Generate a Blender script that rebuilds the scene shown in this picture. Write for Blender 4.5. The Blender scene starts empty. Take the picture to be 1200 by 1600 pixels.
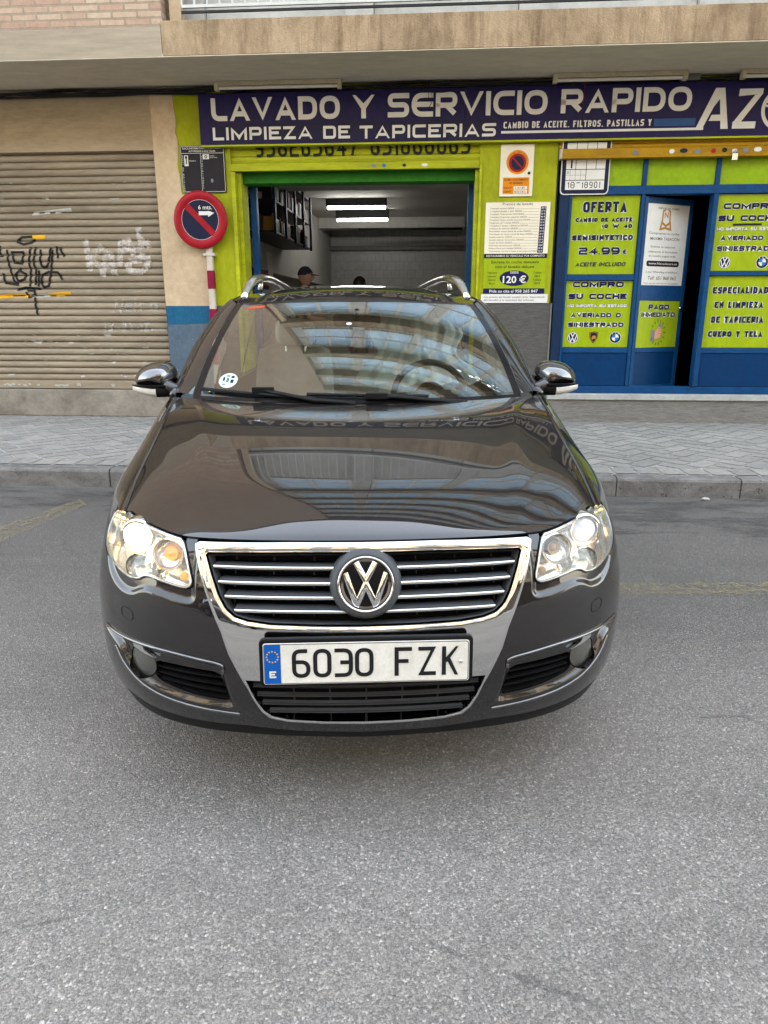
import bpy, bmesh, math, random
import numpy as np
from math import sin, cos, pi, radians, sqrt, atan2
from mathutils import Vector, Matrix
from mathutils.geometry import delaunay_2d_cdt

# ------------------------------------------------------------------ camera, sky, sun, exposure
scene = bpy.context.scene
COL = scene.collection
cam_d = bpy.data.cameras.new('camera')
cam_d.sensor_fit = 'VERTICAL'; cam_d.sensor_height = 36.0
cam_d.lens = 36.0 * 1109.0 / 1600.0
cam_d.clip_start = 0.05; cam_d.clip_end = 500
cam = bpy.data.objects.new('camera', cam_d); COL.objects.link(cam)
CAM_H = 1.37
cam.location = (0, 0, CAM_H)
cam.rotation_euler = (radians(90 - 15.7), 0, 0)
scene.camera = cam

SUN_EL, SUN_AZ = 45.0, 18.0          # the sun stands behind the shop's building; azimuth from +Y towards +X
world = bpy.data.worlds.new('World'); scene.world = world
world.use_nodes = True
wn = world.node_tree.nodes; wl = world.node_tree.links
bg = wn['Background']
sky = wn.new('ShaderNodeTexSky'); sky.sky_type = 'NISHITA'; sky.sun_disc = False
sky.sun_elevation = radians(SUN_EL); sky.sun_rotation = radians(SUN_AZ)
sky.air_density = 2.0; sky.dust_density = 1.6; sky.ozone_density = 1.0
hs = wn.new('ShaderNodeHueSaturation'); hs.inputs['Saturation'].default_value = 0.5
wl.new(sky.outputs[0], hs.inputs['Color']); wl.new(hs.outputs[0], bg.inputs['Color'])
bg.inputs['Strength'].default_value = 0.15
sun_d = bpy.data.lights.new('sun', 'SUN'); sun_d.energy = 2.2; sun_d.angle = radians(0.5); sun_d.color = (1.0, 0.95, 0.88)
sun = bpy.data.objects.new('sun', sun_d); COL.objects.link(sun)
_sd = Vector((sin(radians(SUN_AZ)) * cos(radians(SUN_EL)), cos(radians(SUN_AZ)) * cos(radians(SUN_EL)), sin(radians(SUN_EL))))
sun.rotation_euler = _sd.to_track_quat('Z', 'Y').to_euler()
vs = scene.view_settings
vs.view_transform = 'Standard'; vs.look = 'None'; vs.exposure = 3.06; vs.gamma = 1.0
scene.cycles.max_bounces = 10; scene.cycles.transparent_max_bounces = 16
scene.cycles.glossy_bounces = 5; scene.cycles.diffuse_bounces = 5; scene.cycles.transmission_bounces = 8
scene.cycles.sample_clamp_indirect = 6.0
scene.cycles.caustics_reflective = False; scene.cycles.caustics_refractive = False
scene.cycles.use_denoising = True
R = random.Random(7)

# ------------------------------------------------------------------ materials
def hexc(h):
    h = h.lstrip('#'); v = [int(h[i:i+2], 16) / 255 for i in (0, 2, 4)]
    return tuple(c / 12.92 if c <= .04045 else ((c + .055) / 1.055) ** 2.4 for c in v)
class NT:
    def __init__(s, name):
        s.m = bpy.data.materials.new(name); s.m.use_nodes = True
        s.t = s.m.node_tree; s.n = s.t.nodes; s.l = s.t.links; s.b = s.n['Principled BSDF']; s.out = s.n['Material Output']
        s._tc = None
    def co(s):
        if not s._tc: s._tc = s.n.new('ShaderNodeTexCoord').outputs['Object']
        return s._tc
    def mapped(s, sc=(1,1,1), rot=(0,0,0), loc=(0,0,0)):
        m = s.n.new('ShaderNodeMapping'); m.inputs['Scale'].default_value = sc; m.inputs['Rotation'].default_value = rot; m.inputs['Location'].default_value = loc
        s.l.new(s.co(), m.inputs['Vector']); return m.outputs[0]
    def noise(s, scale, detail=4, rough=.6, vec=None, dist=0):
        n = s.n.new('ShaderNodeTexNoise'); n.inputs['Scale'].default_value = scale; n.inputs['Detail'].default_value = detail
        n.inputs['Roughness'].default_value = rough; n.inputs['Distortion'].default_value = dist
        s.l.new(vec if vec else s.co(), n.inputs['Vector']); return n.outputs['Fac']
    def voro(s, scale, vec=None, out='Color', feature='F1'):
        n = s.n.new('ShaderNodeTexVoronoi'); n.feature = feature; n.inputs['Scale'].default_value = scale
        s.l.new(vec if vec else s.co(), n.inputs['Vector']); return n.outputs[out]
    def ramp(s, fac, stops):
        r = s.n.new('ShaderNodeValToRGB'); e = r.color_ramp.elements
        while len(e) < len(stops): e.new(0.5)
        for k, (p, c) in enumerate(stops):
            e[k].position = p; e[k].color = (c, c, c, 1) if isinstance(c, (int, float)) else tuple(c[:3]) + (1,)
        s.l.new(fac, r.inputs[0]); return r.outputs[0]
    def mix(s, fac, a, b, mode='MIX'):
        m = s.n.new('ShaderNodeMix'); m.data_type = 'RGBA'; m.blend_type = mode
        for i, v in ((0, fac), (6, a), (7, b)):
            if hasattr(v, 'is_output'): s.l.new(v, m.inputs[i])
            else: m.inputs[i].default_value = v if i == 0 else tuple(v[:3]) + (1,)
        return m.outputs[2]
    def math(s, op, a, b=0.0):
        m = s.n.new('ShaderNodeMath'); m.operation = op
        for i, v in ((0, a), (1, b)):
            if hasattr(v, 'is_output'): s.l.new(v, m.inputs[i])
            else: m.inputs[i].default_value = v
        return m.outputs[0]
    def sep(s, vec=None):
        n = s.n.new('ShaderNodeSeparateXYZ'); s.l.new(vec if vec else s.co(), n.inputs[0]); return n.outputs
    def bump(s, h, strength=.3, dist=.01):
        n = s.n.new('ShaderNodeBump'); n.inputs['Strength'].default_value = strength; n.inputs['Distance'].default_value = dist
        s.l.new(h, n.inputs['Height']); s.l.new(n.outputs[0], s.b.inputs['Normal']); return n
    def set(s, **k):
        nm = dict(color='Base Color', rough='Roughness', metal='Metallic', coat='Coat Weight', coatr='Coat Roughness', spec='Specular IOR Level', emit='Emission Color', es='Emission Strength', alpha='Alpha', trans='Transmission Weight', ior='IOR')
        for a, v in k.items():
            i = s.b.inputs[nm[a]]
            if hasattr(v, 'is_output'): s.l.new(v, i)
            else: i.default_value = (tuple(v[:3]) + (1,)) if a in ('color', 'emit') else v
        return s
def simple(name, c, rough=.5, metal=0, var=.12, scale=6, bump=0, bscale=60, **k):
    """plain paint or plastic with a little dirt and tone variation"""
    t = NT(name); c = hexc(c) if isinstance(c, str) else c
    if var:
        f = t.noise(scale, 5, .65)
        lo = [x * (1 - var) for x in c]; hi = [min(1, x * (1 + var)) for x in c]
        t.set(color=t.ramp(f, [(.3, lo), (.7, hi)]))
    else: t.set(color=c)
    k.setdefault('spec', .15); t.set(rough=rough, metal=metal, **k)
    if bump: t.bump(t.noise(bscale, 4), bump, .004)
    return t.m
def dirty(name, c, dirt, amount=.5, scale=3, rough=.7, stretch=(1,1,1), bump=.15, bscale=40, speck=None):
    """painted or plastered surface with blotches of a second tone and optional chipped specks"""
    t = NT(name); c = hexc(c) if isinstance(c, str) else c; dirt = hexc(dirt) if isinstance(dirt, str) else dirt
    v = t.mapped(stretch)
    f = t.ramp(t.noise(scale, 8, .7, v, .4), [(.38, 0), (.72, amount)])
    col = t.mix(f, c, dirt)
    f2 = t.noise(scale * 9, 5, .7, v); col = t.mix(.35, col, t.ramp(f2, [(.3, .25), (.75, .85)]), 'SOFT_LIGHT')
    if speck:
        sc = hexc(speck[0]) if isinstance(speck[0], str) else speck[0]
        col = t.mix(t.ramp(t.noise(speck[1], 6, .75), [(speck[2], 0), (speck[2] + .03, 1)]), col, sc)
    t.set(color=col, rough=rough, spec=.12)
    if bump: t.bump(t.noise(bscale, 5, .6), bump, .01)
    return t.m
M = {}
M['lime'] = dirty('lime_paint', '#9a9f14', '#74791a', .55, 2.2, .55, (1, 1, .5), .1)
M['lime_metal'] = dirty('lime_metal_paint', '#a8ad1c', '#6c6d22', .7, 3, .45, (.5, 1, 3), .05)
M['green'] = dirty('green_metal_paint', '#27701c', '#1c5417', .5, 3, .4, bump=0)
M['blue_metal'] = dirty('blue_metal_paint', '#063058', '#0a2644', .6, 2.5, .38, bump=.03, speck=('#8d9aa6', 16, .74))
M['blue_frame'] = dirty('blue_frame_paint', '#12406c', '#102b49', .6, 4, .4, bump=.03, speck=('#9aa4a8', 22, .72))
M['navy_paint'] = dirty('navy_paint', '#182a44', '#14223a', .5, 3, .45, bump=.03, speck=('#7f8b96', 20, .76))
M['cream_plaster'] = dirty('cream_plaster', '#c0aa8d', '#9b866c', .7, 1.6, .9, bump=.25, bscale=55)
M['ochre_plaster'] = dirty('ochre_plaster', '#a4937a', '#7f7058', .8, 1.8, .92, (.35, 1, 1.4), .3, 45, ('#b9ae96', 9, .68))
M['band_plaster'] = dirty('grey_band_plaster', '#9a8e7c', '#7d7262', .7, 1.5, .9, (.2, 1, 2), .15)
M['rough_plaster'] = dirty('rough_tan_plaster', '#a08b70', '#735f49', .9, 1.6, .95, (1.6, 1, .8), .9, 70, ('#6b5a48', 16, .66))
_r = M['rough_plaster'].node_tree; _b2 = _r.nodes['Principled BSDF']; _src = _b2.inputs['Base Color'].links[0].from_socket
_tc = _r.nodes.new('ShaderNodeTexCoord'); _mp = _r.nodes.new('ShaderNodeMapping'); _mp.inputs['Scale'].default_value = (3.2, 1, .35); _ns = _r.nodes.new('ShaderNodeTexNoise'); _ns.inputs['Scale'].default_value = 2.4; _ns.inputs['Detail'].default_value = 8; _ns.inputs['Roughness'].default_value = .7
_cr = _r.nodes.new('ShaderNodeValToRGB'); _cr.color_ramp.elements[0].position = .48; _cr.color_ramp.elements[0].color = (1, 1, 1, 1); _cr.color_ramp.elements[1].position = .72; _cr.color_ramp.elements[1].color = (.45, .40, .36, 1)
_mm = _r.nodes.new('ShaderNodeMix'); _mm.data_type = 'RGBA'; _mm.blend_type = 'MULTIPLY'; _mm.inputs[0].default_value = 1
for _a1, _b1 in ((_tc.outputs['Object'], _mp.inputs[0]), (_mp.outputs[0], _ns.inputs['Vector']), (_ns.outputs['Fac'], _cr.inputs[0]), (_src, _mm.inputs[6]), (_cr.outputs[0], _mm.inputs[7]), (_mm.outputs[2], _b2.inputs['Base Color'])): _r.links.new(_a1, _b1)
M['soffit'] = dirty('soffit_plaster', '#c8bda9', '#a89e8d', .6, 1.0, .9, (.6, 1.5, 1), .1)
M['concrete'] = dirty('old_concrete', '#8d857a', '#5c554d', .9, 2.0, .9, (1, 1, 1.3), .5, 50, ('#3f3b37', 14, .70))
M['granite'] = dirty('kerb_granite', '#7f7b77', '#4b4845', .9, 4, .9, (1, 1, 1.6), .6, 80, ('#3c3936', 18, .62))
M['ledge_stone'] = dirty('ledge_stone', '#a3a39f', '#7f7f7c', .6, 3, .8, bump=.2)
M['white_wall'] = dirty('white_wall_paint', '#b8b6b0', '#96948e', .5, 1.2, .8, bump=.05)
M['grey_metal'] = simple('grey_metal', '#6d6b66', .5, .3)
M['dark_metal'] = simple('dark_metal', '#2a2a2a', .5, .3)
M['black_plastic'] = simple('black_plastic', (.006, .006, .0065), .45, var=.2)
M['black_gloss'] = simple('black_gloss', (.008, .008, .009), .12, var=0)
M['black_void'] = simple('black_backing', (.004, .004, .005), .8, var=0)
M['cream_plastic'] = dirty('aged_lamp_plastic', '#b5ab90', '#8f866e', .5, 5, .5, bump=0)
M['tube_off'] = simple('unlit_tube', '#c9c6bb', .25, var=.05)
M['white_print'] = simple('white_print', '#cfcdc6', .45, var=.06)
M['cream_print'] = simple('cream_print', '#d8cfba', .45, var=.06)
M['navy_print'] = simple('navy_print', '#191640', .45, var=.1)
M['black_print'] = simple('black_print', (.012, .012, .014), .5, var=.1)
M['orange_print'] = simple('orange_print', '#cf7c12', .45, var=.1)
M['red_print'] = simple('red_print', '#9c1420', .4, var=.1)
M['blue_print'] = simple('blue_print', '#2a6aa8', .45, var=.1)
M['teal_print'] = simple('teal_patch', '#254a78', .4, var=.15)
M['gold_print'] = simple('gold_print', '#a5763a', .45, var=.1)
M['grey_print'] = simple('grey_print', '#77767a', .5, var=.1)
M['skin_print'] = simple('skin_print', '#c99276', .5, var=.1)
M['sign_purple'] = dirty('purple_sign_sheet', '#1e1846', '#181338', .5, 1.5, .32, (1, 1, .3), 0)
M['poster_lime'] = dirty('lime_poster_film', '#8fa018', '#7c8d15', .5, 1.2, .3, (1, 1, .4), 0)
M['panel_lime'] = dirty('lime_window_film', '#86a216', '#6c8a12', .6, 1.5, .3, bump=0)
M['sign_red'] = simple('sign_red', '#8e1420', .35, var=.15)
M['sign_navy'] = simple('sign_navy', '#141a33', .35, var=.1)
M['sign_black'] = simple('plaque_black', '#1d1c22', .4, var=.15)
M['pole_white'] = dirty('pole_white_paint', '#bdb2a6', '#8d8377', .6, 6, .6, bump=.1)
M['pole_red'] = dirty('pole_red_paint', '#7d1733', '#5d1429', .5, 6, .55, bump=.05)
M['wall_blue'] = dirty('bright_blue_wall_paint', '#1f5676', '#1b4763', .5, 3, .75, bump=.2, speck=('#8b9aa5', 18, .72))
M['wall_blue_old'] = dirty('worn_blue_wall_paint', '#56636f', '#425262', .8, 2.2, .85, bump=.35, speck=('#b3b2ac', 11, .64))
M['yellow_metal'] = dirty('yellow_metal_paint', '#a57d13', '#745718', .7, 5, .45, (.6, 1, 2), .05)
M['spray_black'] = simple('black_spray', (.012, .012, .012), .6, var=.3)
M['spray_white'] = simple('faded_white_spray', '#b3aaa2', .75, var=.2)
M['spray_pink'] = simple('faded_pink_spray', '#a08288', .75, var=.2)
M['sticker_yellow'] = simple('yellow_sticker', '#c99a1e', .5, var=.15)
M['sticker_white'] = simple('torn_white_paper', '#a9a79f', .7, var=.15)
M['cable'] = simple('black_cable', (.02, .019, .018), .6, var=.2)
# stone dado: split slate with fine horizontal ridges
def slate(name, c, d):
    t = NT(name); v = t.mapped((1.2, 1.2, 9))
    n = t.noise(7, 8, .7, v, .8)
    t.set(color=t.ramp(n, [(.3, hexc(d)), (.7, hexc(c))]), rough=.85); t.bump(n, .9, .012); return t.m
M['slate'] = slate('split_slate', '#5b5854', '#3a3836')
M['tan_stone'] = slate('split_tan_stone', '#837e76', '#565350')
# brick
def brick(name, c1, c2, mo, bw=.245, bh=.062, ms=.011):
    t = NT(name); x, y, z = t.sep()
    cb = t.n.new('ShaderNodeCombineXYZ'); t.l.new(t.math('ADD', x, y), cb.inputs[0]); t.l.new(z, cb.inputs[1])
    b = t.n.new('ShaderNodeTexBrick'); b.offset = .5
    for k, v in (('Color1', hexc(c1)), ('Color2', hexc(c2)), ('Mortar', hexc(mo))): b.inputs[k].default_value = tuple(v) + (1,)
    for k, v in (('Scale', 1), ('Mortar Size', ms), ('Brick Width', bw), ('Row Height', bh), ('Mortar Smooth', .15)): b.inputs[k].default_value = v
    t.l.new(cb.outputs[0], b.inputs['Vector'])
    col = t.mix(.5, b.outputs['Color'], t.ramp(t.noise(14, 6, .7), [(.3, .3), (.72, .8)]), 'SOFT_LIGHT')
    t.set(color=col, rough=.9)
    h = t.math('SUBTRACT', t.math('MULTIPLY', t.noise(40, 4), .4), b.outputs['Fac']); t.bump(h, .6, .01); return t.m
M['brick'] = brick('weathered_brick', '#9a7b68', '#ab9780', '#8a7a68')
M['brick_dark'] = brick('brown_brick', '#8a6652', '#7a5a48', '#6e5a4a')
# asphalt: coarse aggregate in dark binder
def asphalt():
    t = NT('worn_asphalt')
    v1 = t.voro(185); g = t.n.new('ShaderNodeRGBToBW'); t.l.new(v1, g.inputs[0])
    stone = t.ramp(g.outputs[0], [(.20, .075), (.45, .13), (.65, .18), (.82, .26), (.95, .50)])
    v2 = t.voro(380, None, 'Color'); g2 = t.n.new('ShaderNodeRGBToBW'); t.l.new(v2, g2.inputs[0])
    fine = t.ramp(g2.outputs[0], [(.25, .085), (.6, .17), (.9, .34)])
    col = t.mix(.42, stone, fine)
    warm = t.mix(t.noise(60, 3), (.96, .97, 1.0), (1.0, .95, .89))
    warm = t.mix(1.0, warm, (1.07, 1.0, .91), 'MULTIPLY')
    col = t.mix(1.0, col, warm, 'MULTIPLY')
    blot = t.ramp(t.noise(.9, 7, .62, t.mapped((.7, 1.4, 1))), [(.3, .74), (.5, 1.0), (.72, 1.16)])
    col = t.mix(1.0, col, blot, 'MULTIPLY')
    # sky light fading towards the kerb is painted into the road colour
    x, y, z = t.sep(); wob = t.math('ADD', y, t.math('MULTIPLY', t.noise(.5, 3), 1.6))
    sky_fade = t.n.new('ShaderNodeMapRange'); sky_fade.interpolation_type = 'SMOOTHSTEP'; t.l.new(wob, sky_fade.inputs['Value'])
    for k_, v_ in (('From Min', -6.6), ('From Max', -3.2), ('To Min', 1.06), ('To Max', .62)): sky_fade.inputs[k_].default_value = v_
    col = t.mix(1.0, col, sky_fade.outputs[0], 'MULTIPLY')
    crack = t.voro(.55, t.mapped((1, 1.6, 1), (0, 0, .5)), 'Distance', 'DISTANCE_TO_EDGE'); cw = t.math('ADD', crack, t.math('MULTIPLY', t.math('SUBTRACT', t.noise(7, 5, .7), .5), .05))
    ck = t.ramp(cw, [(.0, .45), (.0035, 0)]); ck = t.math('MULTIPLY', ck, t.ramp(t.noise(.8, 2), [(.52, 0), (.60, 1)]))
    col = t.mix(ck, col, (.03, .03, .03))
    # oil and gutter dirt along the kerb
    stain = t.ramp(t.noise(2.3, 6, .7), [(.66, 0), (.76, .55)])
    col = t.mix(stain, col, (.045, .043, .04))
    t.set(color=col, rough=t.ramp(g.outputs[0], [(.2, .62), (.9, .9)]))
    d = t.voro(185, None, 'Distance'); d2 = t.voro(380, None, 'Distance')
    h = t.math('SUBTRACT', t.math('MULTIPLY', g.outputs[0], .8), t.math('ADD', d, t.math('MULTIPLY', d2, .5)))
    t.bump(h, .5, .005); return t.m
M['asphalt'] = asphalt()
def gutter():
    t = NT('gutter_dirt')
    n = t.noise(5, 8, .7, t.mapped((.5, 3, 1)))
    t.set(color=t.ramp(n, [(.3, (.035, .033, .03)), (.6, (.10, .096, .09)), (.8, (.2, .19, .18))]), rough=.9)
    f = t.ramp(t.noise(3.2, 7, .7, t.mapped((.6, 1.6, 1))), [(.46, 0), (.66, .75)])
    tr = t.n.new('ShaderNodeBsdfTransparent'); mx = t.n.new('ShaderNodeMixShader')
    t.l.new(f, mx.inputs[0]); t.l.new(tr.outputs[0], mx.inputs[1]); t.l.new(t.b.outputs[0], mx.inputs[2]); t.l.new(mx.outputs[0], t.out.inputs[0])
    t.bump(t.noise(120, 5), .5, .006); return t.m
M['gutter'] = gutter()
def road_paint():
    t = NT('worn_yellow_road_paint')
    f = t.ramp(t.noise(22, 7, .75), [(.42, 0), (.62, .45)])
    col = t.mix(t.noise(80, 3), hexc('#9c8c64'), hexc('#857a5c'))
    t.set(color=col, rough=.85)
    tr = t.n.new('ShaderNodeBsdfTransparent'); mx = t.n.new('ShaderNodeMixShader')
    t.l.new(f, mx.inputs[0]); t.l.new(tr.outputs[0], mx.inputs[1]); t.l.new(t.b.outputs[0], mx.inputs[2]); t.l.new(mx.outputs[0], t.out.inputs[0])
    return t.m
M['road_paint'] = road_paint()
def slab_mat():
    t = NT('paving_slab')
    at = t.n.new('ShaderNodeAttribute'); at.attribute_name = 'tone'
    n = t.noise(30, 6, .7)
    base = t.mix(at.outputs['Fac'], hexc('#7e7b76'), hexc('#8f8a83'))
    col = t.mix(.55, base, t.ramp(n, [(.3, .25), (.72, .8)]), 'SOFT_LIGHT')
    col = t.mix(t.ramp(t.noise(1.6, 7, .7), [(.5, 0), (.75, .5)]), col, hexc('#6f6b66'))
    t.set(color=col, rough=.75); t.bump(n, .25, .004); return t.m
M['slab'] = slab_mat()
M['grout'] = dirty('pale_grout', '#d2d0ca', '#a3a19b', .7, 4, .9, bump=.2)
# car paint: dark brown-grey metallic under clear lacquer
def paint():
    t = NT('brown_metallic_paint')
    fl = t.voro(900); g = t.n.new('ShaderNodeRGBToBW'); t.l.new(fl, g.inputs[0])
    t.set(color=t.mix(g.outputs[0], (.006, .0050, .0050), (.014, .0113, .0113)), metal=.3, rough=.42, spec=.1, coat=1.0, coatr=.02)
    t.b.inputs['Coat IOR'].default_value = 1.63
    return t.m
M['paint'] = paint()
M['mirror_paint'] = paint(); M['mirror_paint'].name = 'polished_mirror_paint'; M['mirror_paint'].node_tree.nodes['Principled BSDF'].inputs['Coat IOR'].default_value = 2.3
def chrome():
    t = NT('chrome'); t.set(color=(.64, .64, .635), metal=1, rough=.03); return t.m
M['chrome'] = chrome()
M['satin_chrome'] = simple('satin_chrome', (.62, .62, .61), .22, 1, var=0)
M['reflector'] = simple('lamp_reflector', (.80, .78, .74), .13, .95, var=.06, scale=30)
M['slat_grey'] = simple('slat_dark_plastic', (.065, .068, .073), .42, var=.1)
M['tyre'] = simple('tyre_rubber', (.018, .018, .018), .8, var=.2, bump=.3)
M['alloy'] = simple('alloy_rim', (.45, .45, .46), .3, .9, var=.1)
M['interior_dark'] = simple('dark_dashboard', (.018, .022, .023), .6, var=.15)
M['seat_cloth'] = simple('grey_seat_cloth', (.30, .285, .255), .9, var=.2, bump=.2)
M['headliner'] = simple('pale_headliner', (.45, .43, .39), .9, var=.05)
def glassy(name, tint=(.8, .88, .85), f0=1.5, boost=1.0, rough=0.0):
    """thin pane: see-through with a mirror-like Fresnel coat"""
    t = NT(name); t.n.remove(t.b)
    tr = t.n.new('ShaderNodeBsdfTransparent'); tr.inputs[0].default_value = tint + (1,)
    gl = t.n.new('ShaderNodeBsdfGlossy'); gl.inputs['Roughness'].default_value = rough; gl.inputs[0].default_value = (1, 1, 1, 1)
    fr = t.n.new('ShaderNodeFresnel'); fr.inputs[0].default_value = f0
    m = t.n.new('ShaderNodeMath'); m.operation = 'MULTIPLY'; m.use_clamp = True; m.inputs[1].default_value = boost
    t.l.new(fr.outputs[0], m.inputs[0])
    mx = t.n.new('ShaderNodeMixShader'); t.l.new(m.outputs[0], mx.inputs[0]); t.l.new(tr.outputs[0], mx.inputs[1]); t.l.new(gl.outputs[0], mx.inputs[2])
    t.l.new(mx.outputs[0], t.out.inputs[0]); return t.m
M['windscreen'] = glassy('windscreen_glass', (.90, .96, .92), 1.6, 2.2)
M['side_glass'] = glassy('tinted_side_glass', (.72, .78, .75), 1.5, 1.2)
M['lens'] = glassy('lamp_lens', (.95, .96, .96), 1.45, 1.0)
_l = M['lens'].node_tree; _o = _l.nodes['Material Output']; _d = _l.nodes.new('ShaderNodeBsdfDiffuse'); _d.inputs[0].default_value = (.85, .86, .84, 1); _t2 = _l.nodes.new('ShaderNodeBsdfTranslucent'); _t2.inputs[0].default_value = (.9, .9, .86, 1)
_a = _l.nodes.new('ShaderNodeMixShader'); _a.inputs[0].default_value = .5; _l.links.new(_d.outputs[0], _a.inputs[1]); _l.links.new(_t2.outputs[0], _a.inputs[2])
_b = _l.nodes.new('ShaderNodeMixShader'); _b.inputs[0].default_value = .16; _l.links.new(_o.inputs[0].links[0].from_socket, _b.inputs[1]); _l.links.new(_a.outputs[0], _b.inputs[2]); _l.links.new(_b.outputs[0], _o.inputs[0])
M['poster_glass'] = glassy('poster_pane', (.96, .98, .97), 1.4, .7, .02)
def film():
    t = NT('clear_plastic_film'); t.set(color=(.75, .82, .79), rough=.35, spec=.6)
    tr = t.n.new('ShaderNodeBsdfTransparent'); tr.inputs[0].default_value = (.92, .96, .94, 1); mx = t.n.new('ShaderNodeMixShader'); mx.inputs[0].default_value = .42
    t.l.new(tr.outputs[0], mx.inputs[1]); t.l.new(t.b.outputs[0], mx.inputs[2]); t.l.new(mx.outputs[0], t.out.inputs[0]); return t.m
M['film'] = film()
M['clear_bulb'] = simple('pale_amber_bulb', '#c9a36a', .2, var=.1, spec=.5)
def emis(name, c, s):
    t = NT(name); t.set(color=(0.8, 0.8, 0.8), emit=c, es=s, rough=.2); return t.m
M['tube_on'] = emis('lit_tube', (1.0, .98, .92), 4.6)
M['lamp_on'] = emis('lit_projector', (1.0, .86, .52), .42)
M['lamp_dim'] = emis('dim_projector_sky_tint', (.80, .88, 1.0), .05)  # dim lamp glow, with the mirrored sky's blue put into its colour
M['amber'] = emis('amber_bulb', (1.0, .45, .04), .09); M['amber'].node_tree.nodes['Principled BSDF'].inputs['Base Color'].default_value = (.85, .36, .03, 1)
M['sky_pane'] = simple('pale_sky_blue_pane', '#a9c6dc', .12, var=.1, spec=.9)  # the sky mirrored in the glass, painted as a pale blue pane
M['rail_light'] = simple('pale_railing', '#b9b9b4', .5)
M['fog_glass'] = simple('frosted_fog_glass', '#4c4c49', .10, var=.1, spec=.6)
M['window_pane'] = simple('window_pane', (.10, .12, .14), .04, 0, var=0, spec=1.0)
M['cloth_dark'] = simple('dark_cloth', (.012, .013, .018), .9, var=.3)
M['skin'] = simple('skin', (.22, .12, .08), .6, var=.1)
M['hair'] = simple('dark_hair', (.01, .008, .007), .5, var=.2)
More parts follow.
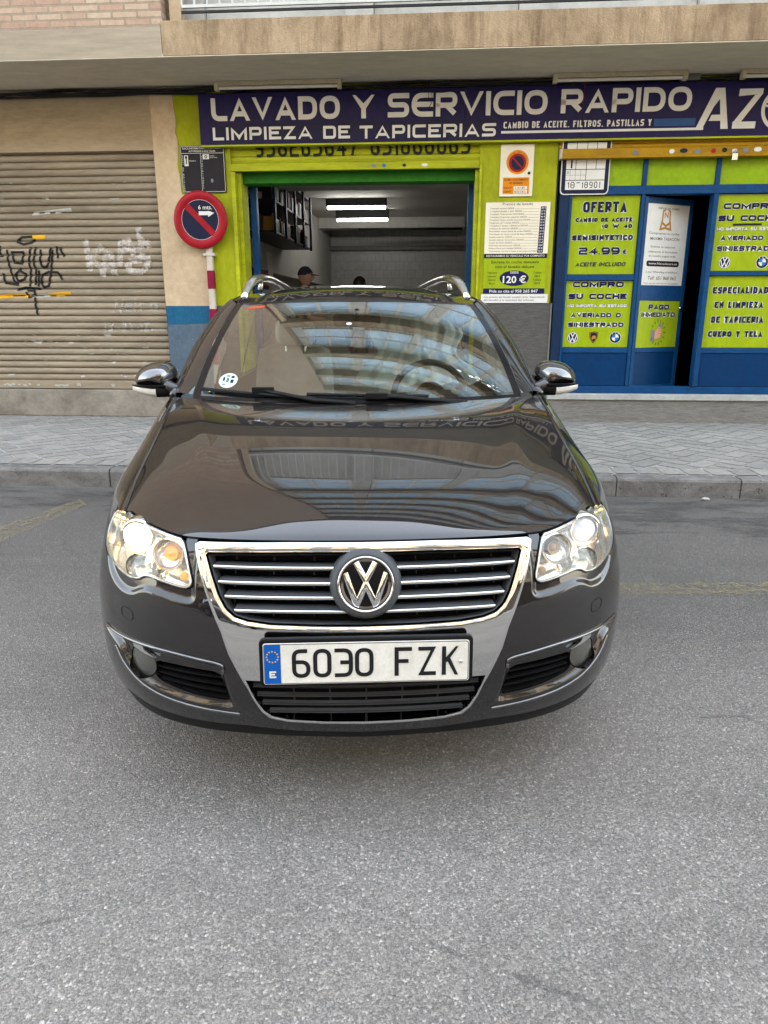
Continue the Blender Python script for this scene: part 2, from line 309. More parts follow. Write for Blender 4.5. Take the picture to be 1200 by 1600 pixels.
# ------------------------------------------------------------------ mesh helpers
def tag(o, label=None, cat=None, group=None, kind=None):
    if label: o['label'] = label
    if cat: o['category'] = cat
    if group: o['group'] = group
    if kind: o['kind'] = kind
    return o
class MB:
    """collects polygons and links them as ONE mesh object"""
    def __init__(s): s.v = []; s.f = []; s.m = []; s.sm = []; s.mi = 0; s.smooth = False
    def mat(s, i): s.mi = i; return s
    def add(s, vs, fs, smooth=None):
        o = len(s.v); s.v += [tuple(map(float, p)) for p in vs]
        for f in fs: s.f.append([o + i for i in f]); s.m.append(s.mi); s.sm.append(s.smooth if smooth is None else smooth)
        return s
    def box(s, x0, x1, y0, y1, z0, z1):
        if x0 > x1: x0, x1 = x1, x0
        if y0 > y1: y0, y1 = y1, y0
        if z0 > z1: z0, z1 = z1, z0
        return s.add([(x0,y0,z0),(x1,y0,z0),(x1,y1,z0),(x0,y1,z0),(x0,y0,z1),(x1,y0,z1),(x1,y1,z1),(x0,y1,z1)],
                     [(0,3,2,1),(4,5,6,7),(0,1,5,4),(1,2,6,5),(2,3,7,6),(3,0,4,7)], False)
    def quad(s, a, b, c, d): return s.add([a, b, c, d], [(0, 1, 2, 3)])
    def cyl(s, p0, p1, r0, r1=None, n=16, caps=True, smooth=True):
        p0 = Vector(p0); p1 = Vector(p1); r1 = r0 if r1 is None else r1
        q = (p1 - p0).to_track_quat('Z', 'Y'); vs = []
        for p, r in ((p0, r0), (p1, r1)):
            for k in range(n): vs.append(p + q @ Vector((r * cos(2*pi*k/n), r * sin(2*pi*k/n), 0)))
        s.add(vs, [(k, (k+1) % n, n + (k+1) % n, n + k) for k in range(n)], smooth)
        if caps: s.add(vs[:n], [tuple(range(n-1, -1, -1))], False); s.add(vs[n:], [tuple(range(n))], False)
        return s
    def tube(s, pts, r, n=8, smooth=True, flat=1.0, closed=False):
        """sweep of a round (or flattened) section along points; r may be a list"""
        P = [Vector(p) for p in pts]; m = len(P); vs = []; up = Vector((0, 0, 1))
        for i, p in enumerate(P):
            a = P[i-1] if (i > 0 or closed) else P[i]; b = P[(i+1) % m] if (i < m-1 or closed) else P[i]
            t = (b - a).normalized(); x = t.cross(up)
            if x.length < 1e-3: x = t.cross(Vector((0, 1, 0)))
            x.normalize(); y = x.cross(t); rr = r[i] if isinstance(r, (list, tuple)) else r
            for k in range(n): vs.append(p + x * (rr * flat * cos(2*pi*k/n)) + y * (rr * sin(2*pi*k/n)))
        fs = [(i*n + k, i*n + (k+1) % n, ((i+1) % m)*n + (k+1) % n, ((i+1) % m)*n + k) for i in range(m if closed else m-1) for k in range(n)]
        if not closed: fs += [tuple(range(n-1, -1, -1)), tuple((m-1)*n + k for k in range(n))]
        return s.add(vs, fs, smooth)
    def lathe(s, prof, c, axis=(0,0,1), n=24, smooth=True, sx=1.0):
        """revolve (radius, height) pairs about an axis through c"""
        q = Vector(axis).to_track_quat('Z', 'Y'); c = Vector(c); vs = []
        for r, h in prof:
            for k in range(n): vs.append(c + q @ Vector((sx * r * cos(2*pi*k/n), r * sin(2*pi*k/n), h)))
        return s.add(vs, [(i*n + k, i*n + (k+1) % n, (i+1)*n + (k+1) % n, (i+1)*n + k) for i in range(len(prof)-1) for k in range(n)], smooth)
    def grid(s, P, smooth=True, flip=False):
        """P[i][j] points"""
        a = len(P); b = len(P[0]); vs = [p for row in P for p in row]; fs = []
        for i in range(a-1):
            for j in range(b-1):
                f = (i*b+j, i*b+j+1, (i+1)*b+j+1, (i+1)*b+j); fs.append(f[::-1] if flip else f)
        return s.add(vs, fs, smooth)
    def prism(s, poly, y0, y1):
        """outline in x,z pushed from y0 (front) to y1 (back)"""
        n = len(poly)
        if sum(poly[i][0]*poly[(i+1)%n][1] - poly[(i+1)%n][0]*poly[i][1] for i in range(n)) < 0: poly = poly[::-1]
        vs = [(x, y0, z) for x, z in poly] + [(x, y1, z) for x, z in poly]
        return s.add(vs, [tuple(range(n)), tuple(range(2*n-1, n-1, -1))] + [((i+1)%n, i, n+i, n+(i+1)%n) for i in range(n)], False)
    def disc(s, cx, cz, r, y, n=32, r0=0.0, sx=1.0):
        """flat disc or ring facing -y"""
        if r0 <= 0: return s.add([(cx + sx*r*cos(2*pi*k/n), y, cz + r*sin(2*pi*k/n)) for k in range(n)], [tuple(range(n))], False)
        vs = [(cx + sx*q*cos(2*pi*k/n), y, cz + q*sin(2*pi*k/n)) for q in (r0, r) for k in range(n)]
        return s.add(vs, [(k, n+k, n+(k+1)%n, (k+1)%n) for k in range(n)], False)
    def build(s, name, mats, parent=None, org=(0,0,0), bevel=0, weld=False):
        me = bpy.data.meshes.new(name)
        me.from_pydata([(p[0]-org[0], p[1]-org[1], p[2]-org[2]) for p in s.v], [], s.f)
        for m in (mats if isinstance(mats, (list, tuple)) else [mats]): me.materials.append(M[m] if isinstance(m, str) else m)
        me.polygons.foreach_set('material_index', s.m); me.polygons.foreach_set('use_smooth', s.sm)
        me.update()
        o = bpy.data.objects.new(name, me); COL.objects.link(o)
        if parent: o.parent = parent
        if bevel:
            b = o.modifiers.new('bevel', 'BEVEL'); b.width = bevel; b.segments = 2; b.limit_method = 'ANGLE'; b.angle_limit = radians(40)
        return o
# street frame: x along the shop front, -y towards the street, z up, on the wall's plane
FA = radians(4.3); FO = Vector((0, 8.43, 0)); FU = Vector((cos(FA), -sin(FA), 0)); FN = Vector((-sin(FA), -cos(FA), 0))
def fpos(x, y, z): return FO + FU * x - FN * y + Vector((0, 0, z))
def empty(name, loc, rz=0):
    o = bpy.data.objects.new(name, None); o.empty_display_size = .1; COL.objects.link(o); o.location = loc; o.rotation_euler = (0, 0, rz); return o
def fthing(name, label, cat, x, y, z, group=None):
    """a thing on the shop front; its meshes are given in street-frame coordinates with org=o['_']"""
    o = empty(name, fpos(x, y, z), -FA); tag(o, label, cat, group); ORG[o.name] = (x, y, z); return o
ORG = {}
def part(mb, name, mats, root, bevel=0):
    """build under a root whose origin in the street frame is known (or under a part of it)"""
    r = root
    while r.parent: r = r.parent
    return mb.build(name, mats, root, ORG.get(r.name, (0, 0, 0)), bevel)
def fstruct(mb, name, mats):
    o = mb.build(name, mats); o.location = FO; o.rotation_euler = (0, 0, -FA); o['kind'] = 'structure'; return o

# ------------------------------------------------------------------ lettering
# stroke letters: centre lines in a unit box; 'o' closed. lower-case first entry: r = rounded corners, s = sharp
GL = {
'A': ('s', .92, [(0,0),(.5,1),(1,0)], [(.17,.3),(.83,.3)]), 'B': ('r', .85, [(0,.52),(0,1,0),(.93,1),(.93,.52),(0,.52)], [(0,.55),(0,0,0),(1,0),(1,.52),(.3,.52)]),
'C': ('r', .82, [(1,1),(0,1),(0,0),(1,0)]), 'D': ('r', .85, 'o', [(0,0,0),(0,1,0),(1,1),(1,0)]), 'E': ('s', .78, [(1,1),(0,1),(0,0),(1,0)], [(0,.52),(.9,.52)]),
'F': ('s', .75, [(1,1),(0,1),(0,0)], [(0,.52),(.9,.52)]), 'G': ('r', .86, [(1,1),(0,1),(0,0),(1,0),(1,.48),(.5,.48)]), 'H': ('s', .85, [(0,0),(0,1)], [(1,0),(1,1)], [(0,.52),(1,.52)]),
'I': ('s', 0, [(.5,0),(.5,1)]), 'J': ('r', .7, [(1,1),(1,0),(0,0),(0,.3)]), 'K': ('s', .85, [(0,0),(0,1)], [(1,1),(.1,.48)], [(.33,.6),(1,0)]), 'L': ('s', .72, [(0,1),(0,0),(1,0)]),
'M': ('s', 1.05, [(0,0),(0,1),(.5,.2),(1,1),(1,0)]), 'N': ('s', .88, [(0,0),(0,1),(1,0),(1,1)]), 'O': ('r', .9, 'o', [(0,0),(0,1),(1,1),(1,0)]), 'P': ('r', .8, [(0,0),(0,1,0),(1,1),(1,.42),(0,.42)]),
'Q': ('r', .9, 'o', [(0,0),(0,1),(1,1),(1,0)], [(.6,.3),(1,-.05)]), 'R': ('r', .85, [(0,0),(0,1,0),(1,1),(1,.45),(0,.45)], [(.5,.45),(1,0)]), 'S': ('r', .85, [(1,1),(0,1),(0,.52),(1,.52),(1,0),(0,0)]),
'T': ('s', .82, [(0,1),(1,1)], [(.5,1),(.5,0)]), 'U': ('r', .85, [(0,1),(0,0),(1,0),(1,1)]), 'V': ('s', .92, [(0,1),(.5,0),(1,1)]), 'W': ('s', 1.3, [(0,1),(.27,0),(.5,.8),(.73,0),(1,1)]),
'X': ('s', .88, [(0,0),(1,1)], [(0,1),(1,0)]), 'Y': ('s', .88, [(0,1),(.5,.45),(1,1)], [(.5,.5),(.5,0)]), 'Z': ('s', .8, [(0,1),(1,1),(0,0),(1,0)]),
'0': ('r', .75, 'o', [(0,0),(0,1),(1,1),(1,0)]), '1': ('s', .3, [(0,.78),(1,1),(1,0)]), '2': ('r', .75, [(0,1),(1,1),(1,.52),(0,.52),(0,0,0),(1,0)]), '3': ('r', .75, [(0,1),(1,1),(1,0),(0,0)], [(.25,.52),(1,.52)]),
'4': ('s', .8, [(.75,0),(.75,1),(0,.3),(1,.3)]), '5': ('r', .75, [(1,1),(0,1,0),(0,.55),(1,.55),(1,0),(0,0)]), '6': ('r', .75, [(.95,1),(0,1),(0,0),(1,0),(1,.56),(0,.56)]), '7': ('s', .72, [(0,1),(1,1),(.3,0)]),
'8': ('r', .75, 'o', [(0,0),(0,1),(1,1),(1,0)], [(0,.52),(1,.52)]), '9': ('r', .75, [(.05,0),(1,0),(1,1),(0,1),(0,.44),(1,.44)]),
',': ('s', 0, [(.5,.03),(.42,-.14)]), '.': ('s', 0, [(.5,0),(.5,.03)]), '-': ('s', .4, [(0,.55),(1,.55)]),
'€': ('r', .8, [(1,1),(.15,1),(.15,0),(1,0)], [(0,.6),(.8,.6)], [(0,.4),(.8,.4)]),
# the fascia's own rounded variants
'e': ('r', .85, [(1,1),(0,1),(0,0),(1,0)], [(0,.52),(1,.52)]), 'l': ('r', .72, [(0,1),(0,0),(1,0)]),
}
def fillet(pts, r, closed):
    n = len(pts); out = []
    for i, p in enumerate(pts):
        if (not closed and i in (0, n-1)) or (len(p) > 2): out.append(tuple(p[:2])); continue
        a = pts[i-1]; b = pts[(i+1) % n]
        da = (a[0]-p[0], a[1]-p[1]); db = (b[0]-p[0], b[1]-p[1]); la = math.hypot(*da); lb = math.hypot(*db)
        if la < 1e-9 or lb < 1e-9: out.append(p); continue
        q = min(r, la*.5, lb*.5); A = (p[0]+da[0]/la*q, p[1]+da[1]/la*q); B = (p[0]+db[0]/lb*q, p[1]+db[1]/lb*q)
        for k in range(7):
            t = k/6; out.append(tuple((1-t)**2*A[j] + 2*t*(1-t)*p[j] + t*t*B[j] for j in (0, 1)))
    res = []
    for p in out:
        if not res or math.hypot(p[0]-res[-1][0], p[1]-res[-1][1]) > 1e-5: res.append(p)
    if closed and len(res) > 2 and math.hypot(res[0][0]-res[-1][0], res[0][1]-res[-1][1]) < 1e-5: res.pop()
    return res
def stroke_quads(pts, t, closed=False):
    """offset a centre line into left and right points with mitred joints"""
    n = len(pts); Lp, Rp = [], []
    for i, p in enumerate(pts):
        a = pts[i-1] if (i > 0 or closed) else None; b = pts[(i+1) % n] if (i < n-1 or closed) else None
        d = []
        if a is not None: l = math.hypot(p[0]-a[0], p[1]-a[1]) or 1; d.append(((p[0]-a[0])/l, (p[1]-a[1])/l))
        if b is not None: l = math.hypot(b[0]-p[0], b[1]-p[1]) or 1; d.append(((b[0]-p[0])/l, (b[1]-p[1])/l))
        if len(d) == 2:
            nx = -(d[0][1]+d[1][1]); ny = d[0][0]+d[1][0]; l = math.hypot(nx, ny)
            if l < 1e-6: nx, ny, l = -d[0][1], d[0][0], 1
            nx /= l; ny /= l; c = max(.2, nx * -d[0][1] + ny * d[0][0]); k = t / 2 / c
        else: nx, ny, k = -d[0][1], d[0][0], t / 2
        Lp.append((p[0]+nx*k, p[1]+ny*k)); Rp.append((p[0]-nx*k, p[1]-ny*k))
    return Lp, Rp
def glyph(mb, ch, x, z, w, h, t, y, slant=0, rr=.32, tv=None):
    g = GL[ch]; sharp = g[0] == 's'; k = 0; closed = False
    for pl in g[2:]:
        if pl == 'o': closed = True; continue
        P = [(x + t/2 + q[0]*(w - t), z + t/2 + q[1]*(h - t)) + tuple(q[2:]) for q in pl]
        if ch in 'AVMNWYKX': P = [(x + t*.6 + a*(w - t*1.2), z + b*h) for a, b in pl]
        # free ends run out to the edge of the box
        if not closed and ch in 'AVMNWYKX':
            for e, nb in ((0, 1), (-1, -2)):
                d = (P[e][0]-P[nb][0], P[e][1]-P[nb][1]); l = math.hypot(*d) or 1
                if pl[e][1] in (0, 1): P[e] = (P[e][0]+d[0]/l*t*.6, P[e][1]+d[1]/l*t*.6)
        elif not closed:
            for e, nb in ((0, 1), (-1, -2)):
                d = (P[e][0]-P[nb][0], P[e][1]-P[nb][1]); l = math.hypot(*d) or 1; a, b = pl[e][:2]
                if (abs(d[0]) > abs(d[1])*3 and a in (0, 1)) or (abs(d[1]) > abs(d[0])*3 and b in (0, 1)): P[e] = (P[e][0]+d[0]/l*t/2, P[e][1]+d[1]/l*t/2)
        if not sharp: P = fillet(P, rr*min(w, h) if w else 0, closed)
        Lp, Rp = stroke_quads(P, t, closed)
        if ch in GL and ch not in ',.Q': Lp, Rp = ([(min(max(a, x), x + w), min(max(b, z), z + h)) for a, b in q] for q in (Lp, Rp))
        if slant: Lp, Rp = ([(a + (b - z)*slant, b) for a, b in q] for q in (Lp, Rp))
        n = len(P); yy = y - k*.0004; k += 1
        vs = [(a, yy, b) for a, b in Lp] + [(a, yy, b) for a, b in Rp]
        mb.add(vs, [(n+i, n+(i+1) % n, (i+1) % n, i) for i in range(n if closed else n-1)], False); closed = False
def stext(mb, text, x0, x1, z0, z1, t, y, slant=0, rr=.32, gap=None, space=.55):
    """stroke lettering fitted to the box x0..x1, z0..z1; t = stroke width"""
    h = z1 - z0; gap = t*.55 if gap is None else gap
    unit = sum((space if c == ' ' else GL[c][1]) for c in text); nI = sum(1 for c in text if c != ' ' and GL[c][1] == 0)
    fixed = gap*(len(text)-1) + nI*t; sc = (x1 - x0 - fixed) / unit; x = x0
    for c in text:
        if c == ' ': x += space*sc + gap; continue
        w = GL[c][1]*sc if GL[c][1] else t
        glyph(mb, c, x, z0, w, h, t, y, slant, rr); x += w + gap
_fc = {}
def ftext(mb, text, x0, z0, h, y, width=None, bold=0, align='L', slant=0):
    """built-in font for small print: cap height h, optional fitted width"""
    key = (text, bold)
    if key not in _fc:
        c = bpy.data.curves.new('t', 'FONT'); c.body = text; c.size = 1; c.offset = bold; c.resolution_u = 2
        o = bpy.data.objects.new('t', c); COL.objects.link(o); dg = bpy.context.evaluated_depsgraph_get(); me = o.evaluated_get(dg).to_mesh()
        _fc[key] = ([tuple(v.co) for v in me.vertices], [tuple(p.vertices) for p in me.polygons]); o.evaluated_get(dg).to_mesh_clear()
        bpy.data.objects.remove(o); bpy.data.curves.remove(c)
    vs, fs = _fc[key]
    if not vs: return
    w = max(v[0] for v in vs) - min(v[0] for v in vs); m = min(v[0] for v in vs); k = h/.70; kx = width/w if width else k
    ox = x0 - {'L': 0, 'C': .5, 'R': 1}[align]*w*kx
    mb.add([(ox + (v[0]-m)*kx + slant*v[1]*k, y, z0 + v[1]*k) for v in vs], fs, False)
def vtext(mb, text, x, z, h, y, step):
    for i, c in enumerate(text): ftext(mb, c, x, z - i*step, h, y, None, 0, 'C') if c != ' ' else None
def ell(cx, cz, rx, rz, n=36, a0=0, a1=2*pi): return [(cx + rx*cos(a0 + (a1-a0)*k/n), cz + rz*sin(a0 + (a1-a0)*k/n)) for k in range(n)]
def flat(mb, poly, y): 
    n = len(poly)
    if sum(poly[i][0]*poly[(i+1)%n][1] - poly[(i+1)%n][0]*poly[i][1] for i in range(n)) < 0: poly = poly[::-1]
    mb.add([(a, y, b) for a, b in poly], [tuple(range(n))], False)
def line2(mb, pts, t, y, closed=False):
    Lp, Rp = stroke_quads(pts, t, closed); n = len(pts)
    mb.add([(a, y, b) for a, b in Lp] + [(a, y, b) for a, b in Rp], [(n+i, n+(i+1)%n, (i+1)%n, i) for i in range(n if closed else n-1)], False)
def rrect(x0, x1, z0, z1, r, n=6):
    out = []
    for cx, cz, a in ((x1-r, z1-r, 0), (x0+r, z1-r, pi/2), (x0+r, z0+r, pi), (x1-r, z0+r, 1.5*pi)):
        out += [(cx + r*cos(a + pi/2*k/n), cz + r*sin(a + pi/2*k/n)) for k in range(n+1)]
    return out
def vw_mark(mb, cx, cz, r, y, t=.19, ring=.13):
    """the round V-over-W emblem as flat strokes"""
    mb.disc(cx, cz, r, y, 40, r*(1-ring))
    q = r*(1-ring*.6)
    for k, pl in enumerate(([(-.36,.86),(0,.20),(.36,.86)], [(-.80,.50),(-.36,-.80),(0,.00),(.36,-.80),(.80,.50)])):
        line2(mb, [(cx + a*q, cz + b*q) for a, b in pl], t*r, y - .0004*(k+1)*max(1, r*20))
# ------------------------------------------------------------------ road, kerb, pavement
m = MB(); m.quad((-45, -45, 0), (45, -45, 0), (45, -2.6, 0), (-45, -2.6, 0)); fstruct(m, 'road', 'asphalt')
m = MB()
gx = [-14 + .25*i for i in range(113)]
rg = random.Random(3); gy = [-3.75 - .16*math.sin(i*.9) - .12*rg.random() for i in gx]
m.grid([[(x, y, .004) for x, y in zip(gx, gy)], [(x, -2.93, .004) for x in gx]], False, True); fstruct(m, 'road_edge', 'gutter')
m = MB()
m.add([(-2.24, -4.12, .006), (-2.04, -4.44, .006), (-1.93, -3.54, .006), (-2.07, -3.36, .006), (-1.70, -6.6, .006), (-1.90, -6.6, .006)], [(0, 1, 2, 3), (5, 4, 1, 0)])
m.quad((1.3, -5.02, .006), (7.5, -4.60, .006), (7.5, -4.40, .006), (1.3, -4.86, .006)); fstruct(m, 'road_marking', 'road_paint')
KY = -2.97; KZ = .145; DROP = (-1.35, 1.45)          # kerb line; lowered in front of the garage door
def kerb_z(x): return .03 + (KZ - .03) * min(1, max(0, (abs(x - .05) - 1.05) / .45))
m = MB(); rk = random.Random(5); x = -14.0
while x < 14:
    L = rk.uniform(.85, 1.1); x1 = x + L
    if x < 1.95 < x1: x1 = 2.02
    xs = [x + .004] + [v for v in (-1.45, -1.0, 1.1, 1.55) if x + .05 < v < x1 - .05] + [x1 - .004]
    dy = rk.uniform(-.006, .006); dz = rk.uniform(-.004, .004)
    prof = lambda xx: [(-2.97 + dy, -.05), (-2.97 + dy, kerb_z(xx) - .022 + dz), (-2.962 + dy, kerb_z(xx) - .006 + dz), (-2.945 + dy, kerb_z(xx) + dz), (-2.82, kerb_z(xx) + dz), (-2.82, -.05)]
    m.grid([[(xx, y, z) for y, z in prof(xx)] for xx in xs], False)
    for xx, fl in ((xs[0], 1), (xs[-1], 0)):
        pr = [(xx, y, z) for y, z in prof(xx)]; m.add(pr, [tuple(range(6)) if fl else tuple(range(5, -1, -1))], False)
    x = x1
fstruct(m, 'kerb', 'granite')
# pavement bed with herringbone slabs laid on it, one row of square slabs behind the kerb
def pav_z(x, y):
    t = min(1, max(0, (-y - 2.0) / .82)); return .143 - (.143 - kerb_z(x)) * t if abs(x - .05) < 1.6 else .143
m = MB(); xs = [-14 + .1*i for i in range(281)]; ys = [-2.82 + .1*i for i in range(9)] + [0.2]
m.grid([[(x, y, pav_z(x, y)) for x in xs] for y in ys], False); fstruct(m, 'pavement', 'grout')
bm = bmesh.new(); tone = []
def slab(cx, cy, w, h, a):
    c, s_ = cos(a), sin(a); vs = []
    for dx, dy in ((-w, -h), (w, -h), (w, h), (-w, h)):
        vs.append(bm.verts.new((cx + (dx*c - dy*s_)/2, cy + (dx*s_ + dy*c)/2, 0)))
    bm.faces.new(vs)
W_, G_ = .165, .014
ca, sa = cos(pi/4), sin(pi/4)
for i in range(-95, 96):
    for j in range(-60, 61):
        # herringbone: pairs of 2:1 slabs stepping along the diagonal
        for kind in (0, 1):
            X, Y = ((i + 2*j + 1) * W_, (i - 2*j + .5) * W_) if kind == 0 else ((i + 2*j + .5) * W_, (i - 2*j + 2) * W_)
            x = X*ca - Y*sa; y = X*sa + Y*ca
            if -11.2 < x < 11.5 and -2.75 < y < .2: slab(x, y, (2*W_ if kind == 0 else W_) - G_, (W_ if kind == 0 else 2*W_) - G_, pi/4)
for co, no in (((0, -2.575, 0), (0, -1, 0)), ((0, -.002, 0), (0, 1, 0)), ((-11, 0, 0), (-1, 0, 0)), ((11.2, 0, 0), (1, 0, 0))):
    bmesh.ops.bisect_plane(bm, geom=bm.verts[:] + bm.edges[:] + bm.faces[:], plane_co=co, plane_no=no, clear_outer=True, dist=1e-5)
for k in range(120): slab(-11.0 + .185*k, -2.695, .185 - .010, .230, 0)
for v in bm.verts: v.co.z = pav_z(v.co.x, v.co.y) + .007
me = bpy.data.meshes.new('paving_slabs'); bm.to_mesh(me); bm.free()
at = me.attributes.new('tone', 'FLOAT', 'FACE'); rs = random.Random(9)
for i, p in enumerate(me.polygons):
    c = p.center; at.data[i].value = random.Random(int(c.x*7 + 1000) * 131 + int(c.y*7 + 1000)).random()
me.materials.append(M['slab']); o = bpy.data.objects.new('paving_slabs', me); COL.objects.link(o); o.location = FO; o.rotation_euler = (0, 0, -FA); o['kind'] = 'structure'

# ------------------------------------------------------------------ the apartment building with the shops
B = fthing('apartment_building', 'tan brick apartment block with plastered balconies, a lime green garage and shuttered shops below', 'building', 0, 0, 0)
ZS0, ZT = 3.70, 4.0 + 2.95*6 + .5
P = lambda mb, n, ma, root=None, bevel=0: part(mb, n, ma, root or B, bevel)
# ground floor wall pieces
P(MB().box(6.602, 14, 0, .3, .0, ZS0), 'wall', 'ochre_plaster')
P(MB().box(5.252, 6.6, .02, .3, .477, 3.12), 'wall', 'lime')
P(MB().box(-14, -6.2, 0, .3, .15, ZS0).box(-6.2, -2.55, 0, .3, 3.095, ZS0), 'wall', 'ochre_plaster')
rj = random.Random(4)
def jag(x, z0, z1, a, n=14): return [(x + rj.uniform(-a, a), z0 + (z1 - z0)*k/n) for k in range(n+1)]
cream = [(-2.55, 1.444), (-1.975, 1.444)] + jag(-1.975, 1.47, 2.60, .006) + [(-2.262, 2.64)] + jag(-2.28, 2.67, 3.5, .014) + [(-2.30, ZS0), (-2.55, ZS0)]
P(MB().prism(cream, -.004, .3), 'pillar', 'cream_plaster')
P(MB().prism([(-2.55, 1.232), (-1.975, 1.25), (-1.975, 1.444), (-2.55, 1.444)], -.005, .3), 'painted_dado', 'wall_blue')
P(MB().prism([(-2.55, .15), (-1.975, .15), (-1.975, 1.25), (-2.55, 1.232)], -.003, .3), 'painted_dado', 'wall_blue_old')
P(MB().box(-2.30, -1.69, .002, .3, 2.60, ZS0).box(-1.98, -1.69, .001, .3, 1.444, 2.60).box(-1.69, 1.03, .02, .3, 3.13, ZS0).box(1.03, 1.857, .002, .3, 1.468, ZS0).box(1.857, 6.5, .02, .3, 3.12, ZS0), 'shop_wall', 'lime')
for bx in ((-1.69, -1.645, -.028, .30, .15, 2.86), (-1.645, -1.60, .06, .34, .15, 2.86), (1.03, 1.06, -.02, .3, 1.468, 2.9), (.99, 1.03, .05, .34, .15, 2.86)): P(MB().box(*bx), 'door_frame', 'lime_metal', bevel=.004)
for bx in ((-1.98, -1.69, -.018, .3, .15, 1.440), (1.03, 1.868, -.018, .3, .15, 1.464)): P(MB().box(*bx), 'slate_dado', 'slate')
P(MB().box(1.868, 1.885, -.03, .1, .15, 1.47), 'trim', 'grey_metal')
P(MB().box(-14, -6.2, -.03, .05, .15, .47).box(-6.2, -2.55, -.035, .16, .15, .47), 'plinth', 'concrete', bevel=.012)
P(MB().box(1.885, 6.6, -.06, .3, .15, .405), 'plinth', 'tan_stone')
P(MB().box(1.885, 6.6, -.085, .3, .407, .475), 'ledge', 'ledge_stone', bevel=.008)
# canopy slab: soffit, tan front edge, grey band on the left
OV = .946
P(MB().box(-14, 14, -OV + .004, .3, ZS0, ZS0 + .03), 'soffit', 'soffit')
P(MB().box(-2.03, 14, -OV, -OV + .12, ZS0 + .006, 4.0), 'slab_edge', 'rough_plaster', bevel=.006)
P(MB().box(-14, -2.034, -OV + .003, -OV + .12, ZS0 + .004, 3.955), 'slab_edge', 'band_plaster', bevel=.004)
P(MB().box(-2.03, 14, -OV + .05, .5, 3.985, 4.0), 'balcony_floor', 'concrete')
# upper floors: brick blocks left and right of the balconies
BX0, BX1, FH = -2.02, 6.3, 2.95
P(MB().box(-26, BX0, -OV + .012, 12, 3.958, ZT).box(BX1, 26, -OV + .06, 12, 4.003, ZT).box(BX0, BX1, .45, 12, 4.0, ZT), 'upper_wall', 'brick')
P(MB().box(-26, 26, -OV - .15, 12.1, ZT, ZT + .35), 'roof', 'concrete')
P(MB().box(-26, -14, -.5, 12, 0, 3.958).box(14, 26, -.5, 12, 0, 4.003).box(-26, 26, 11.5, 12, 0, 4), 'lower_wall', 'ochre_plaster')
def rail_mb(x0, x1, z, y, panel):
    mb = MB(); mb.box(x0, x1, y - .02, y + .02, z + .98, z + 1.02).box(x0, x1, y - .012, y + .012, z + .10, z + .125)
    n = int((x1 - x0) / .12)
    for k in range(n + 1): xx = x0 + (x1 - x0)*k/n; mb.box(xx - .007, xx + .007, y - .007, y + .007, z + .12, z + .98)
    return mb
pane0 = frame0 = None
for k in range(6):
    z = 4.0 + FH*k
    if k: P(MB().box(BX0 + .01, BX1 - .01, -OV, .46, z - .32, z), 'slab_edge', 'rough_plaster')
    P(rail_mb(BX0 + .2, BX1 - .05, z, -OV + .02, 0), 'balcony_railing', 'rail_light')
    P(MB().box(BX0 + .2, BX1 - .05, -OV - .006, -OV + .012, z + .050, z + .070), 'bottom_rail', 'dark_metal')
    if k == 0:
        P(MB().box(BX0 + .05, BX0 + .16, -OV + .1, -OV + .2, z, z + 2.6), 'post', 'cream_plaster')
    for q in range(5):
        x0 = BX0 + .1 + 1.66*q
        P(MB().box(x0 - .07, x0 + .20, -.58, .44, z + .003, z + FH - .33), 'pier', 'white_wall')
        if q < 4 + 1:
            P(MB().box(x0 + .205, x0 + 1.585, -.50, .44, z + .003, z + .86), 'spandrel', 'white_wall' if k == 0 else 'band_plaster')
            f = P(MB().box(x0 + .21, x0 + 1.58, -.54, -.44, z + .863, z + .93).box(x0 + .21, x0 + 1.58, -.54, -.44, z + 2.53, z + 2.62).box(x0 + .21, x0 + .27, -.54, -.44, z + .93, z + 2.53).box(x0 + 1.52, x0 + 1.58, -.54, -.44, z + .93, z + 2.53).box(x0 + .86, x0 + .93, -.54, -.44, z + .93, z + 2.53), 'window_frame', 'white_print')
            P(MB().quad((x0 + .24, -.49, z + .9), (x0 + 1.55, -.49, z + .9), (x0 + 1.55, -.49, z + 2.6), (x0 + .24, -.49, z + 2.6)), 'pane', 'sky_pane', f)
    for xx in (-8.4, -11.6, 8.2, 11.4):
        f = P(MB().box(xx - .65, xx + .65, -OV - .02, -OV + .015, z + .85, z + .93).box(xx - .6, xx - .53, -OV - .01, -OV + .015, z + .93, z + 2.3).box(xx + .53, xx + .6, -OV - .01, -OV + .015, z + .93, z + 2.3).box(xx - .6, xx + .6, -OV - .01, -OV + .015, z + 2.3, z + 2.37), 'window_frame', 'white_print')
        P(MB().quad((xx - .53, -OV + .006, z + .93), (xx + .53, -OV + .006, z + .93), (xx + .53, -OV + .006, z + 2.3), (xx - .53, -OV + .006, z + 2.3)), 'pane', 'window_pane', f)

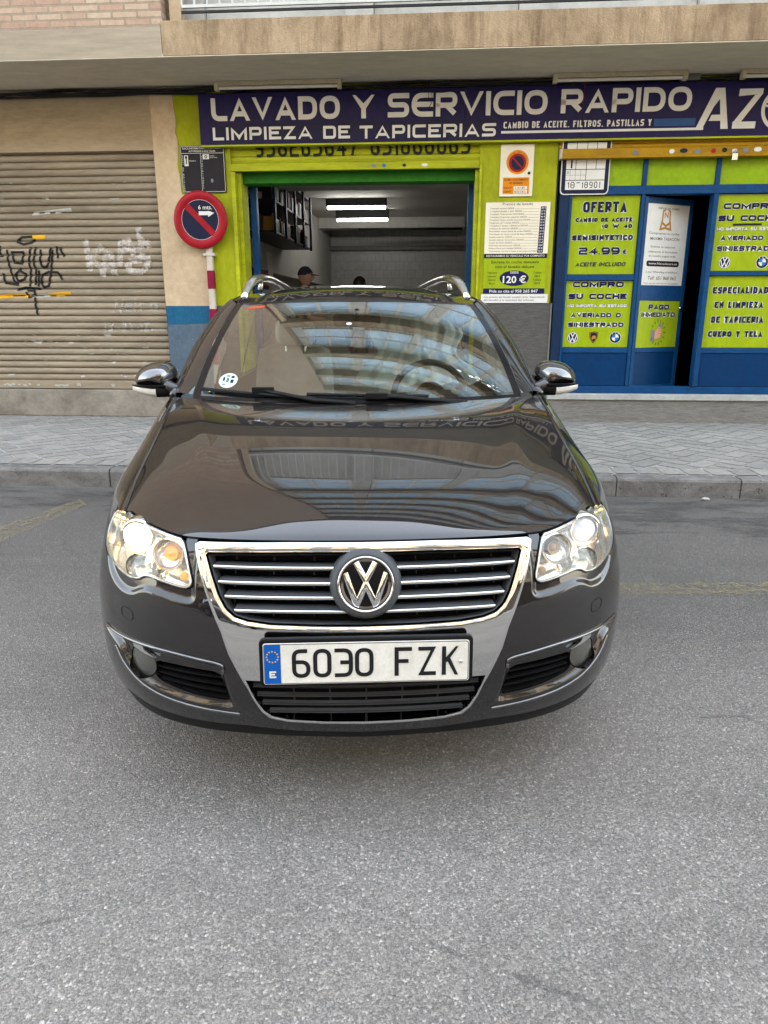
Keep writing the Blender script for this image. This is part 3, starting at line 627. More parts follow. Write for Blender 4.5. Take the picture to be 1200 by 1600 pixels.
# left roller shutter with graffiti and torn stickers
SP = .076
def shut_y(z): 
    a = ((z - .575) / SP) % 1.0; return .075 - .022 * (max(0, 1 - (abs(a - .46)/.46)**2.6)) + (.045 if a > .938 else 0)
def shut_mb():
    mb = MB(); zs = []; z = .575
    while z < 3.10:
        for a in (0, .03, .08, .16, .28, .46, .64, .78, .88, .930, .939, .998): zs.append(z + a*SP)
        z += SP
    mb.grid([[(-6.2, shut_y(z), z), (-2.55, shut_y(z), z)] for z in zs], True, True); return mb
M['shutter'] = dirty('galvanised_shutter', '#938673', '#6c6151', .9, 1.5, .5, (.4, 1, 2.5), .04, 60, ('#b5b1a6', 13, .73))
SH = P(shut_mb(), 'roller_shutter', 'shutter')
P(MB().box(-6.2, -2.555, .03, .09, .478, .575), 'bottom_rail', 'shutter', SH, .006)
P(MB().box(-2.553, -2.545, .0, .1, .47, 3.1), 'guide_rail', 'dark_metal', SH)
def drape(mb, pts, w, d=.004, soft=0):
    """a sprayed line that follows the slats"""
    for (a, b) in zip(pts, pts[1:]):
        L = math.hypot(b[0]-a[0], b[1]-a[1]); n = max(2, int(L/.006)); nx, nz = -(b[1]-a[1])/L*w/2, (b[0]-a[0])/L*w/2
        if nx + nz*3 < 0: nx, nz = -nx, -nz
        ex = (b[0]-a[0])/L*w*.3; ez = (b[1]-a[1])/L*w*.3
        rows = []
        for k in range(n+1):
            x = a[0] - ex + (b[0]-a[0] + 2*ex)*k/n; z = a[1] - ez + (b[1]-a[1] + 2*ez)*k/n
            rows.append([(x + nx*q, shut_y(z + nz*q) - d, z + nz*q) for q in (-1, -.5, 0, .5, 1)])
        # only where the slat stands forward, as spray does not reach the grooves
        o = len(mb.v)
        for i in range(n):
            for j in range(4):
                z = rows[i][j][2]; q = ((z - .575)/SP) % 1
                mb.add([rows[i][j], rows[i][j+1], rows[i+1][j+1], rows[i+1][j]], [(0, 1, 2, 3)], False)
        d += .0003
GB=[[(-4.29,2.163),(-4.22,2.211),(-4.11,2.218),(-4.068,2.194),(-4.11,2.153),(-4.212,2.134),(-4.29,2.163)],[(-4.506,2.115),(-4.513,2.008),(-4.486,2.008)],[(-4.422,2.07),(-4.429,1.958),(-4.41,1.841),(-4.381,1.724),(-4.34,1.69)],[(-4.37,2.048),(-4.225,2.048),(-4.261,1.924),(-4.351,1.933),(-4.365,2.024)],[(-4.136,2.096),(-4.176,1.94),(-4.163,1.841),(-4.196,1.673)],[(-4.073,2.096),(-4.122,1.94),(-4.099,1.84),(-4.129,1.69)],[(-4.014,2.068),(-4.04,1.939),(-4.012,1.881),(-3.956,1.889),(-3.913,2.005),(-3.894,2.087)],[(-3.869,2.067),(-3.917,1.84),(-3.966,1.673),(-4.024,1.656),(-4.053,1.706),(-4.033,1.79),(-3.945,1.831),(-3.837,1.823),(-3.792,1.747)],[(-3.819,2.102),(-3.816,1.988)],[(-3.777,2.086),(-3.742,2.004)],[(-4.287,1.866),(-4.362,1.791),(-4.326,1.724),(-4.249,1.749),(-4.232,1.807),(-4.291,1.841)],[(-4.507,1.808),(-4.494,1.708),(-4.341,1.687)],[(-4.063,1.84),(-4.091,1.673)],[(-4.358,1.631),(-4.244,1.653),(-4.081,1.639)],[(-4.15,1.538),(-4.159,1.47),(-4.148,1.35)],[(-4.252,1.597),(-4.223,1.546),(-4.145,1.572),(-4.148,1.622),(-4.23,1.623)]]
GW=[[(-3.462,2.165),(-3.444,1.854)],[(-3.282,2.099),(-3.431,1.969),(-3.29,1.862)],[(-3.298,1.796),(-3.227,2.034),(-3.175,2.017),(-3.153,1.803)],[(-3.279,1.886),(-3.142,1.902)],[(-3.08,1.902),(-3.041,2.154),(-2.938,2.162),(-2.96,2.081),(-3.047,2.049)],[(-2.712,2.12),(-2.892,2.089),(-2.916,2.024),(-2.741,1.998)],[(-2.726,1.966),(-2.942,1.942),(-2.987,1.885),(-2.953,1.827),(-2.828,1.827),(-2.751,1.884),(-2.755,1.941)],[(-2.819,2.289),(-2.813,2.177),(-2.719,2.136)]]
GN=[[(-3.203,1.367),(-3.17,1.503),(-3.117,1.367),(-3.083,1.519)],[(-3.066,1.427),(-2.982,1.443),(-3.015,1.482),(-3.061,1.435),(-3.052,1.384),(-2.988,1.388)],[(-2.942,1.486),(-2.952,1.384)],[(-2.937,1.536),(-2.935,1.519)],[(-2.879,1.384),(-2.871,1.469),(-2.811,1.472)],[(-2.682,1.465),(-2.752,1.448),(-2.761,1.393),(-2.688,1.401),(-2.676,1.469),(-2.668,1.381)],[(-3.33,1.256),(-3.329,1.144)],[(-3.276,1.247),(-3.232,1.23),(-3.281,1.196),(-3.24,1.153),(-3.285,1.161),(-3.231,1.239)],[(-3.199,1.196),(-3.162,1.196)],[(-3.112,1.239),(-3.075,1.239),(-3.084,1.153),(-3.121,1.153),(-3.112,1.239)],[(-3.039,1.239),(-2.984,1.239),(-3.029,1.153)],[(-2.952,1.196),(-2.924,1.196)],[(-2.883,1.248),(-2.888,1.153)],[(-2.848,1.239),(-2.802,1.239),(-2.855,1.162),(-2.8,1.162)],[(-2.781,1.171),(-2.599,1.171)]]
def sprayed(name, mat, lines, w, d):
    mb = MB()
    for l in lines: drape(mb, l, w, d); d += .0004
    return P(mb, name, mat, SH)
def spray_mat(name, c, lo, hi):
    t = NT(name); t.set(color=hexc(c), rough=.7)
    f = t.ramp(t.noise(24, 5, .7), [(lo, 0), (hi, 1)])
    tr = t.n.new('ShaderNodeBsdfTransparent'); mx = t.n.new('ShaderNodeMixShader')
    t.l.new(f, mx.inputs[0]); t.l.new(tr.outputs[0], mx.inputs[1]); t.l.new(t.b.outputs[0], mx.inputs[2]); t.l.new(mx.outputs[0], t.out.inputs[0]); return t.m
M['spray_faded'] = spray_mat('faded_white_spray_mist', '#c6bdb4', .20, .72)
M['spray_thin'] = spray_mat('thin_white_spray_mist', '#bdb6ae', .35, .85)
sprayed('graffiti', 'spray_black', GB, .026, .003)
sprayed('graffiti', 'spray_faded', GW, .07, .005)
sprayed('graffiti', 'spray_thin', GN, .026, .004)
sprayed('sticker', 'sticker_yellow', [[(-4.60, 1.553), (-4.22, 1.565)], [(-3.97, 1.57), (-3.72, 1.585)], [(-4.08, 2.21), (-3.95, 2.215)]], .045, .0035)
sprayed('sticker', 'sticker_white', [[(-4.19, 1.556), (-3.98, 1.566)], [(-4.05, 2.465), (-3.6, 2.50)]], .04, .003)
rt = random.Random(12); bits = []
for z0, n in ((.52, 22), (.63, 5), (.80, 5), (.88, 5), (.955, 6), (1.03, 9), (1.11, 4), (2.62, 5), (2.78, 5)):
    for k in range(n):
        x = rt.uniform(-4.7, -2.7); z = z0 + rt.uniform(-.012, .012); bits.append([(x, z), (x + rt.uniform(.015, .07), z + rt.uniform(-.006, .006))])
mbw = MB()
for l in bits:
    if l[0][1] > .575: drape(mbw, l, rt.uniform(.01, .026), .003)
    else: mbw.add([(l[0][0], .0275, l[0][1] - .01), (l[1][0], .0275, l[1][1] - .012), (l[1][0], .0275, l[1][1] + .006), (l[0][0], .0275, l[0][1] + .01)], [(0, 1, 2, 3)], False)
P(mbw, 'torn_paper', 'sticker_white', SH)

# garage door: half raised lime shutter, green lintel box, blue inner posts
def slat_mb(x0, x1, z0, z1, y, n):
    mb = MB(); rows = []
    for k in range(n):
        za = z0 + (z1 - z0)*k/n; h = (z1 - z0)/n
        for a, d in ((0, 0), (.03, -.012), (.45, -.02), (.9, -.014), (.97, 0)): rows.append([(x0, y + d, za + a*h), (x1, y + d, za + a*h)])
    rows.append([(x0, y, z1), (x1, y, z1)]); mb.grid(rows, False, True); return mb
GS = P(slat_mb(-1.69, 1.03, 2.95, 3.16, .045, 3), 'garage_shutter', 'lime_metal')
P(MB().box(-1.69, 1.03, -.005, .05, 2.868, 2.945), 'bottom_rail', 'lime_metal', GS, .006)
mb = MB(); stext(mb, '958265847 651868063', -1.42, .93, 3.01, 3.20, .028, .017, -.05, .5, .03, .6); P(mb, 'painted_number', 'spray_black', GS)
for k, (x, w) in enumerate(((-.11, .03), (.0, .022), (.22, .02), (.44, .035))):
    mb = MB(); flat(mb, ell(x, 2.905, w, .016, 16), -.008); P(mb, 'sticker', ('grey_print', 'blue_print', 'sign_black', 'white_print')[k], GS)
P(MB().box(-1.60, .99, .14, .34, 2.765, 2.90), 'lintel', 'green', bevel=.006)
for bx in ((-1.58, -1.51, .36, .44, .15, 2.765), (.93, .985, .36, .44, .15, 2.765)): P(MB().box(*bx), 'door_post', 'blue_frame')
# garage room
def room(x0, x1, y0, y1, z0, z1, skip=()):
    mb = MB(); v = [(x0,y0,z0),(x1,y0,z0),(x1,y1,z0),(x0,y1,z0),(x0,y0,z1),(x1,y0,z1),(x1,y1,z1),(x0,y1,z1)]
    F = {'floor': (0,1,2,3), 'ceil': (4,7,6,5), 'back': (3,2,6,7), 'left': (0,3,7,4), 'right': (1,5,6,2), 'front': (0,4,5,1)}
    for n, f in F.items():
        if n not in skip: mb.add([v[i] for i in f], [(0,1,2,3)], False)
    return mb
M['tile_wall'] = brick('white_wall_tiles', '#b9b9b6', '#b3b3b0', '#a4a4a0', .2, .2, .005)
M['tile_wall'].node_tree.nodes['Principled BSDF'].inputs['Roughness'].default_value = .35
P(room(-2.3, 2.3, .32, 10.4, .12, 3.42, ('front', 'back', 'floor')), 'garage_interior', 'white_wall')
P(MB().quad((-2.3, .0, .151), (2.3, .0, .151), (2.3, 10.4, .151), (-2.3, 10.4, .151)), 'garage_floor', 'concrete')
P(MB().quad((-2.3, 10.39, .12), (2.3, 10.39, .12), (2.3, 10.39, 3.42), (-2.3, 10.39, 3.42)), 'back_wall', 'tile_wall')
P(MB().box(-2.3, 2.3, .34, 2.6, 3.06, 3.42).box(-2.3, 1.15, 8.6, 9.0, 3.2, 3.42).box(-2.3, -2.12, 1.0, 10.4, 2.0, 3.4), 'ceiling_beam', 'white_wall')
P(MB().box(-2.29, 1.2, 10.2, 10.36, 2.86, 2.96), 'cable_duct', 'grey_metal')
P(MB().tube([(-1.2, 8.4, 3.15), (1.1, 8.4, 3.15)], .025), 'pipe', 'dark_metal')
# dark room behind the blue shop front
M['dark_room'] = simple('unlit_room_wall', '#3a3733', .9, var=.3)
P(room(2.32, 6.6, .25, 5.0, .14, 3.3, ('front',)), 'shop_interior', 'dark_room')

# blue shop front
SF = P(MB().box(1.90, 2.0, -.02, .2, .477, 3.0), 'shop_front', 'navy_paint', bevel=.005)
f = MB()
f.box(2.002, 6.5, -.02, .12, 2.585, 2.672)
for x in (2.352, 2.755, 3.508, 4.42, 5.2): f.box(x, x + .048, -.015, .10, 2.674, 3.0)
f.box(2.765, 2.80, -.015, .10, .56, 2.583).box(3.508, 3.56, -.03, .10, .56, 2.583).box(5.2, 5.25, -.03, .1, .56, 2.583).box(2.002, 2.03, -.012, .1, .56, 2.583)
f.box(2.032, 2.763, -.012, .10, 1.712, 1.772).box(3.562, 5.198, -.012, .10, 1.757, 1.803).box(2.032, 2.763, -.012, .10, .93, .985).box(3.562, 5.198, -.012, .10, .93, .985)
f.box(2.002, 5.2, -.01, .12, .478, .556); P(f, 'frame', 'blue_frame', SF, .004)
P(MB().box(2.034, 2.761, .0, .06, .56, .928), 'kick_panel', 'blue_metal', SF, .003)
P(MB().box(3.564, 5.196, .0, .06, .56, .928), 'kick_panel', 'blue_metal', SF, .003)
for x0, x1 in ((2.40, 2.753), (2.805, 3.506), (3.558, 4.418), (4.47, 5.198)):
    P(MB().box(x0, x1, .012, .04, 2.674, 3.02), 'upper_panel', 'panel_lime', SF)
P(MB().box(2.002, 2.35, .012, .04, 2.674, 3.02), 'upper_panel', 'navy_paint', SF)
P(MB().box(2.034, 2.761, .03, .045, .987, 1.71).box(2.034, 2.761, .03, .045, 1.774, 2.583).box(3.564, 5.196, .03, .045, .987, 1.755).box(3.564, 5.196, .03, .045, 1.805, 2.583), 'window_pane', 'window_pane', SF)
# yellow shutter rolled up above it
YS = P(slat_mb(1.86, 6.5, 3.02, 3.14, .0, 2), 'yellow_shutter', 'yellow_metal')
P(MB().box(1.88, 6.5, -.11, -.02, 2.925, 3.018), 'bottom_rail', 'yellow_metal', YS, .006)
P(MB().box(1.862, 1.884, -.115, -.02, 2.925, 3.018), 'end_cap', 'pole_white', YS)
for k, (x, w) in enumerate(((2.63, .035), (3.0, .028), (3.12, .04), (3.26, .035), (3.42, .025), (3.53, .025), (3.63, .028), (3.74, .03), (3.86, .04))):
    mb = MB(); flat(mb, ell(x, 2.972 + .006*(k % 3), w, .022, 18), -.1135); P(mb, 'sticker', ('grey_print', 'white_print', 'sign_navy', 'grey_print', 'red_print', 'sign_black', 'white_print', 'grey_print', 'white_print')[k], YS)
P(MB().box(3.605, 3.66, -.135, -.115, 2.885, 2.945).tube([(3.615, -.125, 2.945), (3.62, -.125, 2.975), (3.645, -.125, 2.975), (3.65, -.125, 2.945)], .006), 'padlock', 'satin_chrome', YS)
# half open door leaf, swung inwards on its left side
DA = radians(29)
DR = empty('door', (0, 0, 0)); DR.parent = B; DR.location = (2.80, .02, 0); DR.rotation_euler = (0, 0, DA)
def dpart(mb, name, mat, bevel=0, par=None): return mb.build(name, mat, par or DR, (0, 0, 0), bevel)
dpart(MB().box(0, .05, -.02, .02, .50, 2.57).box(.66, .71, -.02, .02, .50, 2.57).box(.051, .659, -.02, .02, 2.51, 2.57).box(.051, .659, -.018, .02, 1.50, 1.66).box(.051, .659, -.02, .02, .50, .56).box(.051, .659, -.018, .02, .93, .98), 'door_frame', 'blue_frame', .004)
dpart(MB().box(.051, .659, -.008, .012, .56, .93), 'kick_panel', 'blue_metal', .003)
dpart(MB().box(.051, .659, .0, .006, .98, 1.50).box(.051, .659, .0, .006, 1.66, 2.51), 'pane', 'window_pane')
dpart(MB().cyl((.685, -.02, 1.42), (.685, -.06, 1.42), .012).tube([(.685, -.06, 1.42), (.60, -.065, 1.42)], .01), 'handle', 'satin_chrome')
# ------------------------------------------------------------------ signs and posters
def sign_parts(root, layers):
    """layers: (part name, material, builder) in order"""
    for n, ma, fn in layers: mb = MB(); fn(mb); part(mb, n, ma, root)
FS = fthing('fascia_sign', 'long purple fascia sign with white lettering above the garage door', 'sign', 0, -.08, 3.37)
mb = MB(); mb.box(-1.99, .85, -.08, .0, 3.122, 3.618).box(.853, 2.07, -.081, .0, 3.122, 3.622).box(2.073, 5.0, -.08, .0, 3.12, 3.624); part(mb, 'panel', 'sign_purple', FS)
part(MB().box(-1.985, 5.0, -.078, -.005, 3.102, 3.119), 'edge_trim', 'lime_metal', FS)
part(MB().box(-1.85, 1.2, -.0812, -.0805, 3.14, 3.318), 'overlay_strip', simple('darker_purple_sheet', '#181335', .35, var=.06), FS)
mb = MB(); T = .049; z0, z1 = 3.349, 3.570
stext(mb, 'lAVADO', -1.852, -.462, z0, z1, T, -.083, rr=.38); stext(mb, 'Y', -.326, -.094, z0, z1, T, -.083)
stext(mb, 'SeRVICIO', .046, 1.705, z0 + .004, z1 + .010, T, -.083, rr=.42); stext(mb, 'RAPIDO', 1.842, 3.158, z0 + .010, z1 + .012, T, -.083, rr=.42)
T = .027; stext(mb, 'LIMPIEZA', -1.848, -.762, 3.163, 3.287, T, -.083, rr=.2, gap=.026); stext(mb, 'DE', -.645, -.357, 3.160, 3.284, T, -.083, rr=.2, gap=.026); stext(mb, 'TAPICERIAS', -.254, 1.185, 3.155, 3.280, T, -.083, rr=.2, gap=.026)
stext(mb, 'CAMBIO DE ACEITE, FILTROS, PASTILLAS Y', 1.262, 2.776, 3.228, 3.290, .0135, -.083, rr=.3, gap=.011, space=.45)
mb.add([(1.24, -.083, 3.180), (3.30, -.083, 3.180), (3.30, -.083, 3.203), (1.24, -.083, 3.203)], [(0,1,2,3)], False)
# big A and Z
for q, poly in enumerate(([(3.215,3.1795),(3.285,3.1795),(3.318,3.255),(3.385,3.395),(3.445,3.475),(3.46,3.563),(3.385,3.563)], [(3.46,3.563),(3.428,3.52),(3.472,3.186),(3.545,3.186),(3.475,3.563)], [(3.345,3.262),(3.49,3.262),(3.485,3.318),(3.37,3.318)])): flat(mb, poly, -.0834 - .0004*q)
for q, poly in enumerate(([(3.622,3.550),(3.853,3.550),(3.853,3.50),(3.618,3.484)], [(3.853,3.505),(3.775,3.49),(3.585,3.24),(3.668,3.25)], [(3.585,3.186),(3.812,3.186),(3.815,3.25),(3.585,3.25)])): flat(mb, poly, -.0834 - .0004*q)
part(mb, 'lettering', 'white_print', FS)
mb = MB(); mb.quad((2.80, -.0822, 3.222), (3.215, -.0822, 3.222), (3.215, -.0822, 3.292), (2.80, -.0822, 3.292)); part(mb, 'covered_patch', 'teal_print', FS)
mb = MB(); mb.disc(4.055, 3.36, .2, -.083, 40, .165); mb.disc(4.055, 3.36, .05, -.083, 24)
for k in range(5):
    a = pi/2 + 2*pi*k/5
    line2(mb, [(4.055 + .045*cos(a-.35), 3.36 + .045*sin(a-.35)), (4.055 + .17*cos(a-.1), 3.36 + .17*sin(a-.1))], .02, -.0834); line2(mb, [(4.055 + .045*cos(a+.35), 3.36 + .045*sin(a+.35)), (4.055 + .17*cos(a+.1), 3.36 + .17*sin(a+.1))], .02, -.0838)
part(mb, 'wheel_emblem', 'white_print', FS)

# workshop plaque
PL = fthing('workshop_plaque', 'dark workshop information plaque on the lime wall above the round sign', 'plaque', -2.0, -.02, 2.89)
mb = MB(); mb.prism(rrect(-2.246, -1.752, 2.655, 3.127, .012), -.02, .0); part(mb, 'panel', 'sign_black', PL, .002)
mb = MB(); y = -.0215
line2(mb, rrect(-2.238, -1.760, 2.663, 3.119, .01), .004, y, True); line2(mb, [(-2.235, 3.052), (-1.763, 3.052)], .004, y - .0003); line2(mb, [(-2.02, 3.052), (-2.02, 2.665)], .003, y - .0003)
ftext(mb, 'PLACA INFORMATIVA DE LA ACTIVIDAD', -2.0, 3.092, .018, y, .44, .01, 'C'); ftext(mb, 'AUTORIZADA A ESTE TALLER', -2.0, 3.064, .018, y, .30, .01, 'C')
vtext(mb, 'RAMAS DE ACTIVIDAD', -2.222, 3.018, .016, y, .0205); vtext(mb, 'ESPECIALIDADES', -2.005, 3.012, .016, y, .0245)
mb.box(-2.205, -2.16, y, y + .001, 2.925, 3.032).box(-1.995, -1.925, y, y + .001, 2.992, 3.040); ftext(mb, 'MECANICA', -2.15, 2.97, .012, y, .075); ftext(mb, 'EQUIPOS', -1.915, 3.02, .010, y, .05); ftext(mb, 'INYECCION', -1.915, 3.003, .010, y, .08)
part(mb, 'lettering', 'white_print', PL)
mb = MB(); line2(mb, [(-2.182, 2.945), (-2.182, 3.015)], .012, y - .001); mb.disc(-2.182, 3.012, .014, y - .0012, 14); mb.disc(-1.96, 3.016, .017, y - .001, 16, .008); part(mb, 'pictogram', 'sign_black', PL)
mb = MB(); mb.disc(-1.905, 2.775, .022, y, 7, 0, .7); part(mb, 'stain', 'grey_print', PL)

# round no parking sign on a striped flat post
TS = fthing('no_parking_sign', 'round red and navy no parking sign on a white and maroon striped post', 'traffic sign', -1.985, -.05, .147)
mb = MB(); mb.box(-2.01, -1.94, -.075, -.02, .147, 2.18); part(mb, 'post', 'pole_white', TS, .006)
for z0, z1 in ((1.63, 1.83), (1.205, 1.41), (.78, .98), (.36, .56)): part(MB().box(-2.013, -1.937, -.079, -.018, z0, z1), 'band', 'pole_red', TS, .005)
mb = MB()
for pl in ([(-1.99,1.06),(-1.985,1.17)], [(-1.985,1.165),(-1.955,1.15),(-1.985,1.115)], [(-1.97,1.03),(-1.95,1.10),(-1.945,1.03)]): line2(mb, pl, .006, -.0772)
part(mb, 'scribble', 'spray_black', TS)
part(MB().box(-2.045, -1.91, -.083, -.01, 1.985, 2.015).cyl((-2.05, -.05, 2.0), (-2.10, -.0, 2.0), .008), 'clamp', 'pole_white', TS, .003)
cx, cz, r = -2.043, 2.362, .302; y = -.10
mb = MB(); mb.cyl((cx, y, cz), (cx, y + .03, cz), r, n=64); part(mb, 'backing_plate', 'grey_metal', TS)
mb = MB(); mb.lathe([(.205, .002), (.215, .010), (.26, .014), (.295, .010), (.303, .0), (.303, -.012)], (cx, y, cz), (0, -1, 0), 72)
c45 = cos(pi/4); w = .033; L = .212; q = [(-L, w), (-L, -w), (L, -w), (L, w)]
flat(mb, [(cx + (a*c45 + b*c45), cz + (-a*c45 + b*c45)) for a, b in q], y - .0065); part(mb, 'rim', 'sign_red', TS)
mb = MB(); mb.disc(cx, cz, .208, y - .004, 56); part(mb, 'face', 'sign_navy', TS)
mb = MB(); line2(mb, ell(cx, cz, .209, .209, 60)[:-0 or None], .006, y - .0052, True)
ftext(mb, '6 mts.', cx + .065, cz + .108, .042, y - .0075, .155, .012, 'C'); flat(mb, [(cx - .01, cz + .048), (cx + .095, cz + .048), (cx + .095, cz + .028), (cx + .165, cz + .070), (cx + .095, cz + .112 - .018), (cx + .095, cz + .088), (cx - .01, cz + .088)], y - .0072)
part(mb, 'lettering', 'white_print', TS)

# no stopping permit
PS = fthing('permit_sign', 'small cream and orange permit sign on the lime pier above the price board', 'sign', 1.425, -.02, 2.83)
mb = MB(); mb.prism(rrect(1.250, 1.603, 2.578, 3.088, .01), -.018, .0); part(mb, 'panel', 'cream_print', PS, .002); y = -.0195
mb = MB(); mb.disc(1.431, 2.915, .118, y, 48); mb.quad((1.285, y, 2.602), (1.565, y, 2.602), (1.565, y, 2.765), (1.285, y, 2.765)); part(mb, 'orange_field', 'orange_print', PS)
mb = MB(); mb.disc(1.431, 2.908, .092, y - .0008, 40); part(mb, 'red_ring', 'sign_red', PS)
mb = MB(); mb.disc(1.431, 2.908, .068, y - .0016, 40); part(mb, 'dark_field', 'sign_navy', PS)
mb = MB(); line2(mb, [(1.431 - .05, 2.908 + .05), (1.431 + .05, 2.908 - .05)], .016, y - .0024); part(mb, 'slash', 'sign_red', PS)
mb = MB(); ftext(mb, 'EXCMO. AYUNTAMIENTO', 1.425, 2.733, .021, y - .001, .25, .012, 'C'); ftext(mb, 'DE GRANADA', 1.425, 2.700, .021, y - .001, .14, .012, 'C'); ftext(mb, 'PLACA Nº', 1.295, 2.655, .017, y - .001, .085, .012); ftext(mb, 'LICENCIA', 1.295, 2.617, .017, y - .001, .085, .012)
for k, ch in enumerate('PASO DE VEHICULOS'):
    a = pi*.93 - k*pi*.86/16
    if ch != ' ': ftext(mb, ch, 1.431 + .098*cos(a), 2.907 + .098*sin(a), .013, y - .001, None, .01, 'C')
mb.disc(1.558, 2.806, .016, y - .001, 16); part(mb, 'lettering', 'sign_black', PS)
mb = MB(); mb.quad((1.40, y - .0005, 2.645), (1.545, y - .0005, 2.645), (1.545, y - .0005, 2.678), (1.40, y - .0005, 2.678)); mb.quad((1.40, y - .0005, 2.608), (1.545, y - .0005, 2.608), (1.545, y - .0005, 2.638), (1.40, y - .0005, 2.638)); part(mb, 'number_strip', 'cream_print', PS)
mb = MB(); ftext(mb, '1 3 / 87', 1.47, 2.652, .018, y - .0016, .10, .01, 'C'); ftext(mb, '80 B 5 M 2', 1.47, 2.614, .016, y - .0016, .12, .01, 'C'); part(mb, 'lettering', 'sign_black', PS)

# price board
PB = fthing('price_board', 'tall cream and lime price list board on the lime pier', 'sign', 1.455, -.015, 2.0)
mb = MB(); mb.box(1.112, 1.805, -.012, 0, 1.995, 2.52); part(mb, 'price_panel', 'cream_print', PB)
mb = MB(); mb.box(1.112, 1.80, -.012, 0, 1.572, 1.947); part(mb, 'offer_panel', 'poster_lime', PB)
mb = MB(); mb.box(1.112, 1.80, -.0135, 0, 1.9475, 1.9945); part(mb, 'heading_strip', 'sign_black', PB)
mb = MB(); mb.box(1.094, 1.832, -.016, 0, 1.474, 1.5685); part(mb, 'notice_strip', 'white_print', PB)
y = -.0128; mb = MB(); mb.quad((1.690, y, 2.003), (1.752, y, 2.003), (1.765, y, 2.476), (1.705, y, 2.476)); flat(mb, ell(1.453, 1.737, .161, .082), y - .0004); mb.box(1.116, 1.793, -.0145, -.012, 1.572, 1.629); part(mb, 'navy_field', 'navy_print', PB)
mb = MB(); ftext(mb, 'Precios de lavado', 1.456, 2.490, .026, y, .325, .006, 'C')
rows = ['Completo turismo DESDE', 'Completo familiar y SUV DESDE', 'Completo Todo terreno 4x4 DESDE', 'Completo furgonetas pequeñas DESDE', 'Completo furgon grande camiones DESDE', 'Furgoneta de 9 plazas DESDE', 'Completo 7 plazas y alfombras DESDE', 'Limpieza de asientos DESDE', 'Petroleado motor parte de arriba DESDE', 'Petroleado de motor parte de abajo DESDE', 'Lavado exterior DESDE', 'Lavado interior de turismo DESDE', 'Lavado de motos DESDE', 'Pulimento de carroceria DESDE', 'Pulidos faros por unidad DESDE', 'Tratamiento con barro suave y cera especial DESDE']
prices = ['20 €', '27 €', '30 €', '40 €', '50 €', '35 €', '40 €', '70 €', '15 €', '20 €', '10 €', '20 €', '15 €', '150€', '30 €', '150 €']
for k, rr_ in enumerate(rows):
    z = 2.452 - k*.0292; w = min(.54, .0118*len(rr_)); ftext(mb, rr_, 1.160, z, .015, y, w, .004); mb.quad((1.165 + w, y, z), (1.685, y, z), (1.685, y, z + .0022), (1.165 + w, y, z + .0022))
ftext(mb, 'Estrena tu coche denuevo', 1.456, 1.894, .029, y - .0004, .52, .008, 'C'); ftext(mb, 'con el lavado deluxe', 1.452, 1.845, .029, y - .0004, .425, .008, 'C')
for k, (a, b) in enumerate((('Tapiceria', '7 plazas'), ('Exterior', '180 €'), ('Interior', '9 plazas'), ('Bajos', '250 €'))): ftext(mb, a, 1.208, 1.787 - .038*k, .02, y - .0004, None, .006, 'C'); ftext(mb, b, 1.707, 1.787 - .038*k, .02, y - .0004, None, .006, 'C')
ftext(mb, 'Los precios del lavado pueden variar dependiendo', 1.127, 1.527, .021, -.0168, .68, .0); ftext(mb, 'del tamaño y la suciedad del vehiculo', 1.124, 1.495, .021, -.0168, .56, .0)
part(mb, 'lettering', 'sign_black', PB)
mb = MB()
for k, p_ in enumerate(prices): ftext(mb, p_, 1.735 - .0009*k, 2.452 - k*.0292, .017, y - .001, .046, .012, 'C')
ftext(mb, 'RESTAURAMOS SU VEHICULO POR COMPLETO', 1.456, 1.962, .021, -.0145, .635, .006, 'C'); ftext(mb, 'DESDE', 1.454, 1.787, .023, y - .0014, .09, .012, 'C'); ftext(mb, '120 €', 1.456, 1.688, .072, y - .0014, .255, .022, 'C'); ftext(mb, 'Pida su cita al 958 265 847', 1.453, 1.585, .031, -.0155, .535, .015, 'C')
part(mb, 'lettering', 'white_print', PB)
# workshop plate under the yellow shutter
WP = fthing('workshop_plate', 'white workshop plate with navy rounded border reading 18-18901 under the yellow shutter', 'sign', 2.15, -.03, 2.76)
mb = MB(); mb.prism(rrect(1.893, 2.402, 2.585, 3.13, .045, 8), -.03, -.02); part(mb, 'panel', 'white_print', WP)
mb = MB(); mb.prism(rrect(1.903, 2.392, 2.595, 3.12, .04, 8), -.031, -.03); part(mb, 'border', 'sign_navy', WP)
y = -.0318; mb = MB(); mb.box(1.945, 2.352, y, y + .0005, 2.634, 3.09); part(mb, 'field', 'white_print', WP)
mb = MB(); yy = y - .0006
for z in (2.727, 2.833): line2(mb, [(1.945, z), (2.352, z)], .007, yy)
for x, a, b, w in ((2.045, 2.836, 3.09, .006), (2.155, 2.73, 3.09, .006), (2.255, 2.836, 3.09, .006), (1.99, 2.73, 2.83, .0025), (2.045, 2.73, 2.83, .0025), (2.10, 2.73, 2.83, .0025)): line2(mb, [(x, a), (x, b)], w, yy)
line2(mb, [(1.948, 2.778), (2.152, 2.778)], .0025, yy - .0003); line2(mb, [(2.0, 2.845), (2.0, 3.0)], .017, yy); mb.disc(1.967, 2.803, .012, yy, 16, .008)
stext(mb, '18', 1.968, 2.043, 2.649, 2.712, .0075, yy, rr=.4, gap=.016); stext(mb, '-', 2.062, 2.098, 2.655, 2.742, .008, yy); stext(mb, '18901', 2.118, 2.312, 2.649, 2.712, .0075, yy, rr=.4, gap=.016); part(mb, 'lettering', 'sign_black', WP)

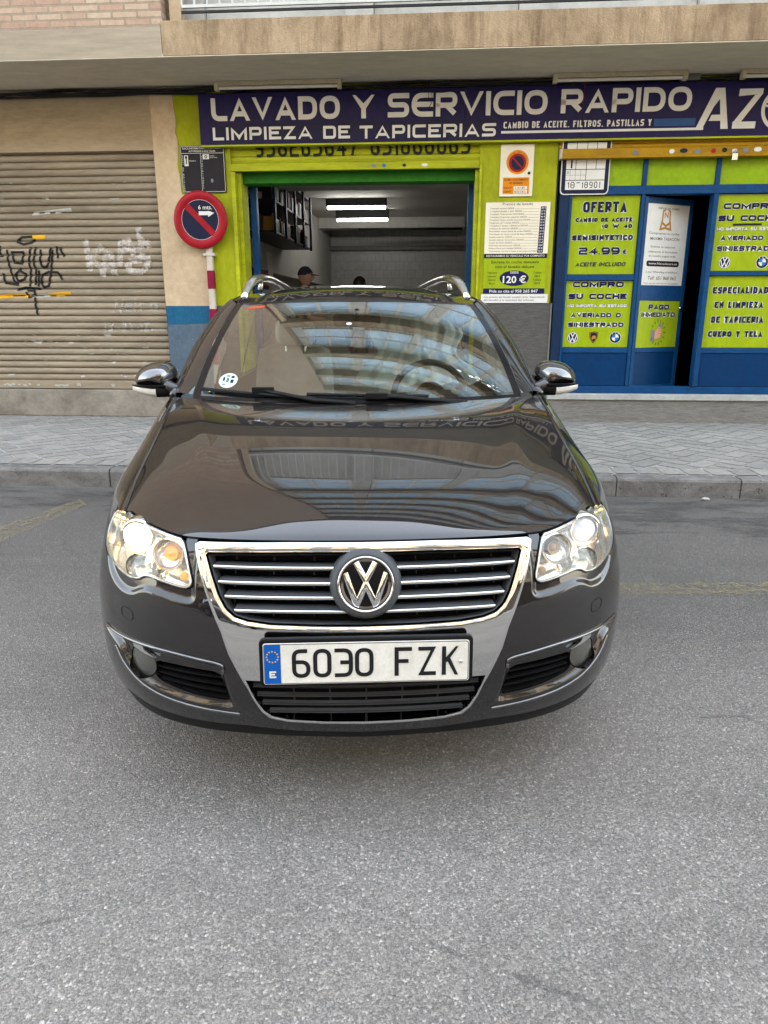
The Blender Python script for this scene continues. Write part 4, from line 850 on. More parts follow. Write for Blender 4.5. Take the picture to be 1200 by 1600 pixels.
# ---- window posters
def poster(label, x0, x1, z0, z1, y, dark, extra=(), sheet='poster_lime', group=None):
    t = fthing('window_poster', label, 'poster', (x0 + x1)/2, y, z0); part(MB().box(x0, x1, y, y + .004, z0, z1), 'sheet', sheet, t)
    halo = MB(); ink = MB()
    for (txt, a, b, c, d, w, sl) in dark: 
        if txt.startswith('~'): stext(ink, txt[1:], a, b, c, d, w, y - .003, sl, .3)
        else: stext(halo, txt, a - .004, b + .004, c - .004, d + .004, w*1.18 + .008, y - .001, sl, .3); stext(ink, txt, a, b, c, d, w*1.18, y - .003, sl, .3)
    part(halo, 'lettering_outline', 'white_print', t); part(ink, 'lettering', 'navy_print', t)
    for n, ma, fn in extra: mb = MB(); fn(mb, y); part(mb, n, ma, t)
    return t
poster('lime poster reading OFERTA CAMBIO DE ACEITE 24,99 € in the blue shop window', 2.038, 2.757, 1.778, 2.575, .020,
       [('OFERTA', 2.160, 2.627, 2.412, 2.522, .0235, 0), ('CAMBIO DE ACEITE', 2.088, 2.692, 2.317, 2.360, .0125, 0), ('10 W 40', 2.375, 2.697, 2.252, 2.294, .0135, 0), ('SEMISINTETICO', 2.064, 2.715, 2.130, 2.184, .0155, 0), ('24,99', 2.146, 2.586, 1.982, 2.058, .0175, 0), ('€', 2.620, 2.660, 1.984, 2.034, .010, 0), ('~ACEITE INCLUIDO'.replace('~', '~'), 2.118, 2.655, 1.860, 1.902, .010, .25)])
def roundel(cx, cz, r, kind):
    def black(mb, y):
        if kind == 'v': mb.disc(cx, cz, r, y - .001, 32)
        elif kind == 'q': mb.disc(cx, cz, r, y - .001, 32)
        else: flat(mb, [(cx - r*.75, cz + r*.85), (cx, cz + r), (cx + r*.75, cz + r*.85), (cx + r*.7, cz), (cx + r*.35, cz - r*.65), (cx, cz - r), (cx - r*.35, cz - r*.65), (cx - r*.7, cz)], y - .001)
    def white(mb, y):
        if kind == 'v': vw_mark(mb, cx, cz, r*.96, y - .002, .17, .12)
        elif kind == 'q':
            mb.disc(cx, cz, r, y - .002, 32, r*.93)
            for a in (0, pi): flat(mb, [(cx, cz)] + ell(cx, cz, r*.6, r*.6, 9, a, a + pi/2) + [(cx + r*.6*cos(a+pi/2), cz + r*.6*sin(a+pi/2))], y - .002)
            for k, ch in enumerate('BMW'): ftext(mb, ch, cx + r*.78*cos(pi*.72 - k*.69), cz + r*.70*sin(pi*.72 - k*.69), r*.2, y - .002, None, .02, 'C')
    def blue(mb, y):
        if kind == 'q':
            for a in (pi/2, -pi/2): flat(mb, [(cx, cz)] + ell(cx, cz, r*.6, r*.6, 9, a, a + pi/2) + [(cx + r*.6*cos(a+pi/2), cz + r*.6*sin(a+pi/2))], y - .0025)
        if kind == 'g':
            line2(mb, [(cx - r*.62, cz + r*.72), (cx, cz + r*.86), (cx + r*.62, cz + r*.72), (cx + r*.57, cz), (cx + r*.28, cz - r*.55), (cx, cz - r*.82), (cx - r*.28, cz - r*.55), (cx - r*.57, cz)], r*.07, y - .002, True)
            flat(mb, [(cx - r*.35, cz - r*.1), (cx - r*.2, cz + r*.25), (cx + r*.15, cz + r*.35), (cx + r*.38, cz + r*.1), (cx + r*.3, cz - r*.3), (cx + r*.05, cz - r*.15), (cx - r*.15, cz - r*.4)], y - .0024)
    return [('emblem_field', 'navy_print' if kind == 'v' else 'black_print', black)] + ([('emblem', 'white_print', white)] if kind in 'vq' else []) + ([('emblem_colour', 'blue_print' if kind == 'q' else 'gold_print', blue)] if kind in 'qg' else [])
def white_line(txt, a, b, c, d, w):
    return [('white_line', 'white_print', lambda mb, y: stext(mb, txt, a, b, c, d, w, y - .0035, 0, .3)), ('white_line_outline', 'grey_print', lambda mb, y: stext(mb, txt, a - .004, b + .004, c - .004, d + .004, w + .008, y - .0015, 0, .3))]
poster('lime COMPRO SU COCHE poster with a shield between two round emblems', 2.036, 2.759, .992, 1.706, .021,
       [('COMPRO', 2.106, 2.663, 1.640, 1.700, .0165, 0), ('SU COCHE', 2.068, 2.704, 1.514, 1.573, .0165, 0), ('AVERIADO O', 2.106, 2.660, 1.317, 1.365, .0125, 0), ('SINIESTRADO', 2.084, 2.698, 1.214, 1.262, .0125, 0)],
       white_line('NO IMPORTA SU ESTADO', 2.064, 2.714, 1.428, 1.457, .0075) + roundel(2.144, 1.094, .062, 'v') + roundel(2.378, 1.098, .066, 'g') + roundel(2.618, 1.098, .064, 'q'))
poster('lime COMPRO SU COCHE poster with a black bar drawn under its second line', 3.566, 4.415, 1.808, 2.575, .020,
       [('COMPRO', 3.634, 4.19, 2.432, 2.492, .0165, 0), ('SU COCHE', 3.596, 4.232, 2.312, 2.371, .0165, 0), ('AVERIADO O', 3.640, 4.194, 2.119, 2.166, .0125, 0), ('SINIESTRADO', 3.616, 4.23, 2.011, 2.061, .0125, 0)],
       white_line('NO IMPORTA SU ESTADO', 3.592, 4.24, 2.220, 2.252, .0075) + roundel(3.714, 1.894, .062, 'v') + roundel(4.110, 1.895, .066, 'q') + [('black_bar', 'black_print', lambda mb, y: mb.quad((3.752, y - .002, 2.266), (4.052, y - .002, 2.268), (4.052, y - .002, 2.290), (3.752, y - .002, 2.288)))])
poster('lime poster reading ESPECIALIDAD EN LIMPIEZA DE TAPICERIA CUERO Y TELA', 3.566, 4.42, .992, 1.752, .021,
       [('ESPECIALIDAD', 3.628, 4.215, 1.570, 1.640, .0165, 0), ('EN LIMPIEZA', 3.664, 4.186, 1.418, 1.486, .0165, 0), ('DE TAPICERIA', 3.646, 4.208, 1.259, 1.329, .0165, 0), ('CUERO Y TELA', 3.631, 4.220, 1.107, 1.171, .0165, 0)])
def door_poster(label, z0, z1, sheet):
    w = DR; t = empty('door_poster', fpos(2.80, .02, 0) + Matrix.Rotation(-FA + DA, 3, 'Z') @ Vector((.355, -.012, z0)), -FA + DA); tag(t, label, 'poster'); ORG[t.name] = (.355, -.012, z0)
    part(MB().box(.053, .657, -.012, -.008, z0, z1), 'sheet', sheet, t); return t
X = lambda u: .053 + (u - 2.862)/.479*.604
t = door_poster('lime PAGO INMEDIATO poster with a hand picture on the open door', .985, 1.495, 'poster_lime'); y = -.0125
halo, ink = MB(), MB()
for txt, a, b, c, d, w in (('PAGO', 2.973, 3.217, 1.400, 1.458, .0155), ('INMEDIATO', 2.897, 3.297, 1.322, 1.372, .0125)):
    stext(halo, txt, X(a) - .004, X(b) + .004, c - .004, d + .004, w*1.15 + .008, y - .001); stext(ink, txt, X(a), X(b), c, d, w*1.15, y - .003)
hx, hz = X(3.10), 1.15
for k in range(13):
    a = -2.6 + k*.43; line2(ink, [(hx + .015 + .088*cos(a), hz + .088*1.25*sin(a)), (hx + .015 + .115*cos(a), hz + .115*1.25*sin(a))], .007, y - .002)
part(halo, 'lettering_outline', 'white_print', t); part(ink, 'lettering', 'navy_print', t)
mb = MB(); flat(mb, [(hx - .085, hz - .10), (hx - .03, hz - .09), (hx - .03, hz + .02), (hx - .085, hz + .03)], y - .002); flat(mb, [(hx + .01, hz + .06), (hx + .03, hz + .11), (hx + .075, hz + .07), (hx + .06, hz + .03)], y - .0026); part(mb, 'sleeve_picture', 'grey_print', t)
mb = MB(); flat(mb, [(hx - .03, hz - .075), (hx + .05, hz - .06), (hx + .072, hz), (hx + .06, hz + .05), (hx + .02, hz + .065), (hx - .005, hz + .035), (hx - .03, hz + .01)], y - .003)
part(mb, 'hand_picture', 'skin_print', t)
mb = MB()
for q in (0, 1, 2): line2(mb, [(hx + .022, hz + .045 - .025*q), (hx + .066, hz + .036 - .025*q)], .003, y - .0035)
part(mb, 'hand_lines', 'black_print', t)
t = door_poster('white poster with a tan emblem and black print on the open door', 1.664, 2.506, 'white_print'); ink = MB(); y = -.0125
ftext(ink, 'NEVADA CARS', .355, 2.452, .022, y, .30, .004, 'C')
for txt, a, b, z, h in (('Compramos tu coche', 2.90, 3.251, 2.196, .024), ('MAXIMA TASACIÓN', 2.92, 3.257, 2.137, .030), ('Solicita tu tasacion', 2.93, 3.216, 2.058, .022), ('rellenando el formulario', 2.91, 3.25, 2.006, .022), ('en nuestra pagina web:', 2.92, 3.236, 1.962, .022), ('o por WhatsApp al telefono:', 2.90, 3.274, 1.794, .021), ('Telf  651 868 063', 2.93, 3.261, 1.722, .038), ('Todo tipo de vehiculos con sus papeles', 2.888, 3.291, 1.678, .014)):
    ftext(ink, txt, X(a), z, h, y, X(b) - X(a), .004)
part(ink, 'lettering', 'black_print', t)
mb = MB(); mb.prism(rrect(X(2.90), X(3.282), 1.862, 1.922, .025), y - .001, y); part(mb, 'web_strip', 'black_print', t)
mb = MB(); ftext(mb, 'www.Nevadacars.es', (X(2.90) + X(3.282))/2, 1.883, .022, y - .0018, .42, .004, 'C'); part(mb, 'web_lettering', 'cream_print', t)
mb = MB(); ex = X(3.08); ez = 2.35
line2(mb, [(ex - .055, ez - .02), (ex - .05, ez + .085), (ex - .02, ez + .10)], .02, y - .001); line2(mb, [(ex + .055, ez - .02), (ex + .05, ez + .085), (ex + .02, ez + .10)], .02, y - .001)
line2(mb, [(ex - .075, ez - .10), (ex - .06, ez - .03), (ex, ez - .065), (ex + .06, ez - .03), (ex + .075, ez - .10), (ex, ez - .085)], .024, y - .0014, True); ftext(mb, 'N', ex, ez + .02, .055, y - .001, None, .03, 'C'); part(mb, 'emblem', 'gold_print', t)

# ------------------------------------------------------------------ unlit tube lights under the canopy and the cable bundle
TL = [(-1.77, -.43, 'unlit cream tube light under the canopy above the word LAVADO'), (1.735, 3.06, 'unlit cream tube light under the canopy above the word RAPIDO'), (3.58, 4.85, 'unlit cream tube light under the canopy above the wheel emblem')]
for x0, x1, lab in TL:
    t = fthing('tube_light', lab, 'light', (x0 + x1)/2, -.17, 3.70, 'tube lights under the canopy')
    part(MB().box(x0, x1, -.20, -.14, 3.655, 3.699), 'housing', 'cream_plastic', t, .004)
    part(MB().cyl((x0 + .03, -.185, 3.635), (x1 - .03, -.185, 3.635), .016, n=12), 'tube', 'tube_off', t)
    for a in (x0, x1 - .045): part(MB().box(a, a + .045, -.212, -.145, 3.612, 3.68), 'end_cap', 'cream_plastic', t, .004)
rc = random.Random(21)
t = fthing('cable_bundle', 'bundle of black cables sagging along the wall under the canopy', 'cables', 0, -.05, 3.66)
for k in range(9):
    mb = MB(); y = -.03 - .016*(k % 4); zb = 3.650 + .012*(k // 2) ; pts = []; x = -6.5 + rc.random()*.4; ph = rc.random()*6
    while x < 6.3:
        pts.append((x, y + .008*sin(x*1.7 + ph), zb - abs(.026*sin(x*pi/1.9 + ph)) + .006*sin(x*5 + k))); x += .12
    mb.tube(pts, rc.choice((.005, .007, .009)), 6); part(mb, 'cable', 'cable', t)
for x, L in ((.47, .16), (.435, .10)):
    mb = MB(); mb.tube([(x, -.09, 3.66), (x + .035, -.1, 3.60), (x + .04, -.095, 3.60 - L*.7), (x + .01, -.09, 3.60 - L)], .003, 6); part(mb, 'loose_end', 'cable', t)
mb = MB(); mb.tube([(-.2, -.095, 3.625), (.2, -.094, 3.585), (.6, -.094, 3.575), (1.0, -.094, 3.60), (1.5, -.09, 3.64)], .0028, 6); part(mb, 'cable', 'cable', t)
mb = MB(); mb.box(3.02, 3.22, -.09, -.02, 3.64, 3.70); part(mb, 'junction_box', 'grey_metal', t, .01)
mb = MB(); mb.tube([(2.06, -.085, 3.66), (2.075, -.088, 3.60), (2.068, -.086, 3.50), (2.06, -.084, 3.44)], .0025, 6); part(mb, 'cable', 'red_print', t)

# ------------------------------------------------------------------ inside the garage
for k, (x0, x1, y, z) in enumerate(((-1.52, -.38, 5.8, 3.25), (-1.56, -.45, 7.4, 3.225))):
    t = fthing('ceiling_tube_light', ('lit tube light on the garage ceiling, nearer of the two', 'lit tube light on the garage ceiling, farther of the two')[k], 'light', (x0 + x1)/2, y, 3.4, 'lit tubes on the garage ceiling')
    part(MB().box(x0, x1, y - .05, y + .05, z + .03, 3.41 if k else 3.41), 'housing', 'dark_metal', t, .004)
    part(MB().cyl((x0 + .03, y - .03, z), (x1 - .03, y - .03, z), .028, n=12), 'tube', 'tube_on', t)
SX = -1.98
t = fthing('wall_shelf', 'dark blue wall shelf crowded with oil containers inside the garage', 'shelf', SX, 2.9, 2.5)
SY0, SY1, SXF = 1.75, 4.6, -1.62
for z in (2.42, 2.82, 3.2): part(MB().box(-2.28, SXF, SY0, SY1, z, z + .025), 'board', 'dark_metal', t, .002)
for y in (SY0 + .02, SY0 + .75, SY0 + 1.45, SY0 + 2.15, SY1 - .03): part(MB().box(SXF - .01, SXF + .025, y - .02, y + .02, 2.40, 3.25), 'upright', 'navy_paint', t)
rb = random.Random(31); n = 0; proto = {}
cols = [('black_plastic', 'black'), ('dark_metal', 'dark grey'), ('grey_metal', 'grey'), ('gold_print', 'gold'), ('red_print', 'red')]
def oil_can(x, y, z, w, d, h, mat, lab):
    o = fthing('oil_container', lab, 'container', x, y, z, 'oil containers on the garage shelf')
    part(MB().prism(rrect(x - w/2, x + w/2, z, z + h*.82, .02, 3), y - d/2, y + d/2), 'body', mat, o, .006)
    part(MB().cyl((x + w*.2, y, z + h*.82), (x + w*.2, y, z + h), w*.14, n=10), 'cap', 'red_print' if mat != 'red_print' else 'black_plastic', o)
    part(MB().box(x + w/2, x + w/2 + .002, y - d*.36, y + d*.36, z + h*.15, z + h*.6), 'label', 'grey_print', o); return o
where = []
for zi, z in enumerate((2.445, 2.845)):
    y = SY0 + .16; k = 0
    while y < SY1 - .15:
        d = rb.choice((.16, .20, .24)); mat, cn = rb.choice(cols); h = rb.uniform(.22, .32)
        if abs((y - SY0) % .72) > .05:
            oil_can(SXF - .10, y, z, .14, d, h, mat, '%s oil container on the %s garage shelf board, %s from the street end' % (cn, ('lower', 'upper')[zi], ('first', 'second', 'third', 'fourth', 'fifth', 'sixth', 'seventh', 'eighth', 'ninth', 'tenth', 'eleventh', 'twelfth', 'thirteenth', 'fourteenth')[k])); k += 1
        y += d + rb.uniform(.03, .08)
t = fthing('paper_notice', 'white paper notice pinned to the garage wall under the shelf', 'notice', -2.11, 3.6, 1.9); part(MB().box(-2.118, -2.112, 3.35, 3.75, 1.85, 2.3), 'sheet', 'white_print', t)
t = fthing('wall_box', 'dark square box on the garage wall below the oil shelf', 'box', -2.05, 2.3, 1.75); part(MB().box(-2.11, -1.90, 2.05, 2.5, 1.70, 1.98), 'body', 'dark_metal', t, .01); part(MB().box(-1.905, -1.895, 2.10, 2.45, 1.74, 1.94), 'face', 'red_print', t)
t = fthing('wall_hook', 'dark metal hook bracket on the bare garage wall', 'hook', 1.3, 4.0, 1.9); part(MB().box(1.25, 1.28, 3.97, 4.03, 1.80, 1.95).tube([(1.0, 4.0, 1.86), (1.26, 4.0, 1.86)], .012), 'bracket', 'dark_metal', t)
t = fthing('bucket', 'blue plastic bucket standing inside the shop doorway', 'bucket', 3.42, .75, .15)
part(MB().lathe([(.0, .0), (.115, .0), (.15, .30), (.158, .30), (.158, .285), (.142, .285), (.11, .01), (0, .01)], (3.42, .75, .152), (0, 0, 1), 28), 'body', simple('blue_bucket', '#1f5f80', .4), t)
part(MB().tube([(3.42 + .15*cos(a), .75 + .05*sin(a)*0 - .1*abs(sin(a)), .44 + .02*sin(a)) for a in [pi*k/12 for k in range(13)]], .004, 6), 'handle', 'grey_metal', t)
# crumpled litter by the kerb
t = fthing('litter_scrap', 'small crumpled white paper scrap lying against the kerb', 'litter', 2.66, -3.06, .004)
bm = bmesh.new(); bmesh.ops.create_icosphere(bm, subdivisions=3, radius=.022); rl = random.Random(2)
for v in bm.verts: v.co = Vector((v.co.x*1.3, v.co.y*.8, max(-.010, v.co.z*.6))) * rl.uniform(.8, 1.15)
me = bpy.data.meshes.new('paper'); bm.to_mesh(me); bm.free(); me.materials.append(M['sticker_white']); o = bpy.data.objects.new('paper', me); COL.objects.link(o); o.parent = t; o.location = (0, 0, .012)

# ------------------------------------------------------------------ people inside the garage
def skin_mesh(joints, edges, sub=2):
    """joints: name -> (x, y, z, radius); one continuous skin grown over the skeleton"""
    names = list(joints); me = bpy.data.meshes.new('s'); me.from_pydata([joints[n][:3] for n in names], [(names.index(a), names.index(b)) for a, b in edges], [])
    o = bpy.data.objects.new('s', me); COL.objects.link(o); sk = o.modifiers.new('k', 'SKIN'); sk.use_smooth_shade = True
    for i, n in enumerate(names):
        r = joints[n][3]; r = r if isinstance(r, tuple) else (r, r); me.skin_vertices[0].data[i].radius = r; me.skin_vertices[0].data[i].use_root = (i == 0)
    sb = o.modifiers.new('u', 'SUBSURF'); sb.levels = sub; sb.render_levels = sub
    dg = bpy.context.evaluated_depsgraph_get(); e = o.evaluated_get(dg); m2 = e.to_mesh(); out = ([tuple(v.co) for v in m2.vertices], [tuple(p.vertices) for p in m2.polygons]); e.to_mesh_clear()
    bpy.data.objects.remove(o); bpy.data.meshes.remove(me); return out
def head_mesh(c, s=1.0):
    """face looks along +x"""
    vs, fs = [], []; nu, nv = 40, 28
    for i in range(nv + 1):
        th = pi*i/nv
        for j in range(nu):
            ph = 2*pi*j/nu; d = Vector((sin(th)*cos(ph), sin(th)*sin(ph), cos(th)))
            r = Vector((d.x*.098, d.y*.076, d.z*.118))
            if d.z < 0: r.x *= 1 - .10*d.z*d.z; r.y *= 1 + .32*d.z*.8
            f = max(0, d.x)
            if f > .3:
                g = lambda y0, z0, wy, wz: math.exp(-((d.y - y0)/wy)**2 - ((d.z - z0)/wz)**2)
                r.x += .030*g(0, -.20, .16, .18) + .012*g(0, -.05, .10, .22) + .010*g(0, -.52, .28, .10) + .014*g(0, -.86, .3, .16) + .008*g(0, .22, .6, .12) - .010*(g(.36, .04, .2, .12) + g(-.36, .04, .2, .12)) - .006*g(0, -.63, .3, .06)
            r.y += math.copysign(.016, d.y) * math.exp(-((d.x + .08)/.16)**2 - ((d.z + .08)/.26)**2) * (abs(d.y) > .5)
            vs.append((c[0] + s*r.x, c[1] + s*r.y, c[2] + s*r.z))
    for i in range(nv):
        for j in range(nu): fs.append((i*nu + j, (i+1)*nu + j, (i+1)*nu + (j+1) % nu, i*nu + (j+1) % nu))
    return vs, fs
def fused(name, parts_, mat, parent, vox=.011):
    mb = MB(); mb.smooth = True
    for vs, fs in parts_: mb.add(vs, fs)
    o = mb.build(name, mat, parent); rm = o.modifiers.new('fuse', 'REMESH'); rm.mode = 'VOXEL'; rm.voxel_size = vox; rm.use_smooth_shade = True
    sm = o.modifiers.new('soft', 'SMOOTH'); sm.iterations = 3; return o
def person(x, y, rz, h, label, arms, cap=False):
    k = h/1.80; t = empty('person', fpos(x, y, .152), -FA + rz); tag(t, label, 'person')
    J = {'pelvis': (0, 0, .95, (.13, .16)), 'waist': (0, 0, 1.10, (.11, .145)), 'chest': (.01, 0, 1.32, (.12, .17)), 'neck0': (0, 0, 1.48, .062), 'neck': (.015, 0, 1.58, .055)}
    E = [('pelvis', 'waist'), ('waist', 'chest'), ('chest', 'neck0'), ('neck0', 'neck')]
    hands = []
    for sgn, a in ((1, arms[0]), (-1, arms[1])):
        n = 'lr'[sgn < 0]
        J.update({'sh'+n: (0, .19*sgn, 1.44, .062), 'el'+n: (a[0], a[1]*sgn, a[2], .045), 'wr'+n: (a[3], a[4]*sgn, a[5], .031), 'hip'+n: (0, .095*sgn, .90, .098), 'kn'+n: (.02, .11*sgn, .50, .062), 'an'+n: (-.01, .12*sgn, .09, .042), 'to'+n: (.15, .14*sgn, .04, .036)})
        E += [('chest', 'sh'+n), ('sh'+n, 'el'+n), ('el'+n, 'wr'+n), ('pelvis', 'hip'+n), ('hip'+n, 'kn'+n), ('kn'+n, 'an'+n), ('an'+n, 'to'+n)]
        w = Vector(J['wr'+n][:3]); d = (w - Vector(J['el'+n][:3])).normalized(); sd = d.cross(Vector((0, 0, 1))); sd = sd.normalized() if sd.length > .1 else Vector((0, 1, 0)); up = sd.cross(d)
        HJ = {'w': (*w, .026), 'p': (*(w + d*.05), (.034, .018)), 'p2': (*(w + d*.085), (.036, .016))}; HE = [('w', 'p'), ('p', 'p2')]
        for f in range(4):
            L = (.068, .078, .072, .056)[f]; b = w + d*.088 + sd*(.024 - .016*f); HJ['a%d' % f] = (*b, .009); HJ['b%d' % f] = (*(b + d*L*.5 - up*.006), .0085); HJ['c%d' % f] = (*(b + d*L*.9 - up*.022), .007); HE += [('p2', 'a%d' % f), ('a%d' % f, 'b%d' % f), ('b%d' % f, 'c%d' % f)]
        HJ['t0'] = (*(w + d*.035 + sd*.032), .011); HJ['t1'] = (*(w + d*.07 + sd*.052 - up*.01), .0095); HJ['t2'] = (*(w + d*.098 + sd*.055 - up*.018), .008); HE += [('p', 't0'), ('t0', 't1'), ('t1', 't2')]
        hands.append(skin_mesh(HJ, HE))
    sc = lambda m: ([tuple(c*k for c in v) for v in m[0]], m[1])
    fused('body', [sc(skin_mesh(J, E))] + [sc(q) for q in hands] + [sc(head_mesh((.03, 0, 1.685)))], 'skin', t)
    gr = lambda q: tuple(v + .024 for v in q) if isinstance(q, tuple) else q + .024
    U = {n: (*J[n][:3], gr(J[n][3])) for n in ('waist', 'pelvis', 'chest', 'neck0', 'shl', 'shr', 'ell', 'elr')}; U['neck0'] = (0, 0, 1.455, .085)
    fused('shirt', [sc(skin_mesh(U, [('pelvis', 'waist'), ('waist', 'chest'), ('chest', 'neck0'), ('chest', 'shl'), ('chest', 'shr'), ('shl', 'ell'), ('shr', 'elr')]))], 'cloth_dark', t)
    Wd = {n: (*J[n][:3], gr(J[n][3])) for n in ('pelvis', 'hipl', 'hipr', 'knl', 'knr', 'anl', 'anr')}
    fused('trousers', [sc(skin_mesh(Wd, [('pelvis', 'hipl'), ('pelvis', 'hipr'), ('hipl', 'knl'), ('hipr', 'knr'), ('knl', 'anl'), ('knr', 'anr')]))], 'cloth_dark', t)
    mb = MB(); mb.smooth = True
    for s_ in (1, -1): mb.lathe([(0, -.02), (.05, -.02), (.052, .03), (.04, .07), (0, .075)], (.05, .13*s_, .022), (0, 0, 1), 16, True, 1.0)
    hv, hf = head_mesh((.03, 0, 1.685)); hvv = [Vector(v) for v in hv]; c = Vector((.03, 0, 1.685))
    keep = lambda f: all((hvv[i] - c).z > (.012 if cap else -.02) + max(0, (hvv[i].x - .05))*(.3 if cap else 1.2) for i in f)
    mb = MB(); mb.smooth = True; mb.add([tuple((c + (v - c)*(1.10 if cap else 1.07))*k) for v in hvv], [f for f in hf if keep(f)]); part_ = mb.build('cap' if cap else 'hair', 'cloth_dark' if cap else 'hair', t)
    if cap:
        rows = []
        for i in range(7):
            a = -1.0 + i/3; rows.append([tuple(Vector((.03 + (.098 + q*.095*max(.15, cos(a)))*cos(a*.75), .075*sin(a)*1.05, 1.712 - .012*q))*k) for q in (0, .5, 1)])
        b = MB(); b.smooth = True; b.grid(rows); o = b.build('cap_brim', 'cloth_dark', part_); so = o.modifiers.new('t', 'SOLIDIFY'); so.thickness = .004
    return t
person(-1.20, 1.5, 0.15, 1.80, 'person in a dark T-shirt and black baseball cap inside the garage', ((.10, .22, 1.16, .34, .16, 1.20), (.08, .24, 1.14, .30, .18, 1.12)), True)
person(-.52, 2.0, .5, 1.70, 'person in the garage with only dark hair showing above the car roof', ((.03, .25, 1.14, .12, .26, .90), (.02, .25, 1.14, .10, .27, .89)))
# ------------------------------------------------------------------ the car: lower body shell as a surface over (s = way round the plan, z)
def nspline(x,y,b0=None,b1=None):
    """cubic spline; b0/b1 = end slopes (None = natural). returns evaluator"""
    x=np.asarray(x,float);y=np.asarray(y,float);n=len(x);h=np.diff(x)
    A=np.zeros((n,n));r=np.zeros(n)
    for i in range(1,n-1):
        A[i,i-1]=h[i-1];A[i,i]=2*(h[i-1]+h[i]);A[i,i+1]=h[i]
        r[i]=3*(h[i-1]*(y[i+1]-y[i])/h[i]+h[i]*(y[i]-y[i-1])/h[i-1])
        A[i,i-1],A[i,i+1]=h[i],h[i-1]
    if b0 is None: A[0,0]=2;A[0,1]=1;r[0]=3*(y[1]-y[0])/h[0]
    else: A[0,0]=1;r[0]=b0
    if b1 is None: A[-1,-1]=2;A[-1,-2]=1;r[-1]=3*(y[-1]-y[-2])/h[-1]
    else: A[-1,-1]=1;r[-1]=b1
    m=np.linalg.solve(A,r)
    def f(t):
        t=np.asarray(t,float);i=np.clip(np.searchsorted(x,t,side='right')-1,0,n-2)
        u=(t-x[i])/h[i];u2=u*u;u3=u2*u
        return (2*u3-3*u2+1)*y[i]+(u3-2*u2+u)*h[i]*m[i]+(-2*u3+3*u2)*y[i+1]+(u3-u2)*h[i]*m[i+1]
    return f
PLAN=np.array([(0,0),(.2,.008),(.38,.031),(.53,.078),(.64,.14),(.725,.225),(.782,.33),(.817,.45),(.842,.60),(.863,.80),(.881,1.05),(.900,1.4),(.91,1.8),(.91,2.4),(.905,3.2),(.89,3.9),(.86,4.35),(.78,4.6),(.6,4.71),(.3,4.76),(0,4.77)])
_ch=np.concatenate([[0],np.cumsum(np.hypot(*np.diff(PLAN,axis=0).T))])
px_=nspline(_ch,PLAN[:,0],1,-1);py_=nspline(_ch,PLAN[:,1],0,0);SMAX=_ch[-1]
ZS=[.18,.25,.32,.39,.46,.54,.62,.70,.78,.86,.92,1.0]
C0=nspline(ZS,[.105,.06,.028,.008,0,.003,.017,.038,.070,.115,.155,.22])
C1=nspline(ZS,[.10,.055,.022,.005,0,.0,.007,.026,.062,.125,.185,.28])
C2=nspline(ZS,[.06,.03,.012,.003,0,0,.003,.012,.026,.055,.09,.16])
def sstep(a,b,x):
    t=np.clip((x-a)/(b-a),0,1);return t*t*t*(t*(6*t-15)+10)
def S(s,z):
    s=np.asarray(s,float);z=np.asarray(z,float)
    a=np.abs(s);sg=np.where(s<0,-1.,1.)
    X=px_(a);Y=py_(a);e=1e-3
    lo=np.maximum(a-e,0);hi=a+e
    tx=px_(hi)-px_(lo);ty=py_(hi)-py_(lo);l=np.hypot(tx,ty);tx/=l;ty/=l
    # inward normal (towards the car's middle): (-ty, tx) for the right half
    w1=sstep(.2,.75,a);w2=sstep(.75,1.35,a)
    ins=C0(z)*(1-w1)+(C1(z)*(1-w2)+C2(z)*w2)*w1
    X=(X-ty*ins)*sg;Y=Y+tx*ins
    return np.stack([X,Y,np.broadcast_to(z,X.shape)],-1)
def pil(poly, X, Z):
    """points in polygon (numpy)"""
    P = np.asarray(poly); x0, y0 = P[:, 0], P[:, 1]; x1, y1 = np.roll(x0, -1), np.roll(y0, -1); ins = np.zeros(np.shape(X), bool)
    for a, b, c, d in zip(x0, y0, x1, y1):
        if b == d: continue
        ins ^= ((b > Z) != (d > Z)) & (X < (c - a)*(Z - b)/(d - b) + a)
    return ins
def pdist(poly, X, Z, closed=True):
    P = np.asarray(poly); D = np.full(np.shape(X), 9.0); n = len(P)
    for i in range(n if closed else n - 1):
        a = P[i]; b = P[(i+1) % n]; d = b - a; L = d @ d
        if L < 1e-12: continue
        t = np.clip(((X - a[0])*d[0] + (Z - a[1])*d[1])/L, 0, 1); D = np.minimum(D, np.hypot(X - a[0] - t*d[0], Z - a[1] - t*d[1]))
    return D
def chaikin(p, it=2, closed=True, keep=()):
    for _ in range(it):
        q = []
        n = len(p)
        for i in range(n if closed else n - 1):
            a = p[i]; b = p[(i+1) % n]; q += [(a[0]*.78 + b[0]*.22, a[1]*.78 + b[1]*.22), (a[0]*.22 + b[0]*.78, a[1]*.22 + b[1]*.78)]
        p = q if closed else [p[0]] + q + [p[-1]]
    return p
